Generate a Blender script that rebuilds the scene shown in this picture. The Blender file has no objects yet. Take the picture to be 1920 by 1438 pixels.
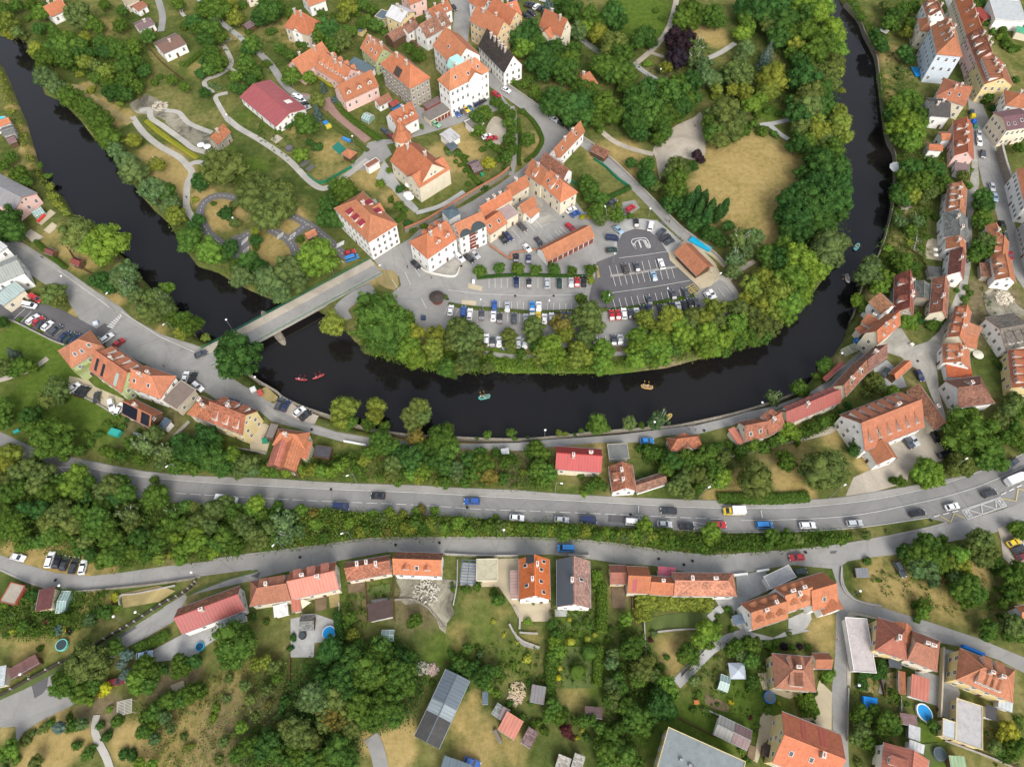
import bpy, bmesh, math, random
import numpy as np
from mathutils import Vector, Matrix
random.seed(7); RNG=np.random.default_rng(7)
D=bpy.data; C=D.collections.new('town'); bpy.context.scene.collection.children.link(C)
# ---------------------------------------------------------------- camera model (drone, 30 degrees off straight down)
F=1331.0; CX=960.0; CY=719.0; HC=200.0; TH=math.radians(29.8)
cs,sn=math.cos(TH),math.sin(TH)
def P(x,y,z=0.0):
    "map survey point (photo pixel on the plane z) to metres"
    dx=(x-CX)/F; dy=-(y-CY)/F
    wy=dy*cs+sn; wz=dy*sn-cs
    t=(z-HC)/wz
    return Vector((dx*t,wy*t,z))
def mpp(x,y,z=0.0):
    dy=-(y-CY)/F; return ((z-HC)/(dy*sn-cs))/F
sc=bpy.context.scene
cam=D.cameras.new('camera'); co=D.objects.new('camera',cam); sc.collection.objects.link(co)
co.location=(0,0,HC); co.rotation_euler=(TH,0,0); cam.sensor_width=36; cam.lens=F/1920*36; cam.clip_end=9000; cam.clip_start=1
sc.camera=co
# ---------------------------------------------------------------- object helpers
def tag(o,label=None,cat=None,group=None,kind=None):
    if label: o['label']=label
    if cat: o['category']=cat
    if group: o['group']=group
    if kind: o['kind']=kind
    return o
def link(o,parent=None):
    C.objects.link(o)
    if parent is not None: o.parent=parent
    return o
def empty(name,loc,rz=0):
    o=D.objects.new(name,None); o.location=loc; o.rotation_euler=(0,0,rz); o.empty_display_size=.5
    return link(o)
def mesh(name,verts,faces,mats,fm=None,uvs=None,smooth=False):
    me=D.meshes.new(name); me.from_pydata([tuple(v) for v in verts],[],faces)
    for m in (mats if isinstance(mats,(list,tuple)) else [mats]): me.materials.append(m)
    if fm is not None: me.polygons.foreach_set('material_index',fm)
    if uvs is not None:
        l=me.uv_layers.new(name='uv'); l.data.foreach_set('uv',np.array([c for f in uvs for uv in f for c in uv],dtype=np.float32))
    if smooth: me.polygons.foreach_set('use_smooth',[True]*len(me.polygons))
    me.update(); return me
def ob(name,me,parent=None,loc=(0,0,0),rot=(0,0,0),scale=(1,1,1),col=None):
    o=D.objects.new(name,me); o.location=loc; o.rotation_euler=rot; o.scale=scale
    if col is not None: o.color=(*col[:3],1)
    return link(o,parent)
class MB:
    "collects boxes, prisms and tubes into one mesh"
    def __init__(s): s.v=[];s.f=[];s.m=[]
    def poly(s,pts,m=0):
        n=len(s.v); s.v+= [tuple(p) for p in pts]; s.f.append(tuple(range(n,n+len(pts)))); s.m.append(m)
    def box(s,x0,x1,y0,y1,z0,z1,m=0):
        n=len(s.v); s.v+=[(x0,y0,z0),(x1,y0,z0),(x1,y1,z0),(x0,y1,z0),(x0,y0,z1),(x1,y0,z1),(x1,y1,z1),(x0,y1,z1)]
        s.f+=[tuple(n+i for i in q) for q in ((0,3,2,1),(4,5,6,7),(0,1,5,4),(1,2,6,5),(2,3,7,6),(3,0,4,7))]; s.m+=[m]*6
    def loft(s,rings,m=0,cap=True):
        n=len(s.v); k=len(rings[0])
        for r in rings: s.v+=[tuple(p) for p in r]
        for i in range(len(rings)-1):
            for j in range(k):
                a=n+i*k+j; b=n+i*k+(j+1)%k; s.f.append((a,b,b+k,a+k)); s.m.append(m)
        if cap:
            s.f.append(tuple(n+j for j in range(k))[::-1]); s.m.append(m)
            s.f.append(tuple(n+(len(rings)-1)*k+j for j in range(k))); s.m.append(m)
    def tube(s,p,q,r0,r1=None,k=6,m=0):
        r1=r0 if r1 is None else r1; p=Vector(p);q=Vector(q); d=(q-p).normalized()
        a=d.orthogonal().normalized(); b=d.cross(a)
        ring=lambda c,r:[c+a*(r*math.cos(t))+b*(r*math.sin(t)) for t in [2*math.pi*i/k for i in range(k)]]
        s.loft([ring(p,r0),ring(q,r1)],m)
    def cyl(s,x,y,z0,z1,r0,r1=None,k=16,m=0,sy=1):
        r1=r0 if r1 is None else r1
        ring=lambda z,r:[(x+r*math.cos(2*math.pi*i/k),y+sy*r*math.sin(2*math.pi*i/k),z) for i in range(k)]
        s.loft([ring(z0,r0),ring(z1,r1)],m)
    def me(s,name,mats,smooth=False): return mesh(name,s.v,s.f,mats,s.m,smooth=smooth)
# ---------------------------------------------------------------- materials
def newmat(name):
    m=D.materials.new(name); m.use_nodes=True; nt=m.node_tree
    b=nt.nodes['Principled BSDF']; b.inputs['Roughness'].default_value=.85
    b.inputs['Specular IOR Level'].default_value=.25
    return m,nt,b
def N(nt,t,**k):
    n=nt.nodes.new(t)
    for a,v in k.items():
        if a in n.inputs.keys() if hasattr(n.inputs,'keys') else False: n.inputs[a].default_value=v
        else: setattr(n,a,v)
    return n
def noise(nt,scale,detail=4,rough=.6,vec=None,dist=0):
    n=nt.nodes.new('ShaderNodeTexNoise'); n.inputs['Scale'].default_value=scale; n.inputs['Detail'].default_value=detail
    n.inputs['Roughness'].default_value=rough; n.inputs['Distortion'].default_value=dist
    if vec is not None: nt.links.new(vec,n.inputs['Vector'])
    return n.outputs['Fac']
def ramp(nt,fac,stops):
    r=nt.nodes.new('ShaderNodeValToRGB'); e=r.color_ramp.elements
    while len(e)<len(stops): e.new(.5)
    for i,(p,c) in enumerate(stops):
        e[i].position=p; e[i].color=(*c,1) if len(c)==3 else c
    nt.links.new(fac,r.inputs['Fac']); return r.outputs['Color']
def gray(v): return (v,v,v)
def mix(nt,fac,a,b,mode='MIX'):
    n=nt.nodes.new('ShaderNodeMix'); n.data_type='RGBA'; n.blend_type=mode
    for i,x in ((0,fac),(6,a),(7,b)):
        if isinstance(x,(int,float)): n.inputs[i].default_value=x
        elif isinstance(x,tuple): n.inputs[i].default_value=(*x[:3],1)
        else: nt.links.new(x,n.inputs[i])
    return n.outputs[2]
def wpos(nt): return nt.nodes.new('ShaderNodeNewGeometry').outputs['Position']
def math_(nt,op,a,b=0.0):
    n=nt.nodes.new('ShaderNodeMath'); n.operation=op
    for i,x in enumerate((a,b)):
        if isinstance(x,(int,float)): n.inputs[i].default_value=x
        else: nt.links.new(x,n.inputs[i])
    return n.outputs[0]
def objcol(nt): return nt.nodes.new('ShaderNodeObjectInfo').outputs['Color']
def bump(nt,b,h,strength=.3,dist=.1):
    n=nt.nodes.new('ShaderNodeBump'); n.inputs['Strength'].default_value=strength; n.inputs['Distance'].default_value=dist
    nt.links.new(h,n.inputs['Height']); nt.links.new(n.outputs[0],b.inputs['Normal'])
M={}
def simple(name,col,rough=.8,var=.18,scale=1.5,metal=0,spec=.25,alpha=None):
    m,nt,b=newmat(name); w=wpos(nt)
    c=mix(nt,1.0,ramp(nt,noise(nt,scale,5,.65,w),[(.25,gray(1-var*1.4)),(.75,gray(1+var))]),col,'MULTIPLY')
    nt.links.new(c,b.inputs['Base Color']); b.inputs['Roughness'].default_value=rough; b.inputs['Metallic'].default_value=metal
    b.inputs['Specular IOR Level'].default_value=spec
    M[name]=m; return m
def colored(name,var=.15,scale=1.2,rough=.85,fine=.08,spec=.2):
    "material that takes its hue from the object's own colour"
    m,nt,b=newmat(name); w=wpos(nt)
    c=mix(nt,1.0,objcol(nt),ramp(nt,noise(nt,scale,5,.7,w),[(.25,gray(1-var*1.5)),(.75,gray(1+var))]),'MULTIPLY')
    c=mix(nt,1.0,c,ramp(nt,noise(nt,9,2,.5,w),[(.3,gray(1-fine)),(.7,gray(1+fine))]),'MULTIPLY')
    nt.links.new(c,b.inputs['Base Color']); b.inputs['Roughness'].default_value=rough; b.inputs['Specular IOR Level'].default_value=spec
    M[name]=m; return m,nt,b,c
colored('plaster',.10,.6,.9,.05)
# roofs: hue from object colour, rows of tiles / seams from the uv laid along the slope in metres
def roofmat(name,kind):
    m,nt,b=newmat(name); uv=nt.nodes.new('ShaderNodeUVMap').outputs[0]; w=wpos(nt)
    c=objcol(nt)
    if kind in('tile','old'):
        br=nt.nodes.new('ShaderNodeTexBrick'); nt.links.new(uv,br.inputs['Vector'])
        br.inputs['Scale'].default_value=1; br.inputs['Brick Width'].default_value=.45; br.inputs['Row Height'].default_value=.38
        br.inputs['Mortar Size'].default_value=.035; br.inputs['Mortar Smooth'].default_value=.6
        lo,hi=(.86,1.10) if kind=='tile' else (.6,1.38)
        br.inputs['Color1'].default_value=(*gray(lo),1); br.inputs['Color2'].default_value=(*gray(hi),1); br.inputs['Mortar'].default_value=(*gray(.55),1)
        c=mix(nt,1.0,c,br.outputs['Color'],'MULTIPLY')
        v=.15 if kind=='tile' else .32
        c=mix(nt,1.0,c,ramp(nt,noise(nt,.35,6,.7,w,.6),[(.3,(1-v*1.3,1-v,1-v*.9)),(.72,gray(1+v))]),'MULTIPLY')
        c=mix(nt,ramp(nt,noise(nt,1.1,6,.75,w),[(.58,gray(0)),(.75,gray(.35 if kind=='tile' else .65))]),c,(.20,.155,.12))
        mp=nt.nodes.new('ShaderNodeMapping'); nt.links.new(uv,mp.inputs[0]); mp.inputs['Scale'].default_value=(1,.18,1)
        c=mix(nt,1.0,c,ramp(nt,noise(nt,1.3,5,.7,mp.outputs[0]),[(.30,gray(.84)),(.6,gray(1.03)),(.8,gray(1.08))]),'MULTIPLY')
        b.inputs['Roughness'].default_value=.8
        sx=nt.nodes.new('ShaderNodeSeparateXYZ'); nt.links.new(uv,sx.inputs[0])
        bump(nt,b,math_(nt,'FRACT',math_(nt,'MULTIPLY',sx.outputs[1],2.63)),.5,.06)
    else:
        sx=nt.nodes.new('ShaderNodeSeparateXYZ'); nt.links.new(uv,sx.inputs[0])
        fr=math_(nt,'FRACT',math_(nt,'MULTIPLY',sx.outputs[0],1.15))
        seam=ramp(nt,fr,[(0,gray(.72)),(.14,gray(.86)),(.3,gray(1.04)),(.9,gray(1.04)),(1,gray(.74))])
        c=mix(nt,1.0,c,seam,'MULTIPLY')
        mp=nt.nodes.new('ShaderNodeMapping'); nt.links.new(uv,mp.inputs[0]); mp.inputs['Scale'].default_value=(1,.2,1)
        st=noise(nt,.9,5,.7,mp.outputs[0])
        c=mix(nt,1.0,c,ramp(nt,st,[(.3,gray(.8)),(.7,gray(1.15))]),'MULTIPLY')
        if kind=='rust': c=mix(nt,ramp(nt,st,[(.5,gray(0)),(.66,gray(.7))]),c,(.13,.07,.06))
        b.inputs['Roughness'].default_value=.5; b.inputs['Specular IOR Level'].default_value=.4
        bump(nt,b,fr,.25,.05)
    nt.links.new(c,b.inputs['Base Color']); M[name]=m
for k in('tile','old','seam','rust'): roofmat('roof_'+k,k)
# flat roofing, stained
m,nt,b,c=colored('flatroof',.14,.5,.9,.06)
w=wpos(nt); c=mix(nt,ramp(nt,noise(nt,.5,7,.8,w,1.2),[(.52,gray(0)),(.7,gray(.5))]),c,(.10,.095,.085)); nt.links.new(c,b.inputs['Base Color'])
simple('ridge',(.36,.13,.07),.8,.2); simple('trim',(.62,.6,.56),.8,.08); simple('chimney',(.40,.35,.30),.9,.3,2)
simple('dark',(.05,.04,.035),.8,.2); simple('wood',(.12,.065,.035),.8,.3,3); simple('metal_grey',(.35,.36,.37),.45,.1,metal=.6)
simple('white_paint',(.78,.78,.76),.6,.05); simple('mark',(.56,.56,.54),.8,.3,4); simple('mark_yellow',(.6,.47,.10),.8,.2,4)
simple('green_paint',(.02,.17,.09),.5,.1); simple('concrete',(.33,.31,.28),.9,.16,.8); simple('tyre',(.018,.018,.018),.7,.1)
simple('stone',(.24,.215,.17),.95,.45,2.2); simple('brick_cap',(.40,.15,.08),.9,.25,3); simple('skin',(.45,.25,.17),.6,.05); simple('trouser',(.04,.05,.09),.9,.1)
simple('red_door',(.17,.05,.035),.7,.2,3)
m,nt,b=newmat('glass'); b.inputs['Base Color'].default_value=(.03,.038,.048,1); b.inputs['Roughness'].default_value=.12; b.inputs['Specular IOR Level'].default_value=.6; M['glass']=m
m,nt,b=newmat('green_glass'); b.inputs['Base Color'].default_value=(.20,.30,.28,1); b.inputs['Roughness'].default_value=.15; b.inputs['Specular IOR Level'].default_value=.6; M['ghglass']=m
m,nt,b=newmat('car_paint'); nt.links.new(objcol(nt),b.inputs['Base Color']); b.inputs['Roughness'].default_value=.35; b.inputs['Coat Weight'].default_value=.6; b.inputs['Coat Roughness'].default_value=.08; b.inputs['Specular IOR Level'].default_value=.5; M['paint']=m
m,nt,b=newmat('plain_colour'); nt.links.new(objcol(nt),b.inputs['Base Color']); b.inputs['Roughness'].default_value=.6; M['plain']=m
m,nt,b=newmat('lamp_lens'); b.inputs['Base Color'].default_value=(.8,.8,.78,1); b.inputs['Roughness'].default_value=.2; M['lens']=m
m,nt,b=newmat('rear_lens'); b.inputs['Base Color'].default_value=(.35,.01,.01,1); b.inputs['Roughness'].default_value=.2; M['rear']=m
m,nt,b=newmat('solar_cell'); b.inputs['Base Color'].default_value=(.012,.014,.022,1); b.inputs['Roughness'].default_value=.18; M['solar']=m
# asphalt family
def asphalt(name,col,var=.1,seam=True):
    m,nt,b=newmat(name); w=wpos(nt)
    c=mix(nt,1.0,ramp(nt,noise(nt,.09,8,.75,w,1.0),[(.3,gray(1-var*2)),(.7,gray(1+var*1.7))]),col,'MULTIPLY')
    c=mix(nt,1.0,c,ramp(nt,noise(nt,5,3,.7,w),[(.3,gray(.93)),(.7,gray(1.07))]),'MULTIPLY')
    if seam: # repair patches and cracks
        v=nt.nodes.new('ShaderNodeTexVoronoi'); v.feature='DISTANCE_TO_EDGE'; v.inputs['Scale'].default_value=.07; nt.links.new(w,v.inputs['Vector'])
        c=mix(nt,ramp(nt,v.outputs['Distance'],[(0,gray(.35)),(.012,gray(0))]),c,tuple(x*.55 for x in col))
        c=mix(nt,ramp(nt,noise(nt,.35,3,.4,w),[(.70,gray(0)),(.71,gray(.30))]),c,tuple(x*.6 for x in col))
    nt.links.new(c,b.inputs['Base Color']); b.inputs['Roughness'].default_value=.9; M[name]=m
asphalt('asphalt',(.25,.245,.232)); asphalt('asphalt_dark',(.105,.102,.106)); asphalt('asphalt_main',(.205,.202,.196),.09)
asphalt('pavement',(.275,.265,.245),.1,False); asphalt('gravel',(.36,.32,.26),.16,False); asphalt('whitepath',(.36,.345,.31),.12,False)
asphalt('cobble',(.31,.295,.26),.2,False); asphalt('track',(.13,.125,.13),.08,False); asphalt('pinkpave',(.27,.17,.14),.1,False)
asphalt('beigepave',(.42,.36,.25),.12,False); asphalt('soil',(.16,.115,.07),.3,False); asphalt('rubble',(.20,.185,.14),.6,False)
asphalt('lawn',(.085,.115,.032),.22,False); asphalt('drygrass',(.27,.215,.095),.22,False); asphalt('greypave',(.33,.33,.32),.16,False)
asphalt('poolblue',(.015,.23,.52),.03,False); asphalt('teal',(.02,.16,.12),.05,False)
# ground
m,nt,b=newmat('ground'); w=wpos(nt)
at=nt.nodes.new('ShaderNodeAttribute'); at.attribute_name='zone'
sp=nt.nodes.new('ShaderNodeSeparateColor'); nt.links.new(at.outputs['Color'],sp.inputs[0])
n1=noise(nt,.045,8,.68,w,.8); n2=noise(nt,.5,6,.7,w); n3=noise(nt,3.5,4,.7,w)
g=ramp(nt,n1,[(.30,(.050,.075,.020)),(.46,(.095,.110,.034)),(.58,(.16,.15,.055)),(.70,(.25,.20,.10))])
g=mix(nt,1.0,g,ramp(nt,n2,[(.28,gray(.62)),(.72,gray(1.35))]),'MULTIPLY')
lush=ramp(nt,n2,[(.3,(.052,.095,.016)),(.7,(.125,.165,.034))])
dry=ramp(nt,mix(nt,.55,n1,n2),[(.34,(.17,.155,.055)),(.48,(.33,.235,.10)),(.66,(.44,.315,.155))])
soil=ramp(nt,n2,[(.3,(.10,.075,.045)),(.7,(.26,.20,.13))])
def soft(ch,lo=.25,hi=.7): # ragged edge: the zone weight is broken up by noise
    f=math_(nt,'ADD',ch,math_(nt,'MULTIPLY',math_(nt,'SUBTRACT',noise(nt,.22,7,.75,w),.5),.8))
    return ramp(nt,f,[(lo,gray(0)),(hi,gray(1))])
g=mix(nt,soft(sp.outputs[1]),g,lush); g=mix(nt,soft(sp.outputs[0]),g,dry); g=mix(nt,soft(sp.outputs[2]),g,soil)
g=mix(nt,1.0,g,ramp(nt,n3,[(.3,(.68,.76,.66)),(.7,(1.08,1.10,1.02))]),'MULTIPLY')
nt.links.new(g,b.inputs['Base Color']); b.inputs['Roughness'].default_value=1; b.inputs['Specular IOR Level'].default_value=0
bump(nt,b,n3,.4,.15); M['ground']=m
# water
m,nt,b=newmat('water'); w=wpos(nt)
nt.links.new(ramp(nt,noise(nt,.02,3,.5,w),[(.3,(.0065,.0066,.0080)),(.7,(.011,.0095,.0085))]),b.inputs['Base Color'])
b.inputs['Roughness'].default_value=.06; b.inputs['IOR'].default_value=1.33; b.inputs['Specular IOR Level'].default_value=.75
bump(nt,b,mix(nt,.5,noise(nt,.6,3,.5,w),noise(nt,.08,2,.5,w)),.11,.3); M['water']=m
# foliage: hue from object colour, per-clump variation baked as an attribute
m=D.materials.new('foliage'); m.use_nodes=True; nt=m.node_tree; nt.nodes.clear()
at=nt.nodes.new('ShaderNodeAttribute'); at.attribute_name='tone'
sp=nt.nodes.new('ShaderNodeSeparateColor'); nt.links.new(at.outputs['Color'],sp.inputs[0])
oi=nt.nodes.new('ShaderNodeObjectInfo'); ti=nt.nodes.new('ShaderNodeAttribute'); ti.attribute_type='INSTANCER'; ti.attribute_name='tint'
c=mix(nt,1.0,mix(nt,1.0,oi.outputs['Color'],ti.outputs['Color'],'ADD'),ramp(nt,sp.outputs[0],[(0,(.55,.62,.6)),(.5,(1,1,1)),(1,(1.55,1.42,1.25))]),'MULTIPLY')
c=mix(nt,1.0,c,ramp(nt,sp.outputs[1],[(0,gray(.75)),(1,gray(1.28))]),'MULTIPLY')
c=mix(nt,ramp(nt,noise(nt,.16,3,.6,wpos(nt)),[(.35,gray(0)),(.75,gray(.45))]),c,mix(nt,1.0,c,(1.22,1.12,.9),'MULTIPLY'))
df=nt.nodes.new('ShaderNodeBsdfDiffuse'); tr=nt.nodes.new('ShaderNodeBsdfTranslucent'); ms=nt.nodes.new('ShaderNodeMixShader'); ms.inputs[0].default_value=.36
nt.links.new(c,df.inputs[0]); nt.links.new(mix(nt,1.0,c,(1.2,1.2,.5),'MULTIPLY'),tr.inputs[0]); nt.links.new(df.outputs[0],ms.inputs[1]); nt.links.new(tr.outputs[0],ms.inputs[2])
out=nt.nodes.new('ShaderNodeOutputMaterial'); nt.links.new(ms.outputs[0],out.inputs[0]); M['leaf']=m
simple('bark',(.11,.085,.06),.95,.3,3); simple('birch_bark',(.45,.44,.40),.9,.25,3)
# ---------------------------------------------------------------- ordinals and label bookkeeping
ONES='first second third fourth fifth sixth seventh eighth ninth tenth eleventh twelfth thirteenth fourteenth fifteenth sixteenth seventeenth eighteenth nineteenth'.split()
TENS={20:('twentieth','twenty'),30:('thirtieth','thirty'),40:('fortieth','forty'),50:('fiftieth','fifty')}
def ordw(i):
    if i<20: return ONES[i-1]
    t=i//10*10; return TENS[t][0] if i%10==0 else TENS[t][1]+'-'+ONES[i%10-1]
def label_rows(rows,phrase):
    "rows: list of (x, word); returns labels 'third dark green tree from the left <phrase>', unique per word"
    by={}
    for i,(x,wd) in enumerate(rows): by.setdefault(wd,[]).append((x,i))
    out=[None]*len(rows)
    for wd,l in by.items():
        l.sort()
        for k,(x,i) in enumerate(l):
            out[i]=f'{wd} {phrase}' if len(l)==1 else f'{ordw(k+1)} {wd} from the left {phrase}'
    return out
# ---------------------------------------------------------------- curves
def smooth(pts,step=None,closed=False,n=6):
    pts=[Vector(p[:2]) for p in pts]; out=[]
    m_=len(pts)
    for i in range(m_ if closed else m_-1):
        g=lambda k: pts[k%m_] if closed else pts[min(max(k,0),m_-1)]
        p0,p1,p2,p3=g(i-1),g(i),g(i+1),g(i+2)
        for j in range(n):
            t=j/n
            out.append(.5*((2*p1)+(p2-p0)*t+(2*p0-5*p1+4*p2-p3)*t*t+(3*p1-p0-3*p2+p3)*t**3))
    if not closed: out.append(pts[-1])
    return out
LAY=[0.02]
def sheet(name,px,mat,thick=0,z=None,kind='structure',cut=True,sm=False,label=None,cat=None):
    pts=[P(*p) for p in px]
    if sm: pts=[Vector((q.x,q.y,0)) for q in smooth(pts,closed=True,n=4)]
    if z is None: LAY[0]+=.0016; z=LAY[0]
    z+=thick
    n=len(pts); a=sum(pts[i].x*pts[(i+1)%n].y-pts[(i+1)%n].x*pts[i].y for i in range(n))
    if a<0: pts=pts[::-1]
    v=[(p.x,p.y,z) for p in pts]; f=[tuple(range(n))]
    if thick:
        v+=[(p.x,p.y,-.2) for p in pts]; f+=[(i+n,(i+1)%n+n,(i+1)%n,i) for i in range(n)]
    o=ob(name,mesh(name,v,f,M[mat]))
    return tag(o,label,cat,kind=kind)
def ribbon_pts(pts,w):
    L=[];R=[]
    for i,p in enumerate(pts):
        a=pts[max(i-1,0)]; b=pts[min(i+1,len(pts)-1)]; d=(b-a).normalized(); nrm=Vector((-d.y,d.x))
        ww=w[i] if isinstance(w,list) else w
        L.append(p+nrm*ww/2); R.append(p-nrm*ww/2)
    return L,R
def ribbon(name,px,w,mat,thick=0,z=None,kind='structure'):
    pts=smooth([P(*p) for p in px]); L,R=ribbon_pts(pts,w)
    if z is None: LAY[0]+=.0016; z=LAY[0]
    z+=thick; v=[];f=[]
    for l,r in zip(L,R): v+=[(l.x,l.y,z),(r.x,r.y,z)]
    for i in range(len(L)-1): f.append((2*i,2*i+1,2*i+3,2*i+2))
    if thick:
        n=len(v); v+=[(a,b_,-.2) for a,b_,_ in v]
        for i in range(len(L)-1): f+=[(2*i,2*i+2,2*i+2+n,2*i+n),(2*i+1,2*i+1+n,2*i+3+n,2*i+3)]
    return tag(ob(name,mesh(name,v,f,M[mat])),kind=kind)
def line_mb(mb,pts,w,z):
    L,R=ribbon_pts(pts,w)
    for i in range(len(L)-1): mb.poly([(L[i].x,L[i].y,z),(R[i].x,R[i].y,z),(R[i+1].x,R[i+1].y,z),(L[i+1].x,L[i+1].y,z)])
def wallrun(name,px,h,w,mat,label,cat,cap=None,capw=.2,z0=-.3,zp=0,sm=True,posts=None):
    "a wall or hedge following a line on the ground, with an optional coping as a part"
    pts=[Vector(P(*p,zp)[:2]) for p in px]
    if sm: pts=smooth(pts)
    o0=pts[len(pts)//2]; root=empty(name,(o0.x,o0.y,0)); tag(root,label,cat)
    def run(w_,a,b_,m_,nm):
        L,R=ribbon_pts(pts,w_); mb=MB()
        mb.loft([[(l.x-o0.x,l.y-o0.y,a),(r.x-o0.x,r.y-o0.y,a),(r.x-o0.x,r.y-o0.y,b_),(l.x-o0.x,l.y-o0.y,b_)] for l,r in zip(L,R)])
        return ob(nm,mb.me(nm,[m_]),root)
    run(w,z0,h,M[mat],'wall_body')
    if cap: run(w+capw,h+.002,h+.14,M[cap],'coping')
    if posts:
        pm=MB(); pm.box(-.2,.2,-.2,.2,0,h+.3); pm=pm.me('post',[M[posts[1]]])
        for k in range(posts[0]):
            q=pts[int(k*(len(pts)-1)/(posts[0]-1))]; ob('post',pm,root,(q.x-o0.x,q.y-o0.y,0))
    return root
# ================================================================ RIVER AND GROUND
SB=[(-60,60),(-25,95),(0,118),(15,150),(30,190),(45,225),(55,260),(65,295),(80,328),(96,347),(113,362),(127,387),(140,405),(165,430),(200,452),(232,480),(258,512),(285,540),(312,572),(342,605),(368,628),(398,640),
 (425,668),(455,692),(484,714),(516,733),(532,746),(568,763),(614,779),(660,795),(705,806),(760,815),(815,818),(864,821),(906,823),(969,824),(1021,821),(1073,816),(1102,812),(1150,808),(1213,803),(1265,799),(1317,789),(1370,777),(1417,764),(1465,748),(1500,733),(1520,714),(1541,685),(1568,660),(1589,627),(1597,598),(1603,585),(1610,560),(1620,530),(1640,495),(1655,460),(1665,428),(1674,390),(1680,340),(1679,286),(1666,257),(1658,209),(1653,167),(1649,136),(1643,100),(1624,63),(1610,31),(1585,4),(1560,-40)]
NB=[(-60,30),(0,68),(40,72),(62,95),(70,140),(85,178),(115,190),(150,225),(178,262),(212,288),(228,315),(250,345),(268,370),(290,395),(318,420),(345,465),(372,500),(410,512),(440,530),(470,545),(505,560),(535,568),(575,575),(600,585),(640,608),(665,640),(700,662),(745,672),(800,690),(840,698),(900,692),(960,700),(1040,700),(1100,700),(1150,702),(1250,690),(1340,665),(1400,648),(1440,630),(1480,600),(1515,562),(1550,515),(1572,470),(1570,420),(1580,360),(1577,300),(1572,230),(1560,180),(1563,100),(1550,50),(1530,0),(1500,-50)]
WL=-2.5
riv=np.array([P(x,y,0)[:2] for x,y in SB]+[P(x,y,WL)[:2] for x,y in NB[::-1]])
def inpoly(X,Y,poly):
    ins=np.zeros(X.shape,bool); n=len(poly); j=n-1
    for i in range(n):
        xi,yi=poly[i]; xj,yj=poly[j]
        if yi!=yj:
            c=((yi>Y)!=(yj>Y))&(X<(xj-xi)*(Y-yi)/(yj-yi)+xi); ins^=c
        j=i
    return ins
def polydist(X,Y,poly):
    d=np.full(X.shape,1e9); n=len(poly)
    for i in range(n):
        a=poly[i]; b=poly[(i+1)%n]; ab=b-a; l=max(ab@ab,1e-9)
        t=np.clip(((X-a[0])*ab[0]+(Y-a[1])*ab[1])/l,0,1)
        d=np.minimum(d,np.hypot(X-a[0]-t*ab[0],Y-a[1]-t*ab[1]))
    return d
GX=np.arange(-320,321,1.4); GY=np.arange(-40,385,1.4)
X,Y=np.meshgrid(GX,GY); nx,ny=len(GX),len(GY)
dist=polydist(X,Y,riv); ins=inpoly(X,Y,riv); sd=np.where(ins,-dist,dist)
Z=np.where(sd>1.6,0,np.where(sd>0,WL*(1-sd/1.6),np.maximum(WL+sd*1.3,-6)))
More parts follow.
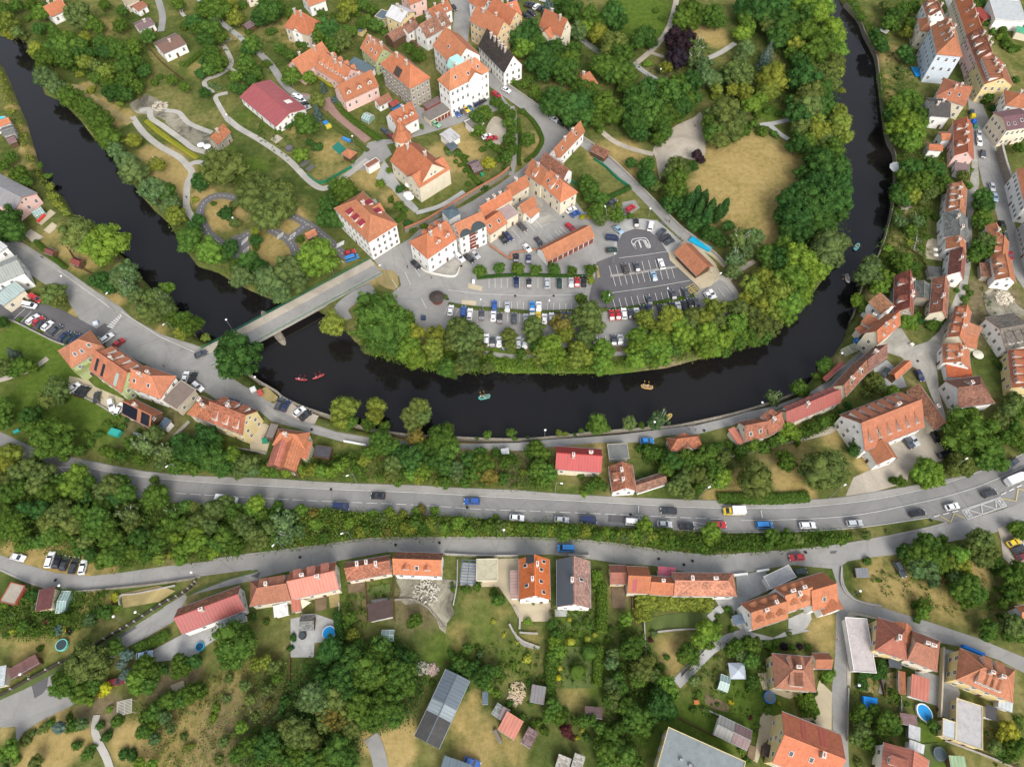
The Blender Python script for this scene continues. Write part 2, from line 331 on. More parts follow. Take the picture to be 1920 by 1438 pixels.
# zones: R dry, G lush, B soil.  (x, y, radius px, weight)
DRY=[(1400,300,60,1),(1440,350,60,1),(1360,350,55,1),(1400,400,55,1),(1430,440,40,1),(1370,300,50,1),(1450,300,40,1),(230,220,18,1),(190,195,18,1),(160,165,14,1),(210,205,12,1),(320,340,40,1),(280,290,22,.8),(310,300,30,.9),(380,370,22,.9),(420,400,35,.9),(470,480,20,.6),(500,470,35,1),(540,480,25,.9),(545,420,30,.9),(590,460,25,.9),(550,405,18,1),
 (700,330,30,.9),(740,370,25,.7),(830,300,35,.9),(870,290,35,.9),(860,250,25,.7),(1000,270,30,.6),(975,300,20,.5),(1060,130,30,.5),(1170,290,35,.8),(1130,290,30,.7),(1200,320,30,.7),(1340,70,25,.9),(1310,60,20,.8),(560,70,30,.7),(540,50,25,.6),(620,280,35,.6),(560,240,30,.5),(660,330,35,.6),(600,330,30,.5),(480,230,30,.3),(330,100,20,.4),(200,50,25,.6),(440,70,20,.5),(370,130,20,.5),
 (20,330,12,.8),(20,200,10,.9),(35,240,10,.9),(50,280,12,1),(60,310,10,.8),(160,490,25,.8),(135,465,25,.7),(100,440,25,.5),(220,560,20,.7),(170,600,12,1),(140,585,10,1),(300,620,12,.6),(120,720,60,.15),(1660,100,30,.6),(1655,150,18,.8),(1665,180,15,.8),(1690,450,20,.8),(1700,470,20,.6),(1395,905,22,1),(1480,895,30,1),(1500,920,25,1),(1340,930,20,1),(1360,935,15,1),(1500,870,20,.8),(1620,870,16,.9),(1560,820,20,.7),(1480,850,60,.5),
 (60,1035,25,1),(100,1045,30,1),(150,1060,30,1),(200,1070,20,.7),(20,1025,14,1),(1650,1110,40,.7),(1640,1070,30,.6),(1700,1110,45,.7),(1770,1120,45,.7),(1830,1080,25,.8),(1840,1050,18,.8),(1880,1150,20,.5),(1850,1160,30,.4),(1540,1190,30,.9),(1550,1160,20,.9),(1260,1220,30,.9),(1270,1260,22,.9),(1250,1170,30,.5),(1310,1165,30,.4),(900,1400,45,.9),(870,1350,30,1),(890,1310,15,1),(960,1400,35,.8),(740,1400,35,1),(700,1380,25,1),(760,1370,20,1),(860,1190,25,.7),(940,1150,25,.5),(1000,1200,22,.7),(1080,1300,30,.7),(1060,1270,18,.6),(100,1390,45,1),(60,1430,30,.9),(150,1385,25,.9),(240,1390,30,.9),(290,1400,40,.8),(330,1380,50,.7),(400,1330,50,.6),(440,1300,40,.6),(380,1400,50,.8),(350,1270,25,.7),(60,1205,40,.6),(120,1200,40,.5),(20,1190,20,.6),(170,1120,22,.8),(200,1130,18,.6),(300,1180,25,.4),(10,1375,15,.6),(870,1140,30,.4),(1630,1280,25,.7),(1850,1390,30,.6),(1800,1420,30,.5),(1880,1350,20,.6),(880,650,25,.5),(1000,652,35,.5),(700,515,20,1),(735,530,12,.8),(1180,850,60,.2),(700,845,20,.4),(735,825,40,.7),(900,829,60,.7),(1090,816,80,.6)]
LUSH=[(1200,20,50,1),(1230,50,40,.8),(1180,60,40,.7),(1420,290,25,.5),(1470,330,20,.4),(60,630,50,1),(100,650,40,1),(30,650,40,1),(90,740,70,.9),(160,770,60,.8),(130,700,50,.8),(180,800,50,.7),(410,300,30,1),(470,320,30,.8),(700,690,20,.4),(950,682,60,1.3),(1060,685,50,1.1),(850,685,40,1),(1190,685,50,1),(900,680,50,1),(1000,690,40,1),(1130,690,40,.8),(1170,680,40,.8),(370,110,20,.6),(350,130,20,.5),(1400,1310,45,.9),(1440,1340,40,.8),(1380,1350,40,.7),(1310,1380,60,.9),(1230,1380,50,.7),(460,220,20,.5),(440,245,25,.4),(900,1180,50,.5),(970,1230,40,.5),(840,1230,50,.6),(1080,1200,50,.8),(1100,1260,40,.8),(1240,1170,30,.5),(1730,1400,35,1),(1740,1430,30,1),(60,1210,60,.5),(100,1180,50,.5),(220,1110,40,.6),(300,1110,30,.7),(560,1090,30,.3),(1440,210,20,1),(300,1240,20,.3),(700,970,200,.4),(400,860,60,.4),(1030,900,40,.4),(1100,905,40,.5)]
SOIL=[(1020,850,40,.4),(975,865,30,.8),(960,890,25,.7),(950,860,20,.7),(1080,890,25,.4),(690,1130,30,.5),(200,1340,30,.8),(170,1330,25,.8),(1330,250,20,.3),(1240,150,40,.5),(1250,650,60,.8),(1290,660,30,.9),(1150,650,30,.9),(350,1260,25,.8),(310,1290,30,.7),(1700,570,60,.4),(1870,570,50,.9),(1860,600,40,.9),(1840,620,40,.6),(1700,460,40,.4),(1700,160,30,.3),(1110,260,20,.3),(250,800,20,.5),(310,800,40,.5),(350,840,30,.5),(770,1130,50,.6),(800,1150,30,.6),(1500,1400,30,.4),(1160,1110,25,.5),(1000,1290,15,.4),(1440,830,60,.4),(850,1000,10,0),(140,470,20,.3),(40,1120,30,.4),(1060,640,100,.3),(1350,560,20,.3),(1380,540,25,.6),(640,690,10,0),(650,640,20,.6),(1640,700,30,.5),(1420,760,50,.3),(1200,1100,10,0),(1730,690,30,.6),(1780,760,20,.6),(1830,750,40,.3),(400,1420,60,.5),(430,1350,60,.5),(500,1330,40,.5)]
zone=np.zeros((ny,nx,3))
for k,L in enumerate((DRY,LUSH,SOIL)):
    for x,y,r,wt in L:
        if k==0 and y>1130 and x>840: wt*=.72
        p=P(x,y); R=r*mpp(x,y)*1.15
        zone[:,:,k]=np.maximum(zone[:,:,k],wt*np.exp(-((((X-p.x)/R)**2+((Y-p.y)/(R*1.1))**2)**1.5)*.7))
verts=np.stack([X,Y,Z],-1).reshape(-1,3)
idx=np.arange(nx*ny).reshape(ny,nx)
fa=np.stack([idx[:-1,:-1],idx[:-1,1:],idx[1:,1:],idx[1:,:-1]],-1).reshape(-1,4)
nv=len(verts); S=4000
fr=np.array([(-S,-S,0),(S,-S,0),(S,S,0),(-S,S,0)],float)
c4=[idx[0,0],idx[0,-1],idx[-1,-1],idx[-1,0]]
fa=np.vstack([fa,[(nv,nv+1,c4[1],c4[0]),(nv+1,nv+2,c4[2],c4[1]),(nv+2,nv+3,c4[3],c4[2]),(nv+3,nv,c4[0],c4[3])]])
verts=np.vstack([verts,fr])
def npmesh(name,v,f,mat,k=4):
    me=D.meshes.new(name); me.vertices.add(len(v)); me.vertices.foreach_set('co',v.astype(np.float32).ravel())
    me.loops.add(f.size); me.loops.foreach_set('vertex_index',f.astype(np.int32).ravel())
    me.polygons.add(len(f)); me.polygons.foreach_set('loop_start',np.arange(0,f.size,k,dtype=np.int32)); me.polygons.foreach_set('loop_total',np.full(len(f),k,np.int32))
    me.materials.append(mat); me.update(calc_edges=True); return me
gm=npmesh('ground',verts,fa,M['ground'])
a=gm.attributes.new('zone','FLOAT_COLOR','POINT'); zc=np.zeros((nv+4,4)); zc[:nv,:3]=zone.reshape(-1,3); zc[:,3]=1
a.data.foreach_set('color',zc.astype(np.float32).ravel()); gm.polygons.foreach_set('use_smooth',np.ones(len(gm.polygons),bool))
tag(ob('ground',gm),kind='structure')
# water sheet: follows the river, wider than the banks so that they cut it
cen=[Vector(((a_[0]+b_[0])/2,(a_[1]+b_[1])/2)) for a_,b_ in zip(riv[:1],riv[-1:])]
tag(ob('water',mesh('water',[(-330,60,WL),(330,60,WL),(330,400,WL),(-330,400,WL)],[(0,1,2,3)],M['water'])),kind='structure')
# ================================================================ ROADS
sheet('main_road',[(-30,795),(60,838),(105,850),(142,858),(209,872),(271,883),(344,890),(400,893),(505,896),(589,902),(672,906),(780,909),(864,914),(969,918),(1052,925),(1160,931),(1286,936),(1349,938),(1453,938),(1540,935),(1583,931),(1637,922),(1708,910),(1770,898),(1812,889),(1862,873),(1900,860),(1960,835),(1960,925),(1916,942),(1875,955),(1812,975),(1781,981),(1741,971),(1680,981),(1624,988),(1540,995),(1453,998),(1365,999),(1265,994),(1160,988),(1050,981),(969,977),(850,968),(760,965),(640,958),(505,953),(380,946),(300,940),(200,928),(140,912),(60,875),(-30,835)],'asphalt_main')
sheet('lower_road',[(-30,1036),(0,1040),(52,1059),(104,1074),(167,1080),(230,1073),(313,1061),(400,1051),(476,1040),(547,1031),(630,1020),(693,1012),(780,1010),(969,1010),(1052,1012),(1115,1017),(1160,1022),(1244,1034),(1328,1043),(1411,1039),(1540,1028),(1624,1015),(1729,994),(1781,981),(1833,969),(1880,955),(1960,925),(1960,968),(1916,982),(1866,998),(1816,1009),(1749,1021),(1687,1039),(1637,1044),(1590,1052),(1575,1062),(1575,1090),(1568,1090),(1560,1066),(1486,1059),(1440,1065),(1376,1078),(1286,1072),(1223,1060),(1160,1056),(1115,1049),(1031,1039),(906,1042),(829,1040),(780,1034),(724,1035),(635,1051),(543,1070),(488,1083),(470,1068),(376,1080),(292,1090),(209,1101),(146,1109),(104,1105),(52,1090),(0,1067),(-30,1058)],'asphalt')
sheet('lane',[(490,1068),(488,1085),(455,1092),(353,1116),(325,1165),(300,1180),(265,1200),(240,1212),(200,1245),(175,1285),(136,1322),(73,1353),(45,1372),(31,1395),(29,1362),(0,1363),(-30,1375),(-30,1325),(0,1313),(42,1288),(92,1261),(160,1225),(215,1192),(255,1171),(303,1140),(350,1112),(396,1094),(440,1082)],'asphalt')
sheet('side_street',[(1568,1060),(1580,1060),(1580,1097),(1603,1126),(1653,1138),(1697,1152),(1752,1169),(1833,1196),(1920,1232),(1960,1250),(1960,1278),(1920,1261),(1875,1238),(1797,1211),(1764,1205),(1649,1158),(1608,1147),(1592,1148),(1588,1170),(1588,1284),(1591,1315),(1590,1388),(1593,1460),(1577,1460),(1577,1376),(1561,1368),(1560,1290),(1566,1228),(1568,1138)],'asphalt')
sheet('riverside_road',[(376,650),(400,684),(430,705),(455,722),(484,738),(508,754),(545,778),(589,796),(630,809),(693,820),(766,828),(871,832),(969,830),(1031,824),(1094,820),(1160,815),(1223,807),(1307,797),(1361,784),(1401,772),(1453,761),(1514,738),(1540,722),(1558,713),(1583,684),(1614,657),(1640,640),(1655,655),(1637,665),(1627,690),(1599,700),(1562,728),(1520,740),(1453,769),(1422,781),(1370,798),(1313,813),(1244,817),(1203,829),(1123,830),(1031,838),(979,845),(871,842),(770,846),(687,836),(641,828),(580,811),(559,803),(509,790),(484,768),(407,750),(388,737),(330,708),(200,650),(196,608),(303,627),(355,643)],'asphalt')
sheet('bridge_approach',[(-30,430),(0,445),(42,455),(125,507),(182,547),(227,576),(250,598),(303,627),(355,643),(380,652),(400,690),(355,720),(300,690),(200,650),(150,600),(125,560),(110,545),(79,530),(40,503),(13,464),(-30,440)],'asphalt')
sheet('parking_forecourt',[(0,552),(30,560),(60,565),(113,579),(172,611),(196,625),(165,640),(118,646),(88,632),(25,602),(0,592),(-25,580),(-25,545)],'asphalt_dark')
sheet('town_street',[(701,487),(768,448),(791,426),(833,405),(885,378),(937,345),(958,330),(975,320),(1010,290),(1019,267),(1015,250),(985,211),(962,194),(944,181),(914,160),(893,104),(873,88),(848,67),(852,21),(837,-10),(883,-10),(883,31),(877,83),(910,130),(948,157),(989,186),(1031,215),(1062,242),(1075,260),(1031,290),(1010,305),(981,330),(948,355),(885,400),(843,425),(775,458),(718,508)],'asphalt')
sheet('town_lane',[(690,268),(712,262),(740,262),(770,254),(800,242),(850,226),(900,208),(950,192),(958,200),(905,216),(850,236),(800,251),(755,264),(725,272),(735,290),(715,305),(690,318),(672,320),(655,312),(680,290)],'asphalt')
ribbon('town_lane',[(562,180),(585,185),(605,192),(620,205)],4,'pinkpave')
sheet('town_lane',[(770,196),(800,205),(850,212),(905,190),(940,178),(950,192),(900,210),(850,228),(800,243),(776,250),(785,225),(765,205)],'asphalt')
sheet('car_park',[(718,505),(770,455),(1000,320),(1075,372),(1095,398),(1120,395),(1140,385),(1190,375),(1200,390),(1170,410),(1190,411),(1232,413),(1275,450),(1320,490),(1350,520),(1378,552),(1385,575),(1375,600),(1345,625),(1290,640),(1235,648),(1170,650),(1050,652),(940,652),(880,650),(830,640),(792,618),(765,595),(745,570),(735,550),(752,535),(748,518)],'asphalt')
sheet('car_park_ring',[(1149,472),(1153,447),(1160,424),(1178,413),(1205,410),(1230,414),(1253,432),(1275,452),(1262,476),(1252,474),(1235,447),(1215,432),(1190,429),(1168,437),(1157,455),(1158,476)],'greypave')
sheet('car_park_dark',[(1118,492),(1157,477),(1157,455),(1168,437),(1190,429),(1215,432),(1235,447),(1252,474),(1262,488),(1295,518),(1312,544),(1290,556),(1240,566),(1180,575),(1148,582),(1112,578),(1104,560),(1108,540),(1116,520)],'asphalt_dark')
sheet('kiosk_forecourt',[(1253,474),(1262,470),(1282,452),(1310,462),(1340,492),(1354,520),(1330,538),(1314,542),(1280,510),(1256,488)],'beigepave')
sheet('paved_island',[(878,531),(905,538),(903,546),(878,541)],'beigepave',.08)
sheet('paved_island',[(866,563),(893,565),(892,575),(864,574)],'beigepave',.08)
sheet('kerb_strip',[(1144,516),(1200,509),(1268,499),(1270,502),(1200,513),(1145,520)],'pavement',.1)
# pavements
sheet('pavement',[(142,860),(209,873),(271,884),(344,891),(400,894),(505,897),(589,903),(672,907),(780,910),(864,915),(969,919),(1052,926),(1160,932),(1286,937),(1349,939),(1453,939),(1540,936),(1583,932),(1637,923),(1708,911),(1770,900),(1812,890),(1862,874),(1930,845),(1930,838),(1862,872),(1930,846),(1930,852),(1860,877),(1770,907),(1708,923),(1624,939),(1520,950),(1453,953),(1349,953),(1265,950),(1140,943),(1031,937),(927,932),(780,924),(630,918),(505,912),(400,906),(271,895),(171,880)][:23]+[(1930,847),(1860,876),(1770,907),(1708,923),(1624,939),(1520,950),(1453,953),(1349,953),(1265,950),(1140,943),(1031,937),(927,932),(780,924),(630,918),(505,912),(400,906),(271,895),(171,880)],'pavement',.12)
sheet('pavement',[(0,446),(42,456),(125,508),(182,548),(227,577),(250,599),(303,628),(355,644),(380,653),(372,656),(350,651),(300,635),(245,607),(222,588),(176,557),(118,517),(36,464),(-10,450)],'pavement',.1)
sheet('pavement',[(498,756),(520,772),(545,788),(589,799),(630,811),(693,822),(693,824),(630,814),(587,804),(545,797),(515,780),(494,762)],'pavement',.1)
sheet('pavement',[(1588,1150),(1596,1146),(1608,1148),(1649,1159),(1649,1162),(1610,1154),(1600,1156),(1598,1180),(1594,1290),(1592,1284),(1588,1284)],'gravel',.1)
sheet('pavement',[(1019,267),(1015,250),(985,211),(962,194),(944,181),(947,178),(966,192),(989,209),(1019,248),(1023,268),(1013,292),(978,323),(960,334),(958,330),(975,320),(1010,290)],'pavement',.08)
for l in ([(400,1049),(476,1038),(547,1029),(630,1018),(693,1010),(780,1008),(969,1008),(1052,1010),(1115,1015),(1160,1020),(1244,1032),(1328,1041),(1411,1037),(1540,1026),(1624,1013),(1729,992),(1775,980)],[(0,1068),(52,1091),(104,1106),(146,1110),(209,1102),(292,1091),(376,1081)],[(1578,1062),(1582,1097),(1605,1124),(1653,1136)]): ribbon('kerb',l,.5,'pavement',.12)
for q in ([(215,1192),(250,1171),(257,1177),(227,1195)],[(58,1282),(92,1261),(88,1290),(80,1300),(65,1309),(62,1295)],[(556,1034),(574,1032)][:0] or [(1557,1033),(1570,1032),(1566,1038),(1556,1038)],[(173,622),(196,606),(212,614),(190,634)],[(470,1080),(488,1072),(484,1084)],[(1140,965),(1175,967),(1175,980),(1140,978)],[(1370,430),(1371,430)][:0] or [(1242,411),(1252,416),(1248,424),(1238,418)]): sheet('asphalt_patch',q,'asphalt_dark')
# yards and lots
sheet('yard',[(1614,645),(1655,615),(1690,615),(1712,650),(1740,640),(1762,620),(1785,570),(1797,540),(1812,490),(1815,440),(1812,380),(1820,330),(1824,280),(1815,230),(1822,222),(1832,290),(1836,345),(1824,400),(1822,450),(1820,500),(1812,545),(1795,600),(1770,650),(1755,680),(1762,740),(1775,790),(1768,795),(1745,740),(1730,700),(1700,680),(1690,670),(1660,660),(1640,665)],'cobble')
sheet('upper_street',[(1768,-10),(1790,60),(1803,130),(1815,190),(1818,230),(1830,290),(1842,345),(1868,400),(1885,470),(1905,520),(1945,580),(1945,540),(1925,490),(1905,430),(1885,350),(1870,290),(1856,230),(1840,190),(1832,150),(1815,90),(1792,30),(1782,-10)],'asphalt')
sheet('gravel_court',[(1660,830),(1735,800),(1752,815),(1775,850),(1765,865),(1720,872),(1705,885),(1700,905),(1640,922),(1585,930),(1600,895),(1645,875),(1682,860)],'gravel')
sheet('gravel_yard',[(1299,222),(1316,215),(1322,292),(1296,300),(1276,298),(1244,325),(1237,337),(1230,300),(1226,277),(1262,240)],'gravel',sm=True)
sheet('gravel_yard',[(910,245),(925,220),(942,225),(950,240),(945,260),(932,275),(915,262)],'gravel',sm=True)
sheet('parking_yard',[(130,705),(165,712),(178,725),(232,748),(228,778),(212,777),(150,738),(128,727)],'beigepave')
sheet('parking_bay',[(508,760),(530,745),(560,765),(598,780),(590,795),(560,788),(545,780)],'gravel')
sheet('paved_yard',[(1380,1080),(1435,1068),(1445,1105),(1390,1130),(1375,1150),(1350,1140),(1340,1122),(1382,1118)],'greypave')
sheet('paved_yard',[(1376,1150),(1400,1175),(1410,1185),(1450,1195),(1476,1182),(1500,1178),(1520,1182),(1440,1200),(1405,1198),(1380,1172)],'greypave')
sheet('paved_yard',[(1478,1160),(1518,1142),(1522,1160),(1512,1178),(1495,1182),(1478,1178)],'greypave')
sheet('paved_yard',[(1529,1300),(1536,1275),(1560,1298),(1559,1368),(1540,1362),(1500,1345),(1522,1345),(1526,1320)],'beigepave')
sheet('paved_yard',[(892,1050),(972,1046),(972,1126),(1032,1128),(1036,1165),(975,1165),(960,1135),(935,1100),(900,1100)],'beigepave')
sheet('paved_yard',[(1768,1215),(1795,1222),(1793,1275),(1800,1300),(1785,1350),(1765,1342),(1763,1300)],'greypave')
sheet('paved_yard',[(1697,1240),(1716,1250),(1712,1308),(1740,1318),(1765,1325),(1768,1270),(1740,1260),(1752,1258)],'asphalt')
sheet('paved_yard',[(275,1225),(340,1190),(400,1172),(460,1150),(455,1165),(385,1212),(372,1225),(345,1235),(300,1240),(280,1240)],'greypave')
sheet('paved_yard',[(545,1160),(590,1150),(634,1165),(640,1200),(590,1205),(588,1232),(545,1232)],'greypave')
sheet('paved_yard',[(1425,1345),(1432,1335),(1456,1345),(1450,1370),(1430,1400),(1420,1430),(1412,1425),(1422,1375)],'beigepave')
sheet('paved_yard',[(1420,1262),(1452,1258),(1455,1290),(1500,1300),(1480,1310),(1430,1292)],'beigepave')
sheet('paved_yard',[(985,360),(1012,350),(1020,395),(1045,412),(1010,430),(985,410),(1005,390),(990,375)],'cobble')
sheet('paved_yard',[(1870,990),(1890,985),(1930,1010),(1930,1065),(1895,1060),(1880,1045),(1876,1010)],'gravel')
sheet('paved_yard',[(705,335),(735,355),(760,385),(778,400),(785,392),(765,370),(740,330),(720,300)],'greypave')
sheet('paved_yard',[(470,790),(500,795),(512,805),(500,850),(470,845),(468,820)],'beigepave')
sheet('paved_yard',[(850,490),(870,478),(876,498),(860,518),(848,520),(805,516)],'cobble')
sheet('paved_yard',[(1310,690),(1655,690)][:0] or [(1638,692),(1662,675),(1690,700),(1700,725),(1665,735),(1640,715)],'greypave')
sheet('terrace',[(1741,445),(1762,452),(1766,490),(1735,485),(1733,470)],'beigepave')
sheet('sand_pit',[(68,417),(95,393),(105,400),(78,423)],'beigepave'); sheet('sand_pit',[(82,432),(98,417),(110,425),(93,439)],'beigepave'); sheet('gravel_patch',[(45,440),(58,430),(82,445),(62,456)],'gravel')
sheet('sports_pad',[(622,277),(634,266),(649,280),(637,291)],'teal'); sheet('flower_bed',[(506,262),(520,253),(531,260),(518,270)],'gravel')
sheet('play_mat',[(560,312),(571,300),(582,303),(568,315)],'asphalt_dark');sheet('play_mat',[(572,318),(584,308),(592,312),(579,323)],'asphalt_dark')
sheet('rubble_bank',[(243,195),(262,185),(275,178),(300,190),(330,215),(380,245),(400,262),(398,275),(370,262),(330,240),(300,222),(270,215),(255,212)],'rubble',sm=True)
sheet('rubble_bank',[(310,230),(335,232),(370,255),(395,275),(392,285),(360,270),(335,250)],'rubble',sm=True)
sheet('rubble_bank',[(742,1086),(770,1083),(800,1090),(828,1085),(858,1088),(856,1112),(846,1130),(852,1150),(838,1168),(836,1188),(824,1178),(818,1158),(805,1142),(782,1130),(760,1134),(748,1122),(752,1106)],'rubble')
sheet('rubble_bank',[(1850,545),(1885,540),(1905,570),(1925,590),(1880,600),(1855,590),(1845,565)],'rubble',sm=True)
sheet('gravel_patch',[(1300,850),(1350,838),(1400,832),(1450,822),(1500,812),(1560,800),(1560,812),(1500,828),(1440,840),(1400,852),(1350,862),(1310,868)],'gravel',sm=True)
sheet('verge',[(380,1098),(430,1083),(480,1068),(486,1070),(470,1076),(430,1086),(385,1103),(350,1118),(348,1114)],'lawn',.08)
sheet('verge',[(92,1268),(42,1294),(0,1312),(-5,1305),(40,1284),(90,1258),(215,1189),(303,1136),(306,1140),(215,1197)],'lawn',.08)
sheet('verge',[(500,725),(522,745),(518,752),(503,753),(480,735)],'drygrass',.08)
sheet('traffic_island',[(702,515),(718,507),(735,507),(746,518),(748,535),(740,545),(722,540),(705,530)],'drygrass',.12)
sheet('traffic_island',[(1117,500),(1121,499),(1125,520),(1120,522)],'drygrass',.12)
sheet('lawn',[(1212,1158),(1330,1140),(1335,1160),(1335,1180),(1280,1182),(1228,1185)],'lawn')
sheet('garden_bed',[(1322,1300),(1345,1310),(1368,1322),(1365,1335),(1340,1330),(1322,1318)],'soil')
sheet('dry_meadow',[(1326,290),(1361,276),(1390,262),(1440,272),(1474,290),(1497,315),(1492,345),(1470,365),(1453,386),(1458,422),(1450,453),(1425,478),(1411,482),(1400,450),(1376,426),(1349,405),(1334,372),(1311,350),(1309,318)][:0] or [(1270,640),(1300,648),(1290,668),(1262,672),(1245,665)],'soil',sm=True)
# paths
ribbon('path',[(1270,-8),(1262,28),(1250,60),(1225,92),(1190,122)],2.6,'gravel')
ribbon('path',[(1190,122),(1215,140),(1240,155)],2.4,'greypave'); ribbon('path',[(1222,100),(1245,108)],2.,'gravel')
ribbon('path',[(1378,82),(1350,100),(1310,118)],2.6,'whitepath'); ribbon('path',[(1120,240),(1150,265),(1185,280),(1225,290)],2.4,'gravel')
ribbon('path',[(1425,235),(1450,232),(1480,225)],2.2,'greypave'); ribbon('path',[(1440,232),(1460,250),(1478,262)],2.2,'greypave')
ribbon('footway',[(1062,250),(1110,280),(1150,312),(1190,350),(1230,390),(1275,435),(1300,455)],4.2,'asphalt')
ribbon('path',[(1300,455),(1340,480),(1360,500)],2.2,'beigepave'); ribbon('path',[(1350,520),(1365,530),(1385,560)],2.2,'whitepath')
ribbon('path',[(1365,525),(1390,505),(1415,490)],2.,'gravel')
ribbon('path',[(885,655),(920,664),(980,670),(1040,668),(1110,665),(1170,663),(1250,655)],1.7,'pavement')
ribbon('path',[(248,220),(270,250),(300,275),(335,295),(352,312),(360,325),(352,345),(350,370),(352,395),(372,420),(392,440)],2.6,'whitepath')
ribbon('path',[(262,208),(280,206),(284,222),(310,240),(340,262),(365,280),(395,288)],2.4,'whitepath')
ribbon('path',[(310,208),(335,212),(355,232),(398,250)],2.2,'whitepath'); ribbon('path',[(352,312),(370,305),(392,310)],2.4,'whitepath')
ribbon('path',[(400,175),(384,160),(388,150),(410,142),(430,128),(434,115),(425,95),(415,80)],2,'whitepath')
ribbon('path',[(430,128),(445,138)],1.8,'whitepath'); ribbon('path',[(410,82),(435,74)],1.8,'gravel'); ribbon('path',[(427,175),(405,182),(412,200),(425,222)],2,'whitepath')
ribbon('path',[(425,222),(450,242),(490,265),(540,300),(575,335),(600,353),(620,350),(650,330),(690,300)],2.6,'whitepath')
ribbon('path',[(295,-5),(305,30),(302,60)],3,'asphalt'); ribbon('path',[(345,10),(340,22),(346,32)],1.6,'whitepath')
ribbon('path',[(370,-5),(400,30),(430,55),(455,75),(462,88)],2.6,'greypave'); ribbon('path',[(484,98),(510,125),(530,155),(550,175),(580,188)],3,'asphalt')
ribbon('path',[(612,185),(625,210),(660,240),(690,265)],3.4,'pinkpave')
ribbon('path',[(958,330),(966,290),(968,240),(960,200)],2,'pavement'); ribbon('path',[(1083,68),(1110,90),(1135,105)],3,'asphalt')
ribbon('track',[(120,162),(150,168),(180,190),(215,212),(245,232)],3.4,'drygrass')
ribbon('path',[(1268,1282),(1300,1250),(1335,1215),(1375,1195),(1410,1188)],2.8,'greypave')
ribbon('path',[(182,1340),(178,1365),(185,1390),(200,1420),(208,1445)],1.8,'whitepath')
ribbon('path',[(696,1380),(705,1400),(712,1425),(716,1450)],3.6,'asphalt'); ribbon('path',[(-20,718),(20,707),(60,692),(90,672)],2,'gravel')
ribbon('path',[(965,1185),(972,1200),(985,1210),(1010,1215)],.7,'pavement'); ribbon('path',[(1656,1160),(1660,1240),(1650,1300)],1,'pavement')
ribbon('path',[(700,375),(730,420),(745,440)],1.6,'greypave'); ribbon('path',[(780,400),(800,395),(830,385),(870,360)],2,'greypave')
ribbon('path',[(620,540),(600,560),(585,575)],2,'gravel'); ribbon('path',[(700,540),(665,558),(640,580),(648,602)],5,'asphalt')
ribbon('path',[(1370,1135),(1350,1142),(1330,1160)],2,'greypave'); ribbon('path',[(325,820),(345,800),(355,790)],1.2,'gravel')
# children's cycle track
tr=[[(392,440),(384,425),(376,405),(380,385),(395,372),(415,368),(440,372),(460,380)],[(392,440),(408,452),(428,468),(440,478),(470,492),(500,504),(525,512)],[(535,400),(560,412),(590,430),(620,455),(640,475),(655,485)],[(432,460),(455,445),(480,430),(500,420)],[(520,438),(540,450),(552,468),(555,485),(548,505)],[(540,452),(560,435),(578,420)],[(520,438),(505,430)]]
for i,t in enumerate(tr): ribbon('cycle_track',t,[3.2]*200,'track')
sheet('cycle_track',[(420,455),(445,440),(462,448),(470,460),(455,475),(435,470)],'track')
for q,mt in [([(1180,1098),(1186,1098),(1186,1135),(1180,1135)],'soil'),([(1190,1098),(1200,1098),(1201,1140),(1191,1140)],'drygrass'),([(1146,1100),(1172,1100),(1173,1140),(1148,1140)],'soil'),([(652,1095),(684,1092),(685,1108),(654,1112)],'soil'),([(694,1100),(732,1094),(733,1112),(694,1118)],'lawn'),([(590,1118),(612,1114),(613,1142),(592,1147)],'soil'),([(616,1113),(636,1109),(638,1136),(619,1140)],'drygrass'),([(1658,1262),(1682,1258),(1684,1300),(1662,1306)],'drygrass'),([(1605,1265),(1622,1268),(1640,1300),(1612,1296)],'drygrass'),([(696,1125),(728,1120),(726,1128),(696,1132)],'greypave'),([(1040,1142),(1064,1142),(1064,1156),(1040,1156)],'greypave'),([(1062,1150),(1110,1150),(1112,1180),(1062,1182)],'lawn'),([(1052,1212),(1115,1212),(1118,1290),(1054,1290)],'lawn'),([(1330,1188),(1345,1185),(1340,1200),(1322,1205)],'lawn'),([(1470,1396),(1480,1398)][:0] or [(1405,1395),(1418,1400),(1414,1425),(1400,1420)],'soil'),([(1720,1395),(1760,1392),(1765,1430),(1722,1440)],'lawn'),([(320,1285),(345,1275),(348,1290),(325,1298)],'beigepave'),([(228,1112),(300,1098),(330,1108),(300,1128),(232,1140)],'drygrass'),([(1690,395),(1712,393),(1714,412),(1694,415)],'drygrass'),([(1712,445),(1730,450),(1728,480),(1708,470)],'beigepave')]: sheet('garden_plot',q,mt)
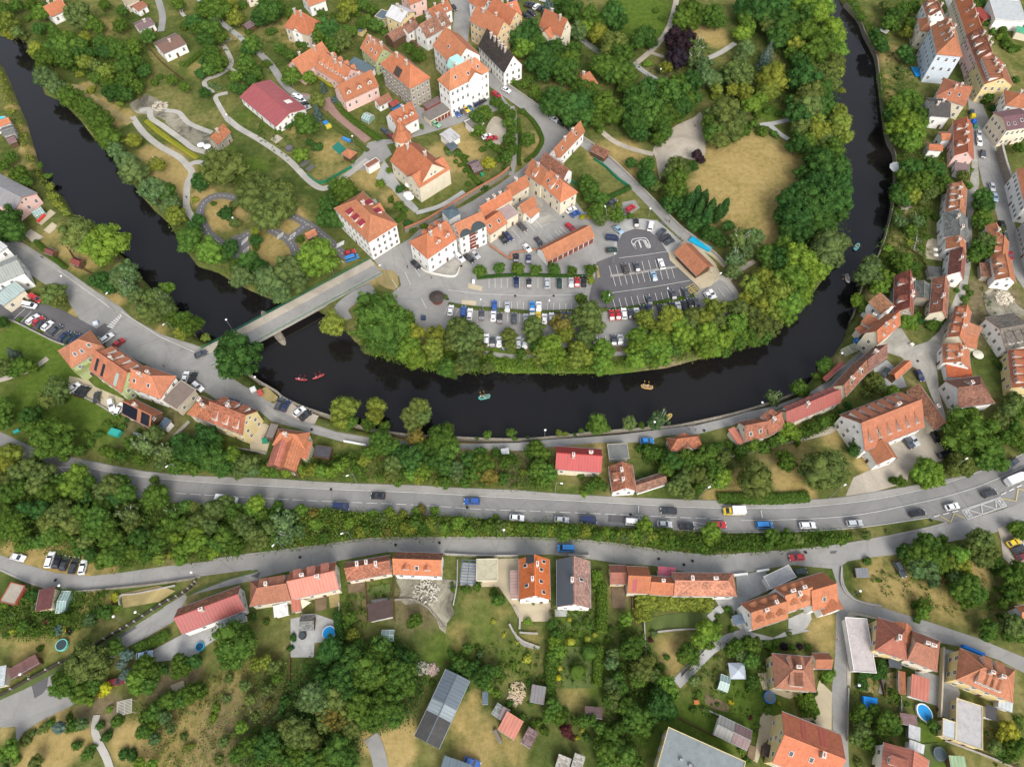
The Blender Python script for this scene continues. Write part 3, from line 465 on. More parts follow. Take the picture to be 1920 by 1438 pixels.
# ================================================================ PAINT ON ROADS AND LOTS
def gl(p): return Vector(P(*p)[:2])
def marks(name,segs,w=.14,mat='mark',z=.33):
    mb=MB()
    for s in segs: line_mb(mb,[gl(q) for q in s],w,z)
    return tag(ob(name,mb.me(name,[M[mat]])),kind='structure')
def rowlines(p,q,n,v): return [[(p[0]+(q[0]-p[0])*i/(n-1),p[1]+(q[1]-p[1])*i/(n-1)),(p[0]+(q[0]-p[0])*i/(n-1)+v[0],p[1]+(q[1]-p[1])*i/(n-1)+v[1])] for i in range(n)]
S_=[]
S_+=rowlines((917,523),(1100,524),17,(0,18))+rowlines((925,566),(1072,570),14,(-.5,19))+rowlines((842,570),(862,572),2,(-8,20))+rowlines((896,583),(1075,588),17,(0,20))+rowlines((1142,585),(1245,570),10,(3,19))+rowlines((900,630),(1180,630),26,(0,20))
S_+=rowlines((1142,500),(1240,486),9,(4.5,16.5))+rowlines((1149,520),(1259,504),11,(5,18))+rowlines((1149,562),(1273,544),12,(5,18))+rowlines((1320,545),(1360,540),4,(12,16))
S_+=rowlines((959,430),(1000,410),4,(16,18))+rowlines((1008,424),(1048,430),2,(0,0))[:0]+rowlines((1018,449),(1062,420),5,(14,13))+rowlines((1026,444),(1048,434),2,(13,12))
S_+=[[(1161,485),(1210,479),(1255,472)],[(1148,550),(1220,540),(1294,527)],[(840,545),(900,552),(1000,556),(1100,553)],[(735,525),(748,545)],[(760,512),(770,535)],[(778,505),(788,520)],[(790,560),(800,580)]]
S_+=[[(26,600),(48,580)],[(40,605),(60,585)],[(86,622),(102,606)],[(104,630),(120,615)],[(120,640),(136,622)],[(198,638),(213,632)],[(545,779),(555,765)],[(560,786),(575,770)],[(573,790),(583,779)],[(160,742),(171,735)],[(193,750),(192,745),(193,760)],[(217,760),(220,765)]]
S_+=rowlines((650,480),(640,490),3,(6,4))
marks('parking_marking',S_,.16)
def alongpx(pts,L,gap): # dashes following a line
    q=smooth([P(*p) for p in pts],n=10); out=[];acc=0;cur=[q[0]];on=True
    for a_,b_ in zip(q[:-1],q[1:]):
        seg=(b_-a_).length; t=0
        while acc+(seg-t)>=(L if on else gap):
            t+=(L if on else gap)-acc; p=a_+(b_-a_)*(t/seg); acc=0
            if on: cur.append(p); out.append(cur)
            cur=[p]; on=not on
        acc+=seg-t
        if on: cur.append(b_)
    return out
mb=MB()
for d in alongpx([(330,925),(380,928),(505,935),(630,941),(780,947),(900,955),(1010,959),(1156,965),(1265,970),(1378,975)],3.2,1.2): line_mb(mb,d,.17,.33)
for l in [[(1388,975),(1411,976),(1540,972),(1624,963),(1708,946),(1770,932),(1843,909),(1930,871)],[(1365,999),(1453,998),(1540,995),(1624,988),(1700,977),(1741,971)],[(171,879),(271,895),(400,906),(505,912),(630,918),(780,924),(927,932),(1031,937),(1140,943),(1265,950),(1349,953),(1453,953),(1520,950),(1624,939),(1708,923),(1770,907),(1860,876),(1925,848)],[(1801,957),(1875,932)]]:
    line_mb(mb,smooth([P(*p) for p in l]),.14,.335)
for d in alongpx([(1750,969),(1800,957)],1.9,1.1)+alongpx([(1876,928),(1925,905)],1.9,1.1): line_mb(mb,d,.3,.33)
for l in [[(1197,948),(1197,962)],[(1198,970),(1198,974)],[(1426,957),(1429,972)],[(110,876),(137,877)],[(110,876),(122,885)],[(1298,979),(1327,985),(1305,991)],[(1298,979),(1305,986)],[(110,508),(190,565),(206,578)],[(228,585),(300,632),(345,652),(365,661)]]: line_mb(mb,[gl(p) for p in l],.22,.34)
for k in range(7): line_mb(mb,[gl((202+k*3.9,612-k*3.6)),gl((213+k*2.6,616-k*3.4))],.5,.34)   # zebra crossing
tag(ob('road_marking',mb.me('road_marking',[M['mark']])),kind='structure')
# bus bay: box, zigzag and the two BUS words
mb=MB()
A_,B_,C_,D_=(1803,959),(1875,934),(1886,949),(1814,974)
lerp=lambda a,b,t:(a[0]+(b[0]-a[0])*t,a[1]+(b[1]-a[1])*t)
for l in [[A_,B_],[B_,C_],[C_,D_],[D_,A_],[lerp(A_,B_,.13),lerp(D_,C_,.13)],[lerp(A_,B_,.87),lerp(D_,C_,.87)],[lerp(A_,B_,.13),lerp(D_,C_,.38)],[lerp(D_,C_,.38),lerp(A_,B_,.5)],[lerp(A_,B_,.5),lerp(D_,C_,.74)],[lerp(D_,C_,.74),lerp(A_,B_,.87)]]: line_mb(mb,[gl(p) for p in l],.2,.36)
tag(ob('bus_bay_marking',mb.me('bus_bay_marking',[M['mark']])),kind='structure')
def words_on_road(txt,px,size,rot):
    cu=D.curves.new('t','FONT'); cu.body=txt; cu.size=size; cu.align_x='CENTER'; cu.align_y='CENTER'; cu.resolution_u=2; cu.offset=.03
    t=D.objects.new('t',cu); C.objects.link(t); dg=bpy.context.evaluated_depsgraph_get(); dg.update()
    me=D.meshes.new_from_object(t.evaluated_get(dg)); D.objects.remove(t); me.materials.clear(); me.materials.append(M['mark'])
    p=P(*px); o=ob('bus_lettering',me,None,(p.x,p.y,.365),(0,0,rot)); tag(o,kind='structure')
pa=gl(A_);pd=gl(D_); ang=math.atan2((pd-pa).y,(pd-pa).x)
for t in (.065,.935):
    q=lerp(lerp(A_,B_,t),lerp(D_,C_,t),.5); words_on_road('BUS',q,1.25,ang)
zz=[(1763,969),(1782,979),(1788,963),(1808,972)]; marks('yellow_marking',[zz,[(1877,935),(1904,940),(1908,917),(1925,921)],[(1286,541),(1299,533),(1312,547),(1300,557),(1286,541)],[(1290,545),(1303,537)],[(1295,551),(1308,543)],[(1292,538),(1306,552)],[(1292,549),(1306,540)]],.2,'mark_yellow',.36)
# turning loop hatch, track dashes, crossings
mb=MB()
out=smooth([P(*p) for p in [(1192,469),(1184,456),(1187,450),(1200,448),(1212,449),(1219,464),(1213,465),(1205,452),(1194,453),(1190,458),(1192,469)]],n=5); line_mb(mb,out,.3,.36)
for a_,b_ in [((1185,458),(1190,460)),((1187,463),(1192,466)),((1207,451),(1212,455)),((1209,456),(1216,460)),((1212,461),(1218,464)),((1197,452),(1202,466))]: line_mb(mb,[gl(a_),gl(b_)],.5,.36)
tag(ob('loop_marking',mb.me('loop_marking',[M['mark']])),kind='structure')
mb=MB()
for t in tr:
    for d in alongpx(t,1.0,.8): line_mb(mb,d,.16,.36)
for (x,y,ux,uy) in [(428,466,1.6,-1.2),(455,457,1.6,-1.4),(458,474,1.4,-1.2),(545,447,1.4,-1.1),(633,462,2,-1),(522,446,1.5,-1)]:
    for k in range(5):
        c=gl((x+k*ux*1.4,y+k*uy*1.4)); mb.box(c.x-.25,c.x+.25,c.y-1,c.y+1,.355,.36)
tag(ob('track_marking',mb.me('track_marking',[M['mark']])),kind='structure')
# manholes
mm=MB(); mm.cyl(0,0,0,.02,.42,k=12); mm=mm.me('manhole_cover',[M['tyre']])
mh=[(621,918),(876,952),(1235,1048),(1282,1059),(840,562),(966,556),(1038,556),(563,1045),(742,1022),(1298,1052),(1510,1036),(824,1018),(585,806),(105,1088),(1320,808),(1745,976),(1720,678),(1182,965),(865,500),(1056,408)]
lb=label_rows([(x,'dark round manhole cover') for x,y in mh],'set in the asphalt')
for (x,y),l in zip(mh,lb):
    p=P(x,y); tag(ob('manhole_cover',mm,None,(p.x,p.y,.34)),l,'manhole cover','manhole covers')
# quay walls, garden walls, hedges
wallrun('quay_wall',[(455,692),(484,714),(516,733),(532,746),(568,763),(614,779),(660,795),(705,806),(760,815),(815,818),(864,821),(906,823),(969,824),(1021,821),(1073,816),(1102,812),(1150,808),(1213,803),(1265,799),(1317,789),(1370,777),(1417,764),(1465,748),(1500,733)],.25,.7,'stone','long grey stone quay wall between the river and the riverside road','wall',z0=-4)
wallrun('quay_wall',[(1597,598),(1603,585),(1610,560),(1620,530),(1640,495),(1655,460),(1665,428),(1674,390),(1680,340),(1679,286),(1666,257),(1658,209),(1653,167),(1649,136),(1643,100),(1624,63),(1610,31),(1585,4)],.06,.35,'stone','rough stone quay wall along the right bank gardens','wall',z0=-4)
for a in [
 ([(760,437),(800,420),(833,400),(885,368),(937,338),(955,322)],2.6,.5,'stone','stone retaining wall with red brick coping below the church garden','brick_cap'),
 ([(1015,-20),(1180,-20)],1,.4,'concrete','',None),
 ([(1068,244),(1110,272),(1150,304),(1190,342),(1230,382),(1275,427),(1305,450),(1345,482),(1360,500)],1.2,.4,'concrete','pale concrete wall between the sloping footway and the poplars',None),
 ([(944,180),(966,190),(989,206),(1023,236)][:0] or [(948,158),(989,186),(1031,215)],1.0,.4,'concrete','low pale wall along the curving street beside the wooded park',None),
 ([(0,1306),(90,1256),(160,1221),(215,1188),(255,1166),(303,1134),(345,1112),(368,1092)],1.1,.3,'dark','dark panel fence with white pillars along the sloping lane','posts'),
 ([(1577,1064),(1577,1097),(1597,1122),(1640,1136)],.6,.3,'concrete','curved white kerb wall round the meadow corner',None),
 ([(1590,1290),(1589,1330),(1588,1390)],.6,.3,'concrete','low kerb wall beside the side street trees',None),
 ([(140,1110),(215,1104),(290,1096),(368,1085)],1.0,.3,'stone','dark stone wall below the lower road',None),
 ([(226,1135),(228,1117),(260,1113),(330,1098)],.8,.3,'concrete','white angled garden edging wall below the lower road',None),
 ([(440,840),(470,846),(500,852)],1.0,.3,'concrete','white garden wall behind the yellow gabled house',None),
 ([(645,828),(687,836)],1.0,.3,'white_paint','white wall beside the dry lawn on the riverside road',None),
 ([(128,733),(150,742),(190,762),(214,778)],.8,.3,'concrete','grey kerb wall at the foot of the parking yard',None),
 ([(0,598),(25,603),(60,620),(100,640),(122,648)],.8,.3,'concrete','grey wall between forecourt parking and the green lawn',None),
 ([(1300,852),(1350,838),(1400,832),(1450,822),(1500,812),(1560,796)][:0] or [(1345,868),(1370,858),(1400,850),(1450,838),(1490,828)],1,.4,'stone','old stone wall on the slope behind the tiled row houses',None),
 ([(955,1170),(965,1188),(980,1202),(1000,1210),(1012,1214)],.7,.5,'concrete','curved low garden wall on the terraced lawn',None),
 ([(964,1138),(974,1155),(974,1180)],.8,.5,'concrete','short terrace wall beside the paved patio',None),
 ([(974,1186),(1008,1188)],.7,.4,'concrete','short straight garden wall under the patio lawn',None),
 ([(1232,1185),(1270,1181),(1320,1179)],.7,.4,'concrete','grey retaining wall across the sloping lawn',None),
 ([(1278,1270),(1300,1245),(1325,1215),(1345,1200)],.6,.3,'concrete','pale edging wall beside the curved garden path',None),
 ([(740,1125),(775,1125),(800,1138),(818,1158),(834,1180)],.7,.5,'stone','curved dry stone wall around the rubble garden',None),
 ([(835,1040),(900,1043),(972,1043)],1.3,.3,'concrete','street wall in front of the pergola terrace',None),
 ([(1065,1042),(1105,1044)],1.3,.4,'concrete','street wall with gate beside the solar roof house',None),
 ([(1374,1080),(1400,1077)],1.3,.5,'white_paint','white gate wall with pillars beside the paved yard',None),
 ([(1417,1073),(1440,1069)],1.3,.5,'white_paint','white gate wall next to the white terrace roof',None),
 ([(1655,1345),(1690,1352),(1712,1362)][:0] or [(1686,1305),(1687,1335)],1.2,.2,'concrete','thin concrete fence by the oval pool garden',None),
 ([(1764,1215),(1761,1290),(1758,1345)],1.8,.4,'beigepave','yellowish wall between the two right hand plots',None),
 ([(1846,1322),(1858,1330)][:0] or [(1845,1405),(1880,1425),(1915,1450)],1,.3,'wood','brown fence running to the lower right corner',None),
 ([(1540,1180),(1545,1181)][:0] or [(0,1170),(40,1150),(75,1120)][:0] or [(60,1140),(75,1125)],.5,.2,'concrete','thin garden edge near the dark red shed',None),
 ([(735,262),(760,280)][:0] or [(1055,330),(1085,350),(1120,372),(1140,386)],1.0,.3,'green_paint','dark green fence at the roof garden edge',None),
 ([(1113,300),(1135,315),(1155,335),(1180,352)],1.3,.25,'green_paint','green screen fence beside the sloping footway',None),
 ([(577,330),(600,345),(625,335),(660,315)],1.3,.25,'green_paint','dark green fence around the kindergarten garden corner',None),
 ([(1275,865),(1285,850)][:0] or [(545,1232),(544,1300)],1.2,.15,'wood','thin fence between the lower gardens',None),
 ([(784,500),(803,512),(850,520),(862,505)],1.0,.25,'trim','low white wall around the sloping forecourt of the white house',None),
 ([(918,462),(940,478),(958,488),(960,478),(985,474),(1006,470)],1.0,.35,'stone','brown coped wall around the inner courtyard parking','brick_cap'),
 ([(1868,285),(1880,330),(1900,380)],4,.6,'stone','tall retaining wall with dark niches beside the upper street','concrete'),
 ]:
    if a[4]: wallrun('wall' if a[3] not in('green_paint','wood') else 'fence',*a[:4],a[4],'fence' if a[3] in('green_paint','wood') else 'wall',cap=None if a[5]=='posts' else a[5],posts=(22,'concrete') if a[5]=='posts' else None)
for k,(px,where) in enumerate([([(636,1130),(640,1208)],'right of the round pool plot'),([(686,1085),(690,1165)],'left of the dark brown garage'),([(738,1080),(741,1165)],'right of the dark brown garage'),([(858,1050),(857,1095),(850,1135)],'left of the blue-grey pergola'),([(1034,1135),(1032,1215)],'right of the terraced patio'),([(1184,1120),(1186,1165)],'below the magenta strip dormer house'),([(1207,1160),(1210,1215),(1214,1270)],'left of the dry upper lawn'),([(1270,1345),(1338,1380)],'above the grey flat hall'),([(1646,1262),(1656,1305)],'beside the long thin outbuilding'),([(1770,1388),(1846,1416),(1920,1446)],'below the L-shaped flat roof'),([(270,78),(300,115),(345,152)],'across the wooded slope at the top left'),([(1278,1265),(1290,1255),(1300,1242)],'by the vegetable garden'),([(404,1180),(406,1150),(462,1160)][:2],'behind the rusty red roof'),([(1800,1080),(1840,1100)],'under the meadow trees'),([(212,1120),(214,1145)],'in the left lower garden'),([(1322,1330),(1345,1340),(1368,1352)],'by the mauve sheet workshop'),([(800,1252),(832,1240),(878,1272)][1:],'at the slate barn'),([(1690,460),(1720,480),(1735,500)],'across the terraces of the right bank'),([(1715,400),(1718,440),(1712,470)],'between two right bank terraces'),([(130,470),(150,500),(180,520)],'behind the larger playground hut')]):
    wallrun('fence' if k%3 else 'wall',px,1.1 if k%3 else .8,.12 if k%3 else .3,'wood' if k%3 else 'concrete',('thin dark fence ' if k%3 else 'low grey garden wall ')+where,'fence' if k%3 else 'wall')
# ================================================================ BUILDINGS
RC=dict(o=(.43,.160,.080),O=(.43,.175,.098),r=(.27,.05,.04),m=(.28,.045,.06),b=(.25,.115,.075),B=(.15,.09,.07),g=(.17,.165,.155),d=(.06,.066,.075),w=(.46,.46,.46),p=(.41,.148,.103),s=(.10,.13,.15),k=(.06,.047,.042),c=(.34,.325,.285),v=(.17,.11,.11),e=(.42,.36,.25),t=(.22,.36,.33),R=(.31,.088,.066))
WC=dict(white=(.74,.73,.70),cream=(.62,.56,.43),yellow=(.60,.49,.25),pink=(.68,.45,.40),green=(.36,.42,.20),grey=(.38,.37,.34),stone=(.30,.27,.22),wood=(.10,.06,.035),beige=(.50,.44,.34),blue=(.50,.56,.62),ochre=(.58,.43,.24),red=(.35,.07,.05))
# shared fittings
wm=MB(); wm.box(-.58,.58,-.06,.05,-.78,.78,0); wm.box(-.45,.45,-.075,0,-.66,.66,1); wm.box(-.03,.03,-.09,0,-.66,.66,0); wm.box(-.45,.45,-.09,0,.12,.18,0); wm.box(-.66,.66,-.16,.05,-.88,-.78,0)
WIN=wm.me('window',[M['trim'],M['glass']])
wm=MB(); wm.box(-.6,.6,-.06,.05,0,2.15,0); wm.box(-.47,.47,-.09,0,0,2.02,1); DOOR=wm.me('door',[M['trim'],M['wood']])
wm=MB(); wm.box(-1.25,1.25,-.06,.05,0,2.3,0); wm.box(-1.15,1.15,-.09,0,0,2.2,1); GATE=wm.me('garage_door',[M['trim'],M['red_door']])
wm=MB(); wm.box(-.5,.5,-.7,.7,0,.14,0); wm.box(-.4,.4,-.6,.6,.1,.17,1); SKY=wm.me('skylight',[M['trim'],M['glass']])
wm=MB(); wm.box(-.45,.45,-.32,.32,-2.2,1.3,0); wm.box(-.55,.55,-.42,.42,1.3,1.45,1); wm.box(-.3,-.05,-.15,.15,1.45,1.7,2); wm.box(.05,.3,-.15,.15,1.45,1.7,2); CHIM=wm.me('chimney',[M['chimney'],M['trim'],M['ridge']])
wm=MB(); wm.box(-1,1,-.04,.04,-1,1,0)
NB_=[0]
def building(label,A,B,Cc,h,kind='g',roof='o',wall='white',rise=None,mat='tile',win=1,chim=1,dA=0,dC=0,dk='s',skA=0,skC=0,name='house',cat=None,door=True,over=.35,extra=None,wrows=None,z0=0,gates=0,split=None,wing=None,roofcol=None,parapet=True,dcol=None):
    if A[0]>1725 and 220<A[1]<735: h*=.74
    a=P(*A,h); b=P(*B,h); c=None if isinstance(Cc,(int,float)) else P(*Cc,h)
    u=(b-a).normalized(); L=(b-a).length
    v=Vector((-u.y,u.x,0)); W=Cc if c is None else (c-a).dot(v)
    flip=W<0
    if flip: a,b=b,a; u=-u; v=-v; W=-W; 
    W=max(W,1.5); cen=(a+b)/2+v*(W/2)
    root=empty(name,(cen.x,cen.y,0),math.atan2(u.y,u.x)); tag(root,label,cat or name.replace('_',' '))
    l,w=L/2,W/2; ov=over; rng=random.Random(NB_[0]); NB_[0]+=1
    rc=RC[roof] if roofcol is None else roofcol; wc=WC[wall]; j=rng.uniform(.93,1.07); j=rng.uniform(.8,1.12); hj=rng.uniform(-.12,.12); rc=tuple(x*j*(1 if roofcol is None else .82)*q for x,q in zip(rc,(1,1+hj*.8,1+hj)))
    if rise is None: rise=w*.82
    if A[0]>1725 and 150<A[1]<735: rise*=.66
    hx=min(w*.95,l*.9)
    mats=[M['roof_'+mat],M['ridge'],M['trim']] if kind in'ghHGxs' else None
    wl,ww=l-ov,w-ov
    hl=hr=0
    if kind=='h': hl=hr=hx
    if kind=='H': hl,hr=(0,hx) if not flip else (hx,0)   # hip at B end
    if kind=='G': hl,hr=(hx,0) if not flip else (0,hx)   # hip at A end
    # ---- walls
    mb=MB()
    zt=h-.12
    if kind in('f',):
        mb.box(-wl,wl,-ww,ww,z0,h-.02)
    elif kind=='s':
        z1=zt+rise*.98
        mb.loft([[(x,-ww,z0),(x,ww,z0),(x,ww,z1),(x,-ww,zt)] for x in (-wl,wl)])
    else:
        sl=rise/w; zo=zt+ov*sl
        if hl==0 and hr==0: mb.loft([[(x,-ww,z0),(x,ww,z0),(x,ww,zo),(x,0,zt+rise-.04),(x,-ww,zo)] for x in (-wl,wl)])
        else:
            mb.box(-wl,wl,-ww,ww,z0,zo-.05)
            if hl==0: mb.loft([[(x,-ww,zo-.06),(x,ww,zo-.06),(x,0,zt+rise-.04)] for x in (-wl,-wl+.4)])
            if hr==0: mb.loft([[(x,-ww,zo-.06),(x,ww,zo-.06),(x,0,zt+rise-.04)] for x in (wl-.4,wl)])
    ob('wall',mb.me('wall',[M['plaster']]),root,col=wc)
    # ---- roof
    T=.22
    V=[];Fc=[];FM=[];UV=[]
    def face(pts,m=0,uv=None):
        n=len(V); V.extend(pts); Fc.append(tuple(range(n,n+len(pts)))); FM.append(m); UV.append(uv or [(p[0],p[1]) for p in pts])
    def slab(pts,axis): # roof plane with underside and edges; axis 'x': rows run along x
        q=Vector(pts[1])-Vector(pts[0]); nn=None
        P3=[Vector(p) for p in pts]; nrm=(P3[1]-P3[0]).cross(P3[2]-P3[1]).normalized()
        if nrm.z<0: P3=P3[::-1]; nrm=-nrm
        up=Vector((nrm.x,nrm.y,0)); 
        dn=up.normalized() if up.length>1e-4 else Vector((0,-1,0)); al=Vector((-dn.y,dn.x,0))
        sdir=dn.cross(al).cross(nrm) if False else (nrm.cross(al)).normalized()
        uv=[(p.dot(al),p.dot(sdir)) for p in P3]
        face([tuple(p) for p in P3],0,uv)
        Q=[p-Vector((0,0,T)) for p in P3]; face([tuple(p) for p in Q[::-1]],2)
        for i in range(len(P3)):
            k=(i+1)%len(P3); face([tuple(P3[i]),tuple(Q[i]),tuple(Q[k]),tuple(P3[k])],1)
    zr=h+rise
    if kind=='f':
        mb=MB(); mb.box(-l,l,-w,w,h-.02,h+.12,0)
        o=ob('roof',mb.me('roof',[M['flatroof'],M['trim']]),root,col=rc)
        if parapet:
            pb=MB(); e=.16
            for bx in ((-l,l,-w,-w+e),(-l,l,w-e,w),(-l,-l+e,-w+e,w-e),(l-e,l,-w+e,w-e)): pb.box(*bx,h+.121,h+.3)
            ob('parapet',pb.me('parapet',[M['plaster']]),root,col=tuple(min(1,x*.9) for x in wc))
        zf=lambda x,y:h+.12
    elif kind=='s':
        slab([(-l,-w,h),(l,-w,h),(l,w,zr),(-l,w,zr)],'x'); zf=lambda x,y:h+rise*(y+w)/(2*w)
    else:
        r0=(-l+hl,0,zr); r1=(l-hr,0,zr)
        slab([(-l,-w,h),(l,-w,h),r1,r0],'x'); slab([(l,w,h),(-l,w,h),r0,r1],'x')
        if hl: slab([(-l,w,h),(-l,-w,h),r0],'y')
        if hr: slab([(l,-w,h),(l,w,h),r1],'y')
        zf=lambda x,y:h+rise*(1-abs(y)/w)
    if kind!='f':
        ro=ob('roof',mesh('roof',V,Fc,mats,FM,UV),root,col=rc)
        if kind!='s':
            rm=MB(); rm.tube((r0[0],0,zr+.03),(r1[0],0,zr+.03),.16,k=5)
            for cnd,e,sg in ((hl,r0,-1),(hr,r1,1)):
                if cnd:
                    for sy in(-1,1): rm.tube(e,(sg*l,sy*w,h+.03),.13,k=5)
            ob('ridge_cap',rm.me('ridge_cap',[M['plain']]),root,col=tuple(min(1,x*1.12) for x in rc))
        gm_=MB()
        gm_.tube((-l,-w-.06,h-.05),(l,-w-.06,h-.05),.08,k=4)
        if kind!='s': gm_.tube((-l,w+.06,h-.05),(l,w+.06,h-.05),.08,k=4)
        ob('gutter',gm_.me('gutter',[M['metal_grey']]),root)
    # ---- windows on the walls that face the open side
    Rz=root.rotation_euler.z; camv=Vector((0,0,HC))
    def visible(nx_,ny_,x,y):
        n=Vector((nx_*math.cos(Rz)-ny_*math.sin(Rz),nx_*math.sin(Rz)+ny_*math.cos(Rz),0)); p=Vector((cen.x+x*math.cos(Rz)-y*math.sin(Rz),cen.y+x*math.sin(Rz)+y*math.cos(Rz),h/2))
        return n.dot((camv-p).normalized())>.02
    rows=wrows if wrows else max(1,int((h-.6)/2.9))
    walls=[(0,-1,0,-ww,wl,0),(0,1,0,ww,wl,math.pi),(-1,0,-wl,0,ww,-math.pi/2),(1,0,wl,0,ww,math.pi/2)]
    done=False
    for nx_,ny_,x,y,hl_,rz in walls:
        if not visible(nx_,ny_,x,y): continue
        if gates and ny_==-1:
            for k in range(gates):
                t=-hl_+(k+.5)*2*hl_/gates; ob('garage_door',GATE,root,(t if ny_ else x,y if ny_ else t,0),(0,0,rz),(min(1.,2*hl_/gates/2.7),1,min(1,(h-.3)/2.4)))
            continue
        if win:
            n=max(1,int(2*hl_/(2.9 if win==1 else 2.2)))
            if 2*hl_<2.2: n=0
            for r in range(rows):
                for k in range(n):
                    if rng.random()<.06: continue
                    t=-hl_+(k+.5)*2*hl_/n; z=(h-.4)*(r+.58)/rows
                    isd=(r==0 and k==n//2 and door and not done and hl_>2)
                    xx,yy=(t,y) if ny_ else (x,t)
                    if isd: ob('door',DOOR,root,(xx,yy,0),(0,0,rz)); done=True
                    else: ob('window',WIN,root,(xx,yy,z),(0,0,rz),(.95,1,min(1.05,(h/rows)/3.1)))
            if nx_ and rise>2 and kind=='g' and ww>2.6:
                for t in ((-.9,.9) if ww>3.4 else (0,)): ob('window',WIN,root,(x,t,h+rise*.32),(0,0,rz),(.8,1,.72))
    # ---- dormers, skylights, chimneys
    if kind!='f' and kind!='s':
        sl=rise/w
        for n,sy,key in ((dA,-1,'A'),(dC,1,'C')):
            if not n: continue
            x0,x1=-l+hl*.75+.8,l-hr*.75-.8
            for k in range(n):
                x=x0+(k+.5)*(x1-x0)/n; dm=MB(); kk=dk if len(dk)==1 else dk[sy>0]; hw=.55 if kk=='t' else .95; fy=w*.66; zb=h+rise*(1-fy/w); dh=1.25
                if kk in'stu': # lean-to dormer: flat roof meets the slope higher up
                    fy=w*(.8 if kk=='s' else .76); zb=h+rise*(1-fy/w); bk=w*(.14 if kk=='s' else .3 if kk=='t' else .42); zbk=h+rise*(1-bk/w)+.03; zt_=min(zb+1.7,zb+(zbk-zb)*.78)
                    for X0,X1 in ((-hw,-hw+.08),(hw-.08,hw)): dm.loft([[(X,fy,zb-.1),(X,fy,zt_),(X,bk,zbk)] for X in (X0,X1)],0)
                    dm.poly([(-hw,fy,zb),(hw,fy,zb),(hw,fy,zt_),(-hw,fy,zt_)],0)
                    dm.loft([[(X,fy+.22,zt_-.02),(X,bk-.1,zbk),(X,bk-.1,zbk+.12),(X,fy+.22,zt_+.1)] for X in (-hw-.15,hw+.15)],1)
                else: # gabled dormer
                    zt_=zb+1.05; zp=zt_+hw*.85; bk=max(fy-(zp-zb)/sl,.1); b2=max(fy-(zt_-zb)/sl,.1); zbk=h+rise*(1-bk/w); zb2=h+rise*(1-b2/w)
                    dm.poly([(-hw,fy,zb-.1),(hw,fy,zb-.1),(hw,fy,zt_),(0,fy,zp),(-hw,fy,zt_)],0)
                    for s in(-1,1):
                        dm.poly([(s*hw,fy,zb-.1),(s*hw,fy,zt_),(s*hw,b2,zb2)],0)
                        f0=[(s*(hw+.18),fy+.25,zt_-.12),(0,fy+.25,zp+.05),(0,bk,zbk+.05),(s*(hw+.18),b2,zb2-.08)]
                        f1=[(p[0],p[1],p[2]+.12) for p in f0]; dm.loft([f0,f1],1)
                me=mesh('dormer',dm.v,dm.f,[M['trim'],M['roof_old' if mat=='old' else 'roof_tile']],dm.m)
                l_=me.uv_layers.new(name='uv'); l_.data.foreach_set('uv',np.array([(v_[0],v_[1]) for p_ in me.polygons for v_ in (me.vertices[i].co for i in p_.vertices)],dtype=np.float32).ravel())
                o=ob('dormer',me,root,(x,0,0),(0,0,0) if sy>0 else (0,0,math.pi),col=dcol or rc)
                ob('window',WIN,o,(0,fy,zb+.6),(0,0,math.pi),(.9,.9,.55))
        ang=math.atan2(rise,w)
        for n,sy in ((skA,-1),(skC,1)):
            for k in range(n):
                x=-l+hl*.6+(k+.5)*(2*l-(hl+hr)*.6)/n+rng.uniform(-.6,.6); y=sy*w*rng.uniform(.38,.6)
                ob('skylight',SKY,root,(x,y,zf(x,y)),(-sy*ang,0,0))
        for k in range(chim):
            x=-l*.7+hl*.4+(k+.5+rng.uniform(-.2,.2))*(1.4*l-.4*(hl+hr))/max(chim,1); y=rng.choice((-1,1))*w*.16
            ob('chimney',CHIM,root,(x,y,zr+.1),(0,0,0 if rng.random()<.6 else math.pi/2),(rng.uniform(.9,1.3),1,.8))
    elif kind=='f' and chim>0 and win:
        for k in range(chim):
            vb=MB(); vb.box(-.4,.4,-.3,.3,0,.7); ob('roof_vent',vb.me('roof_vent',[M['metal_grey']]),root,(rng.uniform(-l*.6,l*.6),rng.uniform(-w*.6,w*.6),h+.12))
    if extra: extra(root,l,w,h,rise,zf,-1 if flip else 1)
    return root
def patch(name,mat,col,x0,x1,f0,f1,side): # a differently covered panel lying on the A (side=-1) or C slope; f = fraction from eave to ridge
    def fn(root,l,w,h,rise,zf,fl):
        sy=side; mb=MB(); X0,X1=x0*l,x1*l
        if fl<0: X0,X1=-X1,-X0
        pts=[(X0,sy*w*(1-f0)),(X1,sy*w*(1-f0)),(X1,sy*w*(1-f1)),(X0,sy*w*(1-f1))]
        if sy>0: pts=pts[::-1]
        up=[(x,y,zf(x,y)+.07) for x,y in pts]; lo=[(x,y,zf(x,y)+.005) for x,y in pts]; mb.loft([lo,up])
        me=mb.me(name,[M[mat]]); l_=me.uv_layers.new(name='uv'); l_.data.foreach_set('uv',np.array([(me.vertices[i].co.x,me.vertices[i].co.y) for p_ in me.polygons for i in p_.vertices],dtype=np.float32).ravel())
        ob(name,me,root,col=col)
    return fn
def many(*fs):
    def fn(*a):
        for f in fs: f(*a)
    return fn
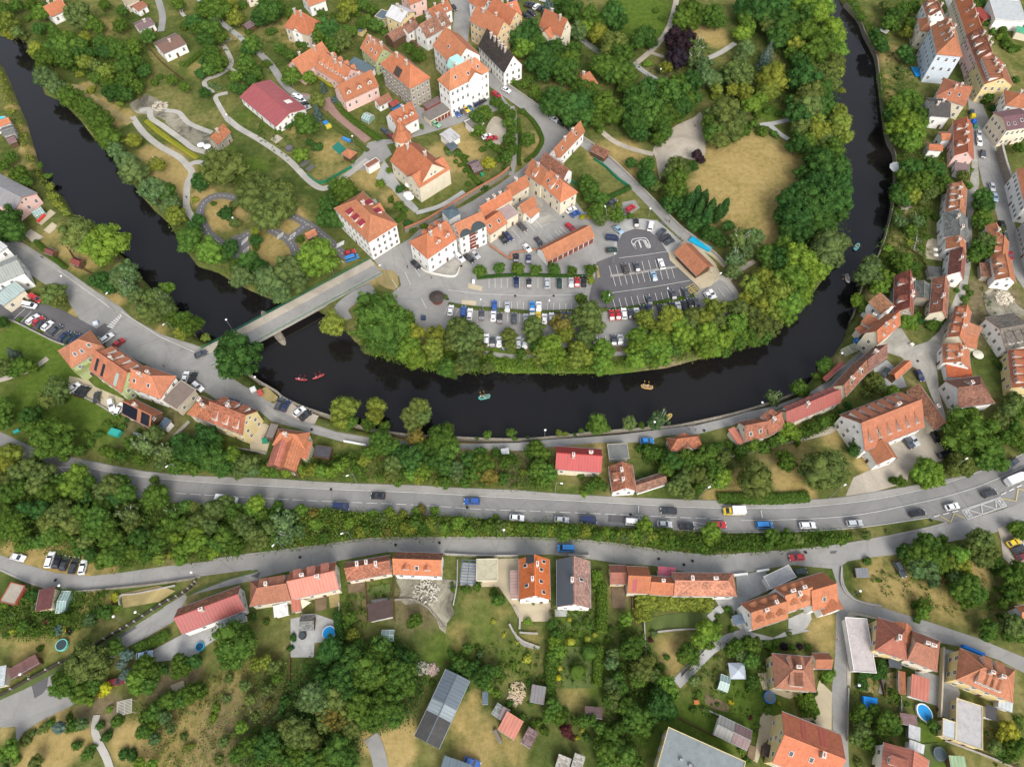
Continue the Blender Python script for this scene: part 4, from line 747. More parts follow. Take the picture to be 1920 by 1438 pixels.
def crossgable(x,side,wd,ln,hh,col,face='white',fr=1.0,matn='roof_tile'):
    "a projecting gable wing: centre x (fraction), width wd, projects ln beyond the eave"
    def fn(root,l,w,h,rise,zf,fl):
        sy=side; X=x*l*fl; rz=wd/2*.85; zp=min(hh+rz,h+rise*.98)
        y0=0; y1=w+ln
        mb=MB(); hw=wd/2
        mb.loft([[(X-hw+.2,sy*y0,0),(X+hw-.2,sy*y0,0),(X+hw-.2,sy*y0,hh),(X,sy*y0,zp-.15),(X-hw+.2,sy*y0,hh)],[(X-hw+.2,sy*(y1-.25),0),(X+hw-.2,sy*(y1-.25),0),(X+hw-.2,sy*(y1-.25),hh),(X,sy*(y1-.25),zp-.15),(X-hw+.2,sy*(y1-.25),hh)]])
        g=ob('gable_wing',mb.me('gable_wing',[M['plaster']]),root,col=WC[face])
        V=[];Fs=[];U=[]
        for s in(-1,1):
            q=[(X+s*hw,sy*y0,hh),(X+s*hw,sy*y1,hh),(X,sy*y1,zp),(X,sy*y0,zp)]
            for dz in(0,.2):
                n=len(V); V+=[(a,b,c+dz) for a,b,c in q]; Fs.append((n,n+1,n+2,n+3)); U.append([(b,math.hypot(a-X,c)) for a,b,c in q])
            n=len(V); V+=[(q[1][0],q[1][1],q[1][2]),(q[2][0],q[2][1],q[2][2]),(q[2][0],q[2][1],q[2][2]+.2),(q[1][0],q[1][1],q[1][2]+.2)]; Fs.append((n,n+1,n+2,n+3)); U.append([(0,0)]*4)
        ob('wing_roof',mesh('wing_roof',V,Fs,[M[matn]],None,U),g,col=col)
        for k in ((-1,1) if wd>5 else (0,)):
            for zz_ in ([2,4.8] if hh>5.5 else [hh*.55]): ob('window',WIN,g,(X+k*wd*.22,sy*(y1-.25),zz_),(0,0,0 if sy<0 else math.pi),(.9,1,.9))
    return fn
o_=RC['o']
H=building
# --- top left
H('white bungalow with a low dark brown roof beside its lawn',(307,102),(350,82),(290,80),4.2,'g','B','white',rise=1.3,mat='seam',dA=0,chim=1)
H('small white house with purple-brown roof behind the brown roofed bungalow',(262,58),(291,45),(247,46),3.2,'g','v','white',rise=1)
H('orange-brown roofed hut with blue tarp near the upper lane',(259,22),(277,11),(248,11),2.8,'g','b','white',rise=1,chim=0)
H('long red roofed house at the top left corner above the river trees',(96,33),(129,17),(86,17),4,'g','o','white',chim=2)
H('beige flat roofed house cut by the top edge of the photo',(236,10),(262,0),7,4,'f','e','beige')
H('small white shed beside the red roofed house at top left',(103,9),(119,4),3,2.8,'f','w','white',name='shed',win=0,chim=0)
H('orange roofed house at the left edge below the blue pool',(-14,243),(21,231),(-10,228),3,'g','o','white',rise=1,chim=0)
H('grey roofed annex at the left edge beside the river bank strip',(5,256),(29,249),(3,240),3,'g','g','grey',rise=.6,chim=0,name='shed')
H('brown hut at the left edge below the grey annex',(17,271),(32,265),(11,259),2.6,'g','v','wood',rise=.6,chim=0,name='shed',win=0)
H('steep red hipped villa with bell shaped gables and stone walls',(533,52),(578,67),(600,43),6.5,'h','o','beige',rise=6.5,chim=2,extra=many(crossgable(0,-1,5,0.2,6,RC['o'],'white'),crossgable(0,1,5,.2,6,RC['o'],'white')))
H('small dark timber shed with brown roof near the garden lane',(463,55),(486,43),(453,48),2.6,'g','v','wood',rise=1,chim=0,name='shed',win=0,door=False)
H('white house with red roof and balcony at the top edge',(580,13),(612,1),9,5,'g','o','white')
H('cream house with dark windows at the top edge among trees',(462,-4),(490,-12),8,5,'g','r','cream')
H('short gabled wing of the pink L-shaped house',(566,140),(622,104),(547,117),5.5,'g','o','pink',rise=4.2,chim=2)
H('long pink house with a row of white dormers on its orange roof',(590,128),(643,161),11.5,5,'g','o','pink',dA=5,dC=4,dk='g',chim=3,win=2)
H('pink house with steep orange roof and three white dormers beside the brick path',(647,192),(711,162),(627,170),5.5,'g','o','pink',rise=5,dA=3,dk='g',chim=2)
H('low white hall with large weathered crimson metal roof',(449,182),(517,238),(505,149),3.8,'g','m','white',rise=2.2,mat='seam',chim=0,roofcol=(.36,.095,.10),extra=patch('roof_cut','trim',(1,1,1),.3,.5,.25,.6,1))
H('pale green house with three roof windows and satellite dish',(675,90),(704,118),9.5,6.5,'g','o','green',rise=4.6,dA=0,skA=3,chim=3)
H('large grey stone school building with orange hipped roof',(713,121),(768,167),(749,99),10.5,'h','o','stone',rise=6,chim=2,win=2,extra=patch('roof_box','dark',(1,1,1),-.15,.25,.05,.5,-1))
H('tall yellow house with pale grey metal roof at the top',(722,30),(752,44),10,8,'g','w','yellow',rise=2.4,mat='seam',chim=2)
H('low annex with grey roof left of the tall yellow house',(702,32),(720,38),6,4,'f','s','cream',chim=0,name='shed')
H('long low brown tiled stable range behind the pale green house',(737,79),(765,61),(717,70),4,'g','b','wood',rise=2.2,win=0,chim=0,mat='old',name='barn')
H('brown tiled range joined to the stable by the small car yard',(764,57),(784,45),(754,41),4.5,'g','b','white',rise=2.4,mat='old',chim=1)
H('tiny yellow hut with blue-grey roof in the upper garden',(666,56),(678,60),4.5,2.8,'s','s','yellow',rise=.4,win=0,chim=0,name='shed')
H('white cottage with brown roof between the pink house and school',(711,200),(736,187),(701,189),3,'g','b','white',rise=1.8,chim=0)
H('dark red roofed lean-to over a blue tarp beside the cottage',(735,201),(749,193),(726,195),2.6,'g','r','wood',rise=.8,chim=0,win=0,name='shed')
H('white house with three narrow dormers beside the church tower',(746,243),(786,222),(731,216),5.5,'g','o','white',rise=5,dA=3,dk='g',chim=1)
H('long narrow shed with grey sheet roof behind the pink house',(652,118),(691,139),4.5,3,'s','s','white',rise=.4,win=0,chim=0,name='shed',mat='seam')
H('small red roofed house with white chimney on the garden terraces',(409,273),(433,248),(398,260),4,'g','o','stone',rise=3.2,chim=1,mat='old')
H('square garden pavilion with pyramid orange roof beside the teal pad',(640,289),(656,298),(670,287),3,'h','o','wood',rise=2,win=0,chim=0,name='pavilion')
# --- church with tower
def tower(root,l,w,h,rise,zf,fl): pass
ch=H('cream church with long orange roof and round gable window',(731,302),(787,351),(849,324),7.5,'g','o','cream',rise=7,win=1,chim=2,name='church',door=False,wrows=1,extra=many(crossgable(.62,-1,8,.6,7.5,RC['o'],'cream'),crossgable(.62,1,8,.6,7.5,RC['o'],'cream')))
tp=P(757,275,10); tw=empty('church_tower',(tp.x,tp.y,0)); tag(tw,'short round church tower with pointed red spire','tower')
mb=MB(); mb.cyl(0,0,0,14.5,3.1,3.0,k=8); mb.cyl(0,0,14.5,14.8,3.4,k=8); ob('tower_wall',mb.me('tower_wall',[M['plaster']]),tw,col=WC['cream'])
mb=MB(); mb.cyl(0,0,14.8,16.2,3.9,2.9,k=8); mb.cyl(0,0,16.2,22.5,2.9,.12,k=8); mb.tube((0,0,22.5),(0,0,24),.06)
me=mb.me('spire',[M['roof_tile']]); me.uv_layers.new(name='uv'); ob('spire',me,tw,col=RC['o'])
for k in range(8):
    a=k*math.pi/4+math.pi/8; ob('window',WIN,tw,(2.93*math.cos(a),2.93*math.sin(a),12.5),(0,0,a+math.pi/2),(.9,1,1.2))
rm=MB(); rm.cyl(0,0,-.05,.1,1.0,k=16); rm.cyl(0,0,.1,.12,.75,k=16)
# --- top centre
H('pink house with orange roof at the top edge',(768,10),(801,-3),9,7,'g','o','pink')
H('tall white house with orange-brown roof beside the square',(812,36),(849,18),(800,21),6,'g','o','white',dk='s',chim=2,dA=2)
H('white house with brown tiled roof and slit dormers',(800,73),(847,46),(783,54),6.3,'g','b','white',rise=4.5,dA=2,chim=2,mat='old')
H('brown roofed range linking the white houses by the small yard',(766,64),(786,50),(757,53),5,'g','b','white',mat='old',chim=1)
H('long wing of the white courthouse with smooth orange roof',(811,86),(850,126),13.5,11,'g','o','white',rise=6,win=2,chim=0,skA=1)
def cu(root,l,w,h,rise,zf,fl):
    mb=MB(); mb.loft([[(-6*1,2,h+rise*.5),(0,2,h+rise*.5),(0,8,h+rise*.5),(-6,8,h+rise*.5)],[(-5,3,h+rise+.9),(-1,3,h+rise+.9),(-1,7,h+rise+.9),(-5,7,h+rise+.9)]])
    me=mb.me('glass_lantern',[M['plain']]); ob('glass_lantern',me,root,(l*.2,-2,0),col=(.34,.60,.54))
H('tall white courthouse with hipped orange roof and green lantern',(843,171),(918,133),(819,151),13,'h','o','white',rise=5.5,win=2,wrows=3,chim=2,skA=3,extra=many(cu,crossgable(.25,-1,7,.5,13,RC['o'],'white')))
H('dark brown roofed merchant house with painted white gable',(896,87),(945,138),(977,120),6.5,'g','k','white',rise=6.5,dA=0,chim=5,mat='old',win=2)
H('ochre renaissance house with stepped gable, left roof',(880,39),(932,69),9,10,'g','o','ochre',rise=4.8,win=2,chim=2)
H('ochre renaissance house with curved gable, middle roof',(912,22),(956,48),8.5,10,'g','o','ochre',rise=4.5,win=2,chim=2)
H('cream gabled house with orange roof behind the ochre house',(944,40),(979,27),9,8,'g','o','cream',rise=4,chim=1)
H('white house with red roof and parapet at the top of the street',(878,4),(904,20),8,7,'g','o','white')
H('cream gabled house with orange roof among trees beside parked cars',(1010,50),(1052,70),(1066,50),8,'g','o','cream',rise=6,chim=2,extra=crossgable(-.1,-1,6,3,7,RC['o'],'cream'))
H('row of garages with grey roof and red doors',(807,227),(847,205),(792,213),3,'f','g','cream',win=0,chim=0,gates=6,name='garage',parapet=False)
H('grey-brown flat annex behind the red door garages',(802,205),(830,188),(800,193),2.8,'f','v','red',win=0,chim=0,name='garage',parapet=False)
H('dark grey flat roofed garage by the gravel yard',(885,244),(908,233),(870,229),3,'f','g','white',win=0,chim=0,name='garage')
H('low building with rusty white sheet roof beside the lane',(843,269),(864,256),(823,254),3,'s','w','white',rise=.4,win=0,chim=0,name='shed',mat='rust')
H('small blue-grey roofed shed behind the rusty white roof',(846,283),(860,275),4,2.4,'s','s','wood',rise=.3,win=0,chim=0,name='shed')
H('narrow brown and orange roofed house at the bend of the street',(1047,300),(1097,247),(1029,289),5.5,'g','o','white',rise=4,chim=2,skA=2,extra=patch('brown_tiles','roof_old',RC['b'],.15,1,.0,.96,1))
H('dark brown carport behind the bend house',(1105,282),(1133,297),4,2.6,'s','b','wood',rise=.5,win=0,chim=0,name='shed',mat='old')
H('orange roofed pavilion half hidden in the wooded park',(1106,168),(1122,157),(1080,141),4.5,'g','o','cream',rise=3,win=0,chim=1)
# --- centre
H('long brown roofed house with white gables behind the corner block',(1010,306),(1056,338),(1073,323),5,'g','b','white',rise=3.5,mat='old',chim=3)
H('orange roofed link with tower oriel beside the courtyard',(983,324),(1013,348),(1030,322),7,'g','o','cream',rise=4.5,chim=1,dA=1)
H('cream corner house with hipped orange roof over the courtyard',(1014,345),(1051,380),(1080,358),7,'H','o','cream',rise=4.5,dA=1,skA=2,chim=1,win=1)
H('orange roofed row house next to the courtyard arch',(957,371),(994,348),(950,352),5.5,'g','o','cream',rise=3.5,chim=1)
H('orange roofed row house with dark chimney along the stone wall',(906,407),(962,374),(897,394),6,'g','o','cream',rise=3.6,chim=3)
H('front orange roofed house with two skylights above the parking court',(919,441),(952,418),(906,408),5,'g','o','cream',rise=3,skA=2,chim=0)
H('pale mauve flat terrace roof between orange roofs',(950,415),(974,401),(935,392),4.6,'f','p','cream',chim=0,roofcol=(.42,.36,.36),name='annex')
H('orange roofed annex projecting into the courtyard',(981,402),(1008,385),(969,389),4.5,'g','o','cream',rise=3,chim=0)
H('low orange lean-to with white walls beside the parking court',(996,410),(1014,394),(983,398),3.5,'s','o','white',rise=1.4,win=1,chim=0,name='annex')
H('big white corner house with weathered orange roof and tall chimney',(802,486),(858,447),(770,452),8.5,'G','o','white',rise=5,dA=2,dk='g',dC=3,chim=2,win=1,mat='tile')
def barrels(root,l,w,h,rise,zf,fl):
    for X,r in ((-l*.55,2.3),(l*.35,2.9)):
        mb=MB(); rg=[]
        for yy in (-w-.25,-w*.1): rg.append([(X+r*math.cos(t),yy,h-.2+r*.75*math.sin(t)) for t in [math.pi*i/10 for i in range(11)]])
        mb.loft(rg); d=ob('curved_dormer',mb.me('curved_dormer',[M['plain']]),root,col=(.055,.075,.08))
    mb=MB()
    for k in range(5): mb.box(-l*.1-1.2,-l*.1+1.4,-w+.2,-w+.28,1+k*1.7,2.3+k*1.7)
    ob('window_strip',mb.me('window_strip',[M['red_door']]),root)
H('tall white hotel front with two curved dark copper dormers',(862,446),(914,422),(846,421),10,'g','o','white',rise=3.6,win=2,chim=0,extra=barrels)
H('blue-grey glass roofed bay on the street side of the hotel',(842,412),(864,400),5,9,'h','s','white',rise=1.2,win=0,chim=0,name='annex',over=.2)
H('long low garage with orange roof and white gable in the parking court',(1026,491),(1116,445),(1008,466),2.9,'g','o','white',rise=3,win=0,chim=0,gates=9,name='garage')
H('timber toilet pavilion with orange roof at the edge of the dark car park',(1263,474),(1306,518),(1338,499),3,'g','O','wood',rise=2.6,win=0,chim=0,name='pavilion',over=.9,roofcol=(.42,.17,.09))
H('white neo-renaissance house with orange roof and dark red dormers by the bridge',(626,391),(691,455),(746,421),10,'h','o','white',rise=4.5,win=2,wrows=3,chim=1,dA=3,dC=2,dk='u',dcol=(.24,.03,.045),extra=many(crossgable(.02,1,5,.3,10,RC['o'],'white')))
H('small pale box building with rusty roof on the cobbled square',(690,317),(713,303),(683,309),3.2,'f','b','white',win=0,chim=0,name='kiosk')
H('small brown roofed garden hut with green lean-to',(889,324),(907,316),(874,307),2.5,'g','v','wood',rise=1.4,win=0,chim=0,name='shed',mat='old')
H('orange roofed shelter half under the tree on the cycle track',(577,449),(596,440),(570,438),2.8,'g','o','wood',rise=1.4,win=0,chim=0,name='shed')
mb=MB(); mb.cyl(0,0,0,2.3,1.9,k=14,m=0); k_=P(819,556,2.5); kr=empty('ticket_kiosk',(k_.x,k_.y,0)); tag(kr,'round kiosk with dark conical roof on the forecourt island','kiosk'); ob('kiosk_wall',mb.me('kiosk_wall',[M['red_door']]),kr)
mb=MB(); mb.cyl(0,0,2.3,3.5,2.7,.1,k=14); ob('roof',mb.me('roof',[M['dark']]),kr)
# --- left
H('long hall with grey sheet roof and pink gable beside the playground',(-45,362),(26,399),(71,363),5,'g','g','pink',rise=2.6,mat='seam',chim=0,roofcol=(.33,.34,.35))
H('tall white block with rows of square windows at the left edge',(-25,492),(14,462),8,9,'g','w','white',rise=1,mat='seam',chim=0)
H('white house with grey-green metal roof above the forecourt',(-12,537),(46,512),(-30,505),7.5,'g','s','white',rise=2,mat='seam',chim=0,roofcol=(.30,.35,.33))
H('white porch building with rounded grey-green roof by the forecourt',(6,574),(47,543),(-12,550),4.5,'g','s','cream',rise=1.6,mat='seam',chim=0,roofcol=(.33,.37,.35))
H('green house with broad orange hipped roof beside the forecourt parking',(134,691),(196,651),(93,668),6.5,'h','O','green',rise=4.2,skA=3,chim=0)
H('low green flat roofed extension of the green house',(150,706),(180,682),(137,692),3.8,'f','t','green',roofcol=(.28,.33,.13),chim=2,name='annex')
H('long orange roofed restaurant with grey-green roof boxes along the street',(167,694),(228,737),(211,647),6.5,'g','O','green',rise=5,chim=1,dC=4,dA=0,extra=many(patch('solar_panel','solar',(1,1,1),-.75,-.6,.15,.75,-1),patch('solar_panel','solar',(1,1,1),-.35,-.2,.1,.7,-1),patch('glass_strip','plain',(.25,.33,.30),.45,.62,.1,.7,-1)))
H('hipped orange roofed end of the restaurant block',(242,727),(301,748),(332,706),6.5,'H','O','white',rise=4.6,chim=2,skA=2)
H('flat terrace roof with mauve strip beside the restaurant block',(303,750),(332,769),(365,729),4.6,'f','v','beige',name='annex',chim=0,roofcol=(.24,.20,.17),extra=patch('mauve_roof_strip','roof_seam',RC['m'],.15,.95,.02,1.9,-1) if False else None)
H('orange gabled house with black solar panels on its slope',(228,776),(281,803),(301,772),4,'g','o','wood',rise=3.4,chim=1,mat='tile',extra=many(patch('solar_panel','solar',(1,1,1),-.97,.05,.05,.93,-1),patch('solar_panel','solar',(1,1,1),.32,.9,.05,.93,-1)))
H('small blue-grey roofed workshop beside the solar panel house',(296,799),(309,806),(307,781),2.8,'s','s','white',rise=.5,win=0,chim=0,name='shed',roofcol=(.10,.15,.20))
H('orange hipped house between the mauve terrace and yellow gable',(351,776),(396,794),(366,738),5.5,'G','o','cream',rise=4.2,chim=2,mat='old',roofcol=(.46,.16,.08))
H('long house with bright yellow gable and triangular dormers by the river road',(388,790),(455,816),(482,769),7,'g','o','yellow',rise=5,dA=3,dC=3,chim=1,mat='old',roofcol=(.40,.14,.08),win=1)
H('orange hipped house with pyramid dormer beside the river road',(511,834),(572,842),(518,803),5,'h','o','cream',rise=3.5,chim=1,extra=many(crossgable(-.35,-1,6,7,4.5,RC['p'],'wood'),crossgable(.3,-1,6,7.5,5,RC['o'],'wood')))
H('small orange roofed wing at the right of the hipped house',(576,861),(586,829),(562,855),4,'s','o','cream',rise=1,chim=0,name='annex',win=0)
H('grey flat roofed garage strip beside the yellow gabled house',(512,824),(524,796),(497,817),3,'f','g','wood',win=0,chim=0,name='garage')
H('dark slate flat roofed terrace house above the main road trees',(586,855),(617,860),(593,834),3,'f','d','wood',win=0,chim=0,name='annex')
H('bright red sheet-roofed barn between river road and main road',(1041,880),(1127,886),(1037,836),4.5,'g','R','cream',rise=3.5,mat='seam',chim=2,roofcol=(.47,.055,.05))
H('grey mossy flat roof beside the red barn',(1142,862),(1180,860),(1140,833),2.8,'f','g','grey',win=0,chim=0,name='garage')
H('orange tiled house with gable to the main road',(1148,923),(1141,874),(1193,917),4,'g','o','white',rise=3,mat='old',roofcol=(.44,.16,.09),chim=2,dA=1)
H('low brown tiled range beside the gabled orange house',(1196,924),(1252,906),(1190,902),2.8,'g','b','white',rise=1.2,win=0,chim=0,name='shed',mat='old')
H('small orange hipped cottage on the riverside road beside the blue car',(1256,847),(1318,839),(1248,822),3.6,'h','o','white',rise=3.6,mat='old',roofcol=(.42,.15,.08),chim=0,extra=many(crossgable(0,1,5,.2,3.4,RC['o'],'white'),crossgable(0,-1,5,.2,3.4,RC['b'],'white')))
H('orange-brown house with long skylight at the end of the riverside row',(1398,828),(1438,820),(1379,792),5,'g','o','cream',rise=4,mat='old',roofcol=(.40,.15,.09),skA=2,chim=0)
H('low pink sheet roofed lean-to at the row end',(1385,835),(1397,829),(1372,803),3,'s','p','cream',rise=.6,win=0,chim=0,name='annex',mat='seam')
H('narrow orange-brown house with two white dormers in the riverside row',(1443,818),(1473,799),(1424,781),5,'g','o','cream',rise=3.4,mat='old',roofcol=(.40,.15,.09),dC=2,chim=1)
H('very long row house with pink sheet slope and slim white dormers',(1475,797),(1577,754),(1454,772),5,'g','p','cream',rise=4,mat='seam',chim=1,dC=7,roofcol=(.40,.13,.11),extra=patch('brown_tiles','roof_old',(.27,.11,.075),-.98,.98,.03,.97,1))
H('orange-brown house with cream gable near the bend of the river road',(1586,744),(1628,698),(1562,722),5,'g','b','cream',rise=4.2,mat='old',chim=2,roofcol=(.38,.15,.09),skA=2)
H('old brown tiled barn reaching up to the cobbled junction',(1628,699),(1664,669),(1604,679),5,'g','b','stone',rise=4.5,mat='old',chim=1,roofcol=(.26,.13,.10),win=0)
H('open carport with orange roof beside the cobbled junction',(1680,713),(1710,687),(1665,701),2.8,'g','o','wood',rise=1.6,win=0,chim=0,name='carport')
H('long narrow red canopy by the river road wall',(1549,715),(1583,684),(1545,710),2.2,'s','R','wood',rise=.3,win=0,chim=0,name='shed',roofcol=(.35,.10,.08))
H('large orange roofed inn with rows of slit dormers over the gravel court',(1622,846),(1734,801),(1577,777),6.5,'g','O','white',rise=6.5,chim=1,dA=6,dC=6,dk='ts',skC=3,skA=2,extra=patch('shaded_tiles','roof_old',(.24,.11,.07),-.97,.97,.03,.97,1))  # C slope panel: shade of the north side put into a browner tile colour
H('short orange gabled wing of the inn above the gravel court',(1645,872),(1624,838),(1681,855),5,'g','o','white',rise=3.6,chim=0)
H('brown tiled range curving along the lane behind the inn',(1700,733),(1750,806),(1722,716),4,'g','b','cream',rise=3,mat='old',chim=1,win=0,roofcol=(.36,.15,.09))
# --- right bank
H('cream riverside house with orange roof and twin slit dormers',(1646,646),(1689,609),(1612,631),8,'g','o','cream',rise=4.5,chim=2,dA=2,dk='t')
H('brownish orange north wing of the riverside house',(1652,590),(1628,566),(1684,580),7.5,'g','o','white',rise=3,mat='old',chim=0,roofcol=(.42,.19,.10))
H('low orange roofed extension at the water side of the riverside house',(1603,616),(1615,628),(1614,606),4,'s','o','cream',rise=.8,chim=0,name='annex',win=0)
H('orange roofed middle wing of the riverside house',(1614,604),(1637,618),(1626,588),6,'g','o','cream',rise=2.5,chim=1)
H('old red-brown house with box dormers beside the ruined barn',(1675,587),(1677,517),(1713,582),5,'g','b','stone',rise=4.5,mat='old',chim=2,dA=2,dC=1,roofcol=(.30,.10,.07))
H('roofless grey stone barn beside the old red-brown house',(1716,558),(1717,526),(1743,556),4,'g','g','stone',rise=1,mat='old',chim=0,win=0,name='barn',roofcol=(.16,.15,.13))
H('brown tiled house with cream gable at the fork of lanes',(1742,588),(1748,522),(1776,590),6,'g','b','cream',rise=4.5,mat='old',chim=1,skA=2,roofcol=(.34,.13,.08))
H('tall white gabled house with brown roof over the lane',(1776,516),(1781,470),(1809,507),7,'g','b','white',rise=5,mat='old',chim=1,win=1,roofcol=(.30,.11,.08))
H('clean orange roofed row house above the lane',(1773,467),(1773,447),(1811,462),7,'g','o','white',rise=4,chim=1)
H('broad grey tiled row house with white parapet gable',(1769,445),(1768,399),(1815,442),7,'g','g','white',rise=4,mat='old',chim=2,roofcol=(.22,.20,.18))
H('orange-brown row house with four box dormers and twin chimneys',(1772,397),(1777,346),(1811,393),7,'g','o','white',rise=4.5,dA=4,chim=2,mat='old',roofcol=(.42,.17,.09))
H('red-brown roofed house with pink gable beside the parked cars',(1789,292),(1787,227),(1826,290),8,'g','o','pink',rise=4.5,dA=2,chim=3,mat='tile',roofcol=(.40,.12,.06),skA=2)
H('mauve flat roofed annex under the pink gable',(1790,322),(1790,296),(1818,322),4,'f','v','white',chim=0,name='annex',parapet=False,roofcol=(.26,.19,.19))
H('small white house with orange roof above the river garden',(1741,282),(1768,284),(1743,269),6,'g','o','white',rise=1.6,chim=0)
H('small orange roofed block behind the red-brown roofed house',(1766,264),(1785,263),(1764,248),6,'g','o','white',rise=1.6,chim=0)
H('white house with black slate roof facing the river',(1745,218),(1782,221),(1752,185),6,'g','d','white',rise=3.6,chim=2,roofcol=(.10,.095,.09))
H('wide orange hipped house beside the street bins',(1755,182),(1810,200),(1772,147),7,'h','O','cream',rise=4,chim=2,skA=2)
H('tall white block with painted grey side wall above the river garden',(1756,102),(1745,50),(1804,104),13.5,'G','o','blue',rise=5,win=1,chim=4,skA=3,wrows=3)
H('yellow walled house with orange hipped roof behind the painted block',(1725,58),(1721,37),(1744,52),9,'h','o','cream',rise=2.5,chim=2)
H('white riverside house with brown-orange roof near the top right',(1739,34),(1729,6),(1768,22),9,'g','o','white',rise=4,chim=2,mat='old',dA=2,roofcol=(.40,.16,.09))
H('first terrace of the long street range with slit windows at top',(1812,66),(1788,-6),(1843,55),9,'g','o','cream',rise=4,chim=3,skA=3,win=2,roofcol=(.46,.16,.07))
H('middle terrace of the long street range with brown roof',(1829,114),(1812,67),(1862,103),9,'g','o','pink',rise=4.5,chim=3,dA=3,win=2,mat='old',roofcol=(.38,.14,.08))
H('end terrace with yellow gable and rows of slit dormers',(1846,158),(1829,115),(1893,143),9,'g','b','yellow',rise=5,dA=7,chim=4,win=2,mat='tile',roofcol=(.38,.16,.09))
H('pale grey flat roofed hall at the top right corner',(1866,37),(1925,42),(1861,-2),5,'f','w','white',chim=1,win=0)
H('mint green flat roofed annex under the pale grey hall',(1905,60),(1930,66),(1902,48),3.4,'f','t','cream',chim=0,win=0,name='annex',parapet=False,roofcol=(.10,.42,.25))
H('dark red hut with grey surround near the top right hall',(1845,38),(1860,34),(1840,14),2.8,'s','r','red',rise=.4,win=0,chim=0,name='shed')
H('orange hipped house on the east side of the street',(1886,198),(1935,206),(1874,168),8,'h','o','white',rise=4,chim=2,mat='tile')
H('purple-roofed apartment house with four white skylights and balconies',(1889,245),(1940,237),(1882,208),11.5,'g','v','cream',rise=3,win=2,chim=0,skA=4,mat='seam',roofcol=(.15,.08,.09))
H('white five storey block cut by the right edge',(1922,388),(1905,318),(1960,380),11,'g','o','white',rise=4,win=2,chim=1)
H('tall cream block cut by the right edge below the white block',(1950,500),(1925,405),(1990,490),11,'g','o','grey',rise=4,win=2,chim=1)
H('small orange house behind the tree on the slope street',(1855,450),(1847,424),(1881,446),6,'g','o','white',rise=3.4,chim=1)
H('upper part of the long orange row along the slope street',(1857,481),(1861,445),(1890,476),6,'g','o','white',rise=3.5,chim=0,dA=2)
H('lower part of the long orange row with white gable above rubble',(1866,525),(1858,482),(1903,518),6.5,'g','o','white',rise=3.8,dA=2,skA=1,chim=0,win=2)
H('brown lean-to against the lower orange row',(1840,518),(1837,492),(1857,517),3.5,'s','b','stone',rise=.9,win=0,chim=0,name='annex',mat='old')
H('orange roofed terrace with three box dormers at the lane fork',(1776,632),(1791,574),(1822,584),6,'g','o','cream',rise=3.8,dA=3,chim=2)
H('hipped orange annex right of the box dormer terrace',(1809,625),(1834,635),(1813,606),5,'s','O','cream',rise=1.2,win=0,chim=0,name='annex')
H('square orange annex below the hipped annex',(1808,649),(1832,655),(1815,630),5,'s','o','cream',rise=1,win=0,chim=0,name='annex')
H('orange house with two box dormers and white lower gable',(1768,680),(1767,645),(1819,682),6,'g','o','white',rise=4,dA=2,chim=2)
H('bright orange roofed shed behind the two dormer house',(1777,707),(1825,710),(1784,683),4,'s','o','white',rise=1,win=0,chim=0,name='shed',roofcol=(.62,.17,.07))
H('big brown mottled roofed house near the dark green tree',(1797,765),(1866,756),(1780,712),5,'H','b','white',rise=4,mat='old',chim=1,dA=0,roofcol=(.28,.12,.08),dC=0,skC=1)
H('large grey tiled house with box dormers at the right edge',(1886,656),(1940,646),(1868,592),7,'g','g','white',rise=4,mat='old',chim=0,dC=0,dA=3,roofcol=(.19,.16,.13))
H('orange house with green roof windows and yellow gable at the right edge',(1897,727),(1889,657),(1945,722),7,'g','o','yellow',rise=4.5,dA=4,chim=0,roofcol=(.45,.17,.09))
# --- lower row along the lower road
H('dark red roofed shed at the left below the lower road',(66,1146),(74,1105),(97,1149),3,'s','r','cream',rise=.8,win=0,chim=0,name='shed',roofcol=(.17,.06,.055))
H('flat gravelled roof with red edge at the left margin',(27,1135),(48,1098),(2,1124),2.8,'f','e','red',win=0,chim=0,name='annex',roofcol=(.36,.30,.24))
H('plum coloured hipped roof hut beside the pillared fence',(21,1273),(74,1242),(35,1246),2.8,'s','v','wood',rise=.8,win=0,chim=0,name='shed',roofcol=(.15,.07,.065))
H('cream garage with open side at the left edge',(-18,1290),(8,1285),(-14,1252),3,'s','w','cream',rise=.4,win=0,chim=0,name='garage')
H('long low house with rusty red sheet slope along the sloping lane',(341,1189),(460,1144),(325,1144),4.5,'g','R','white',rise=4,mat='rust',chim=1,roofcol=(.36,.09,.08),extra=patch('brown_tiles','roof_old',(.30,.12,.07),-.98,.98,.03,.97,1))
H('grey-blue lean-to behind the rusty red roof',(410,1177),(461,1162),(407,1164),2.6,'s','s','white',rise=.3,win=0,chim=0,name='annex',mat='seam',roofcol=(.28,.34,.38))
H('brown tiled house with three box dormers next to the coral sheet roof',(468,1137),(545,1125),(460,1091),5,'G','b','cream',rise=4.2,mat='tile',dC=3,chim=1,roofcol=(.36,.16,.10))
H('coral sheet roofed house with three orange box dormers on the street',(547,1124),(636,1104),(543,1072),5.5,'g','p','cream',rise=4.2,mat='seam',dC=3,chim=2,roofcol=(.50,.17,.12),extra=patch('orange_tiles','roof_tile',(.36,.13,.07),-.98,.98,.03,.97,1))
H('small coral roofed wing under the sheet roofed house',(547,1148),(564,1145),(546,1124),3,'s','p','cream',rise=.6,win=0,chim=0,name='annex',mat='seam')
H('low orange-brown tiled range with twin chimneys on the street',(651,1090),(735,1075),(636,1057),4.5,'g','o','cream',rise=3.4,mat='old',chim=3,roofcol=(.45,.18,.11))
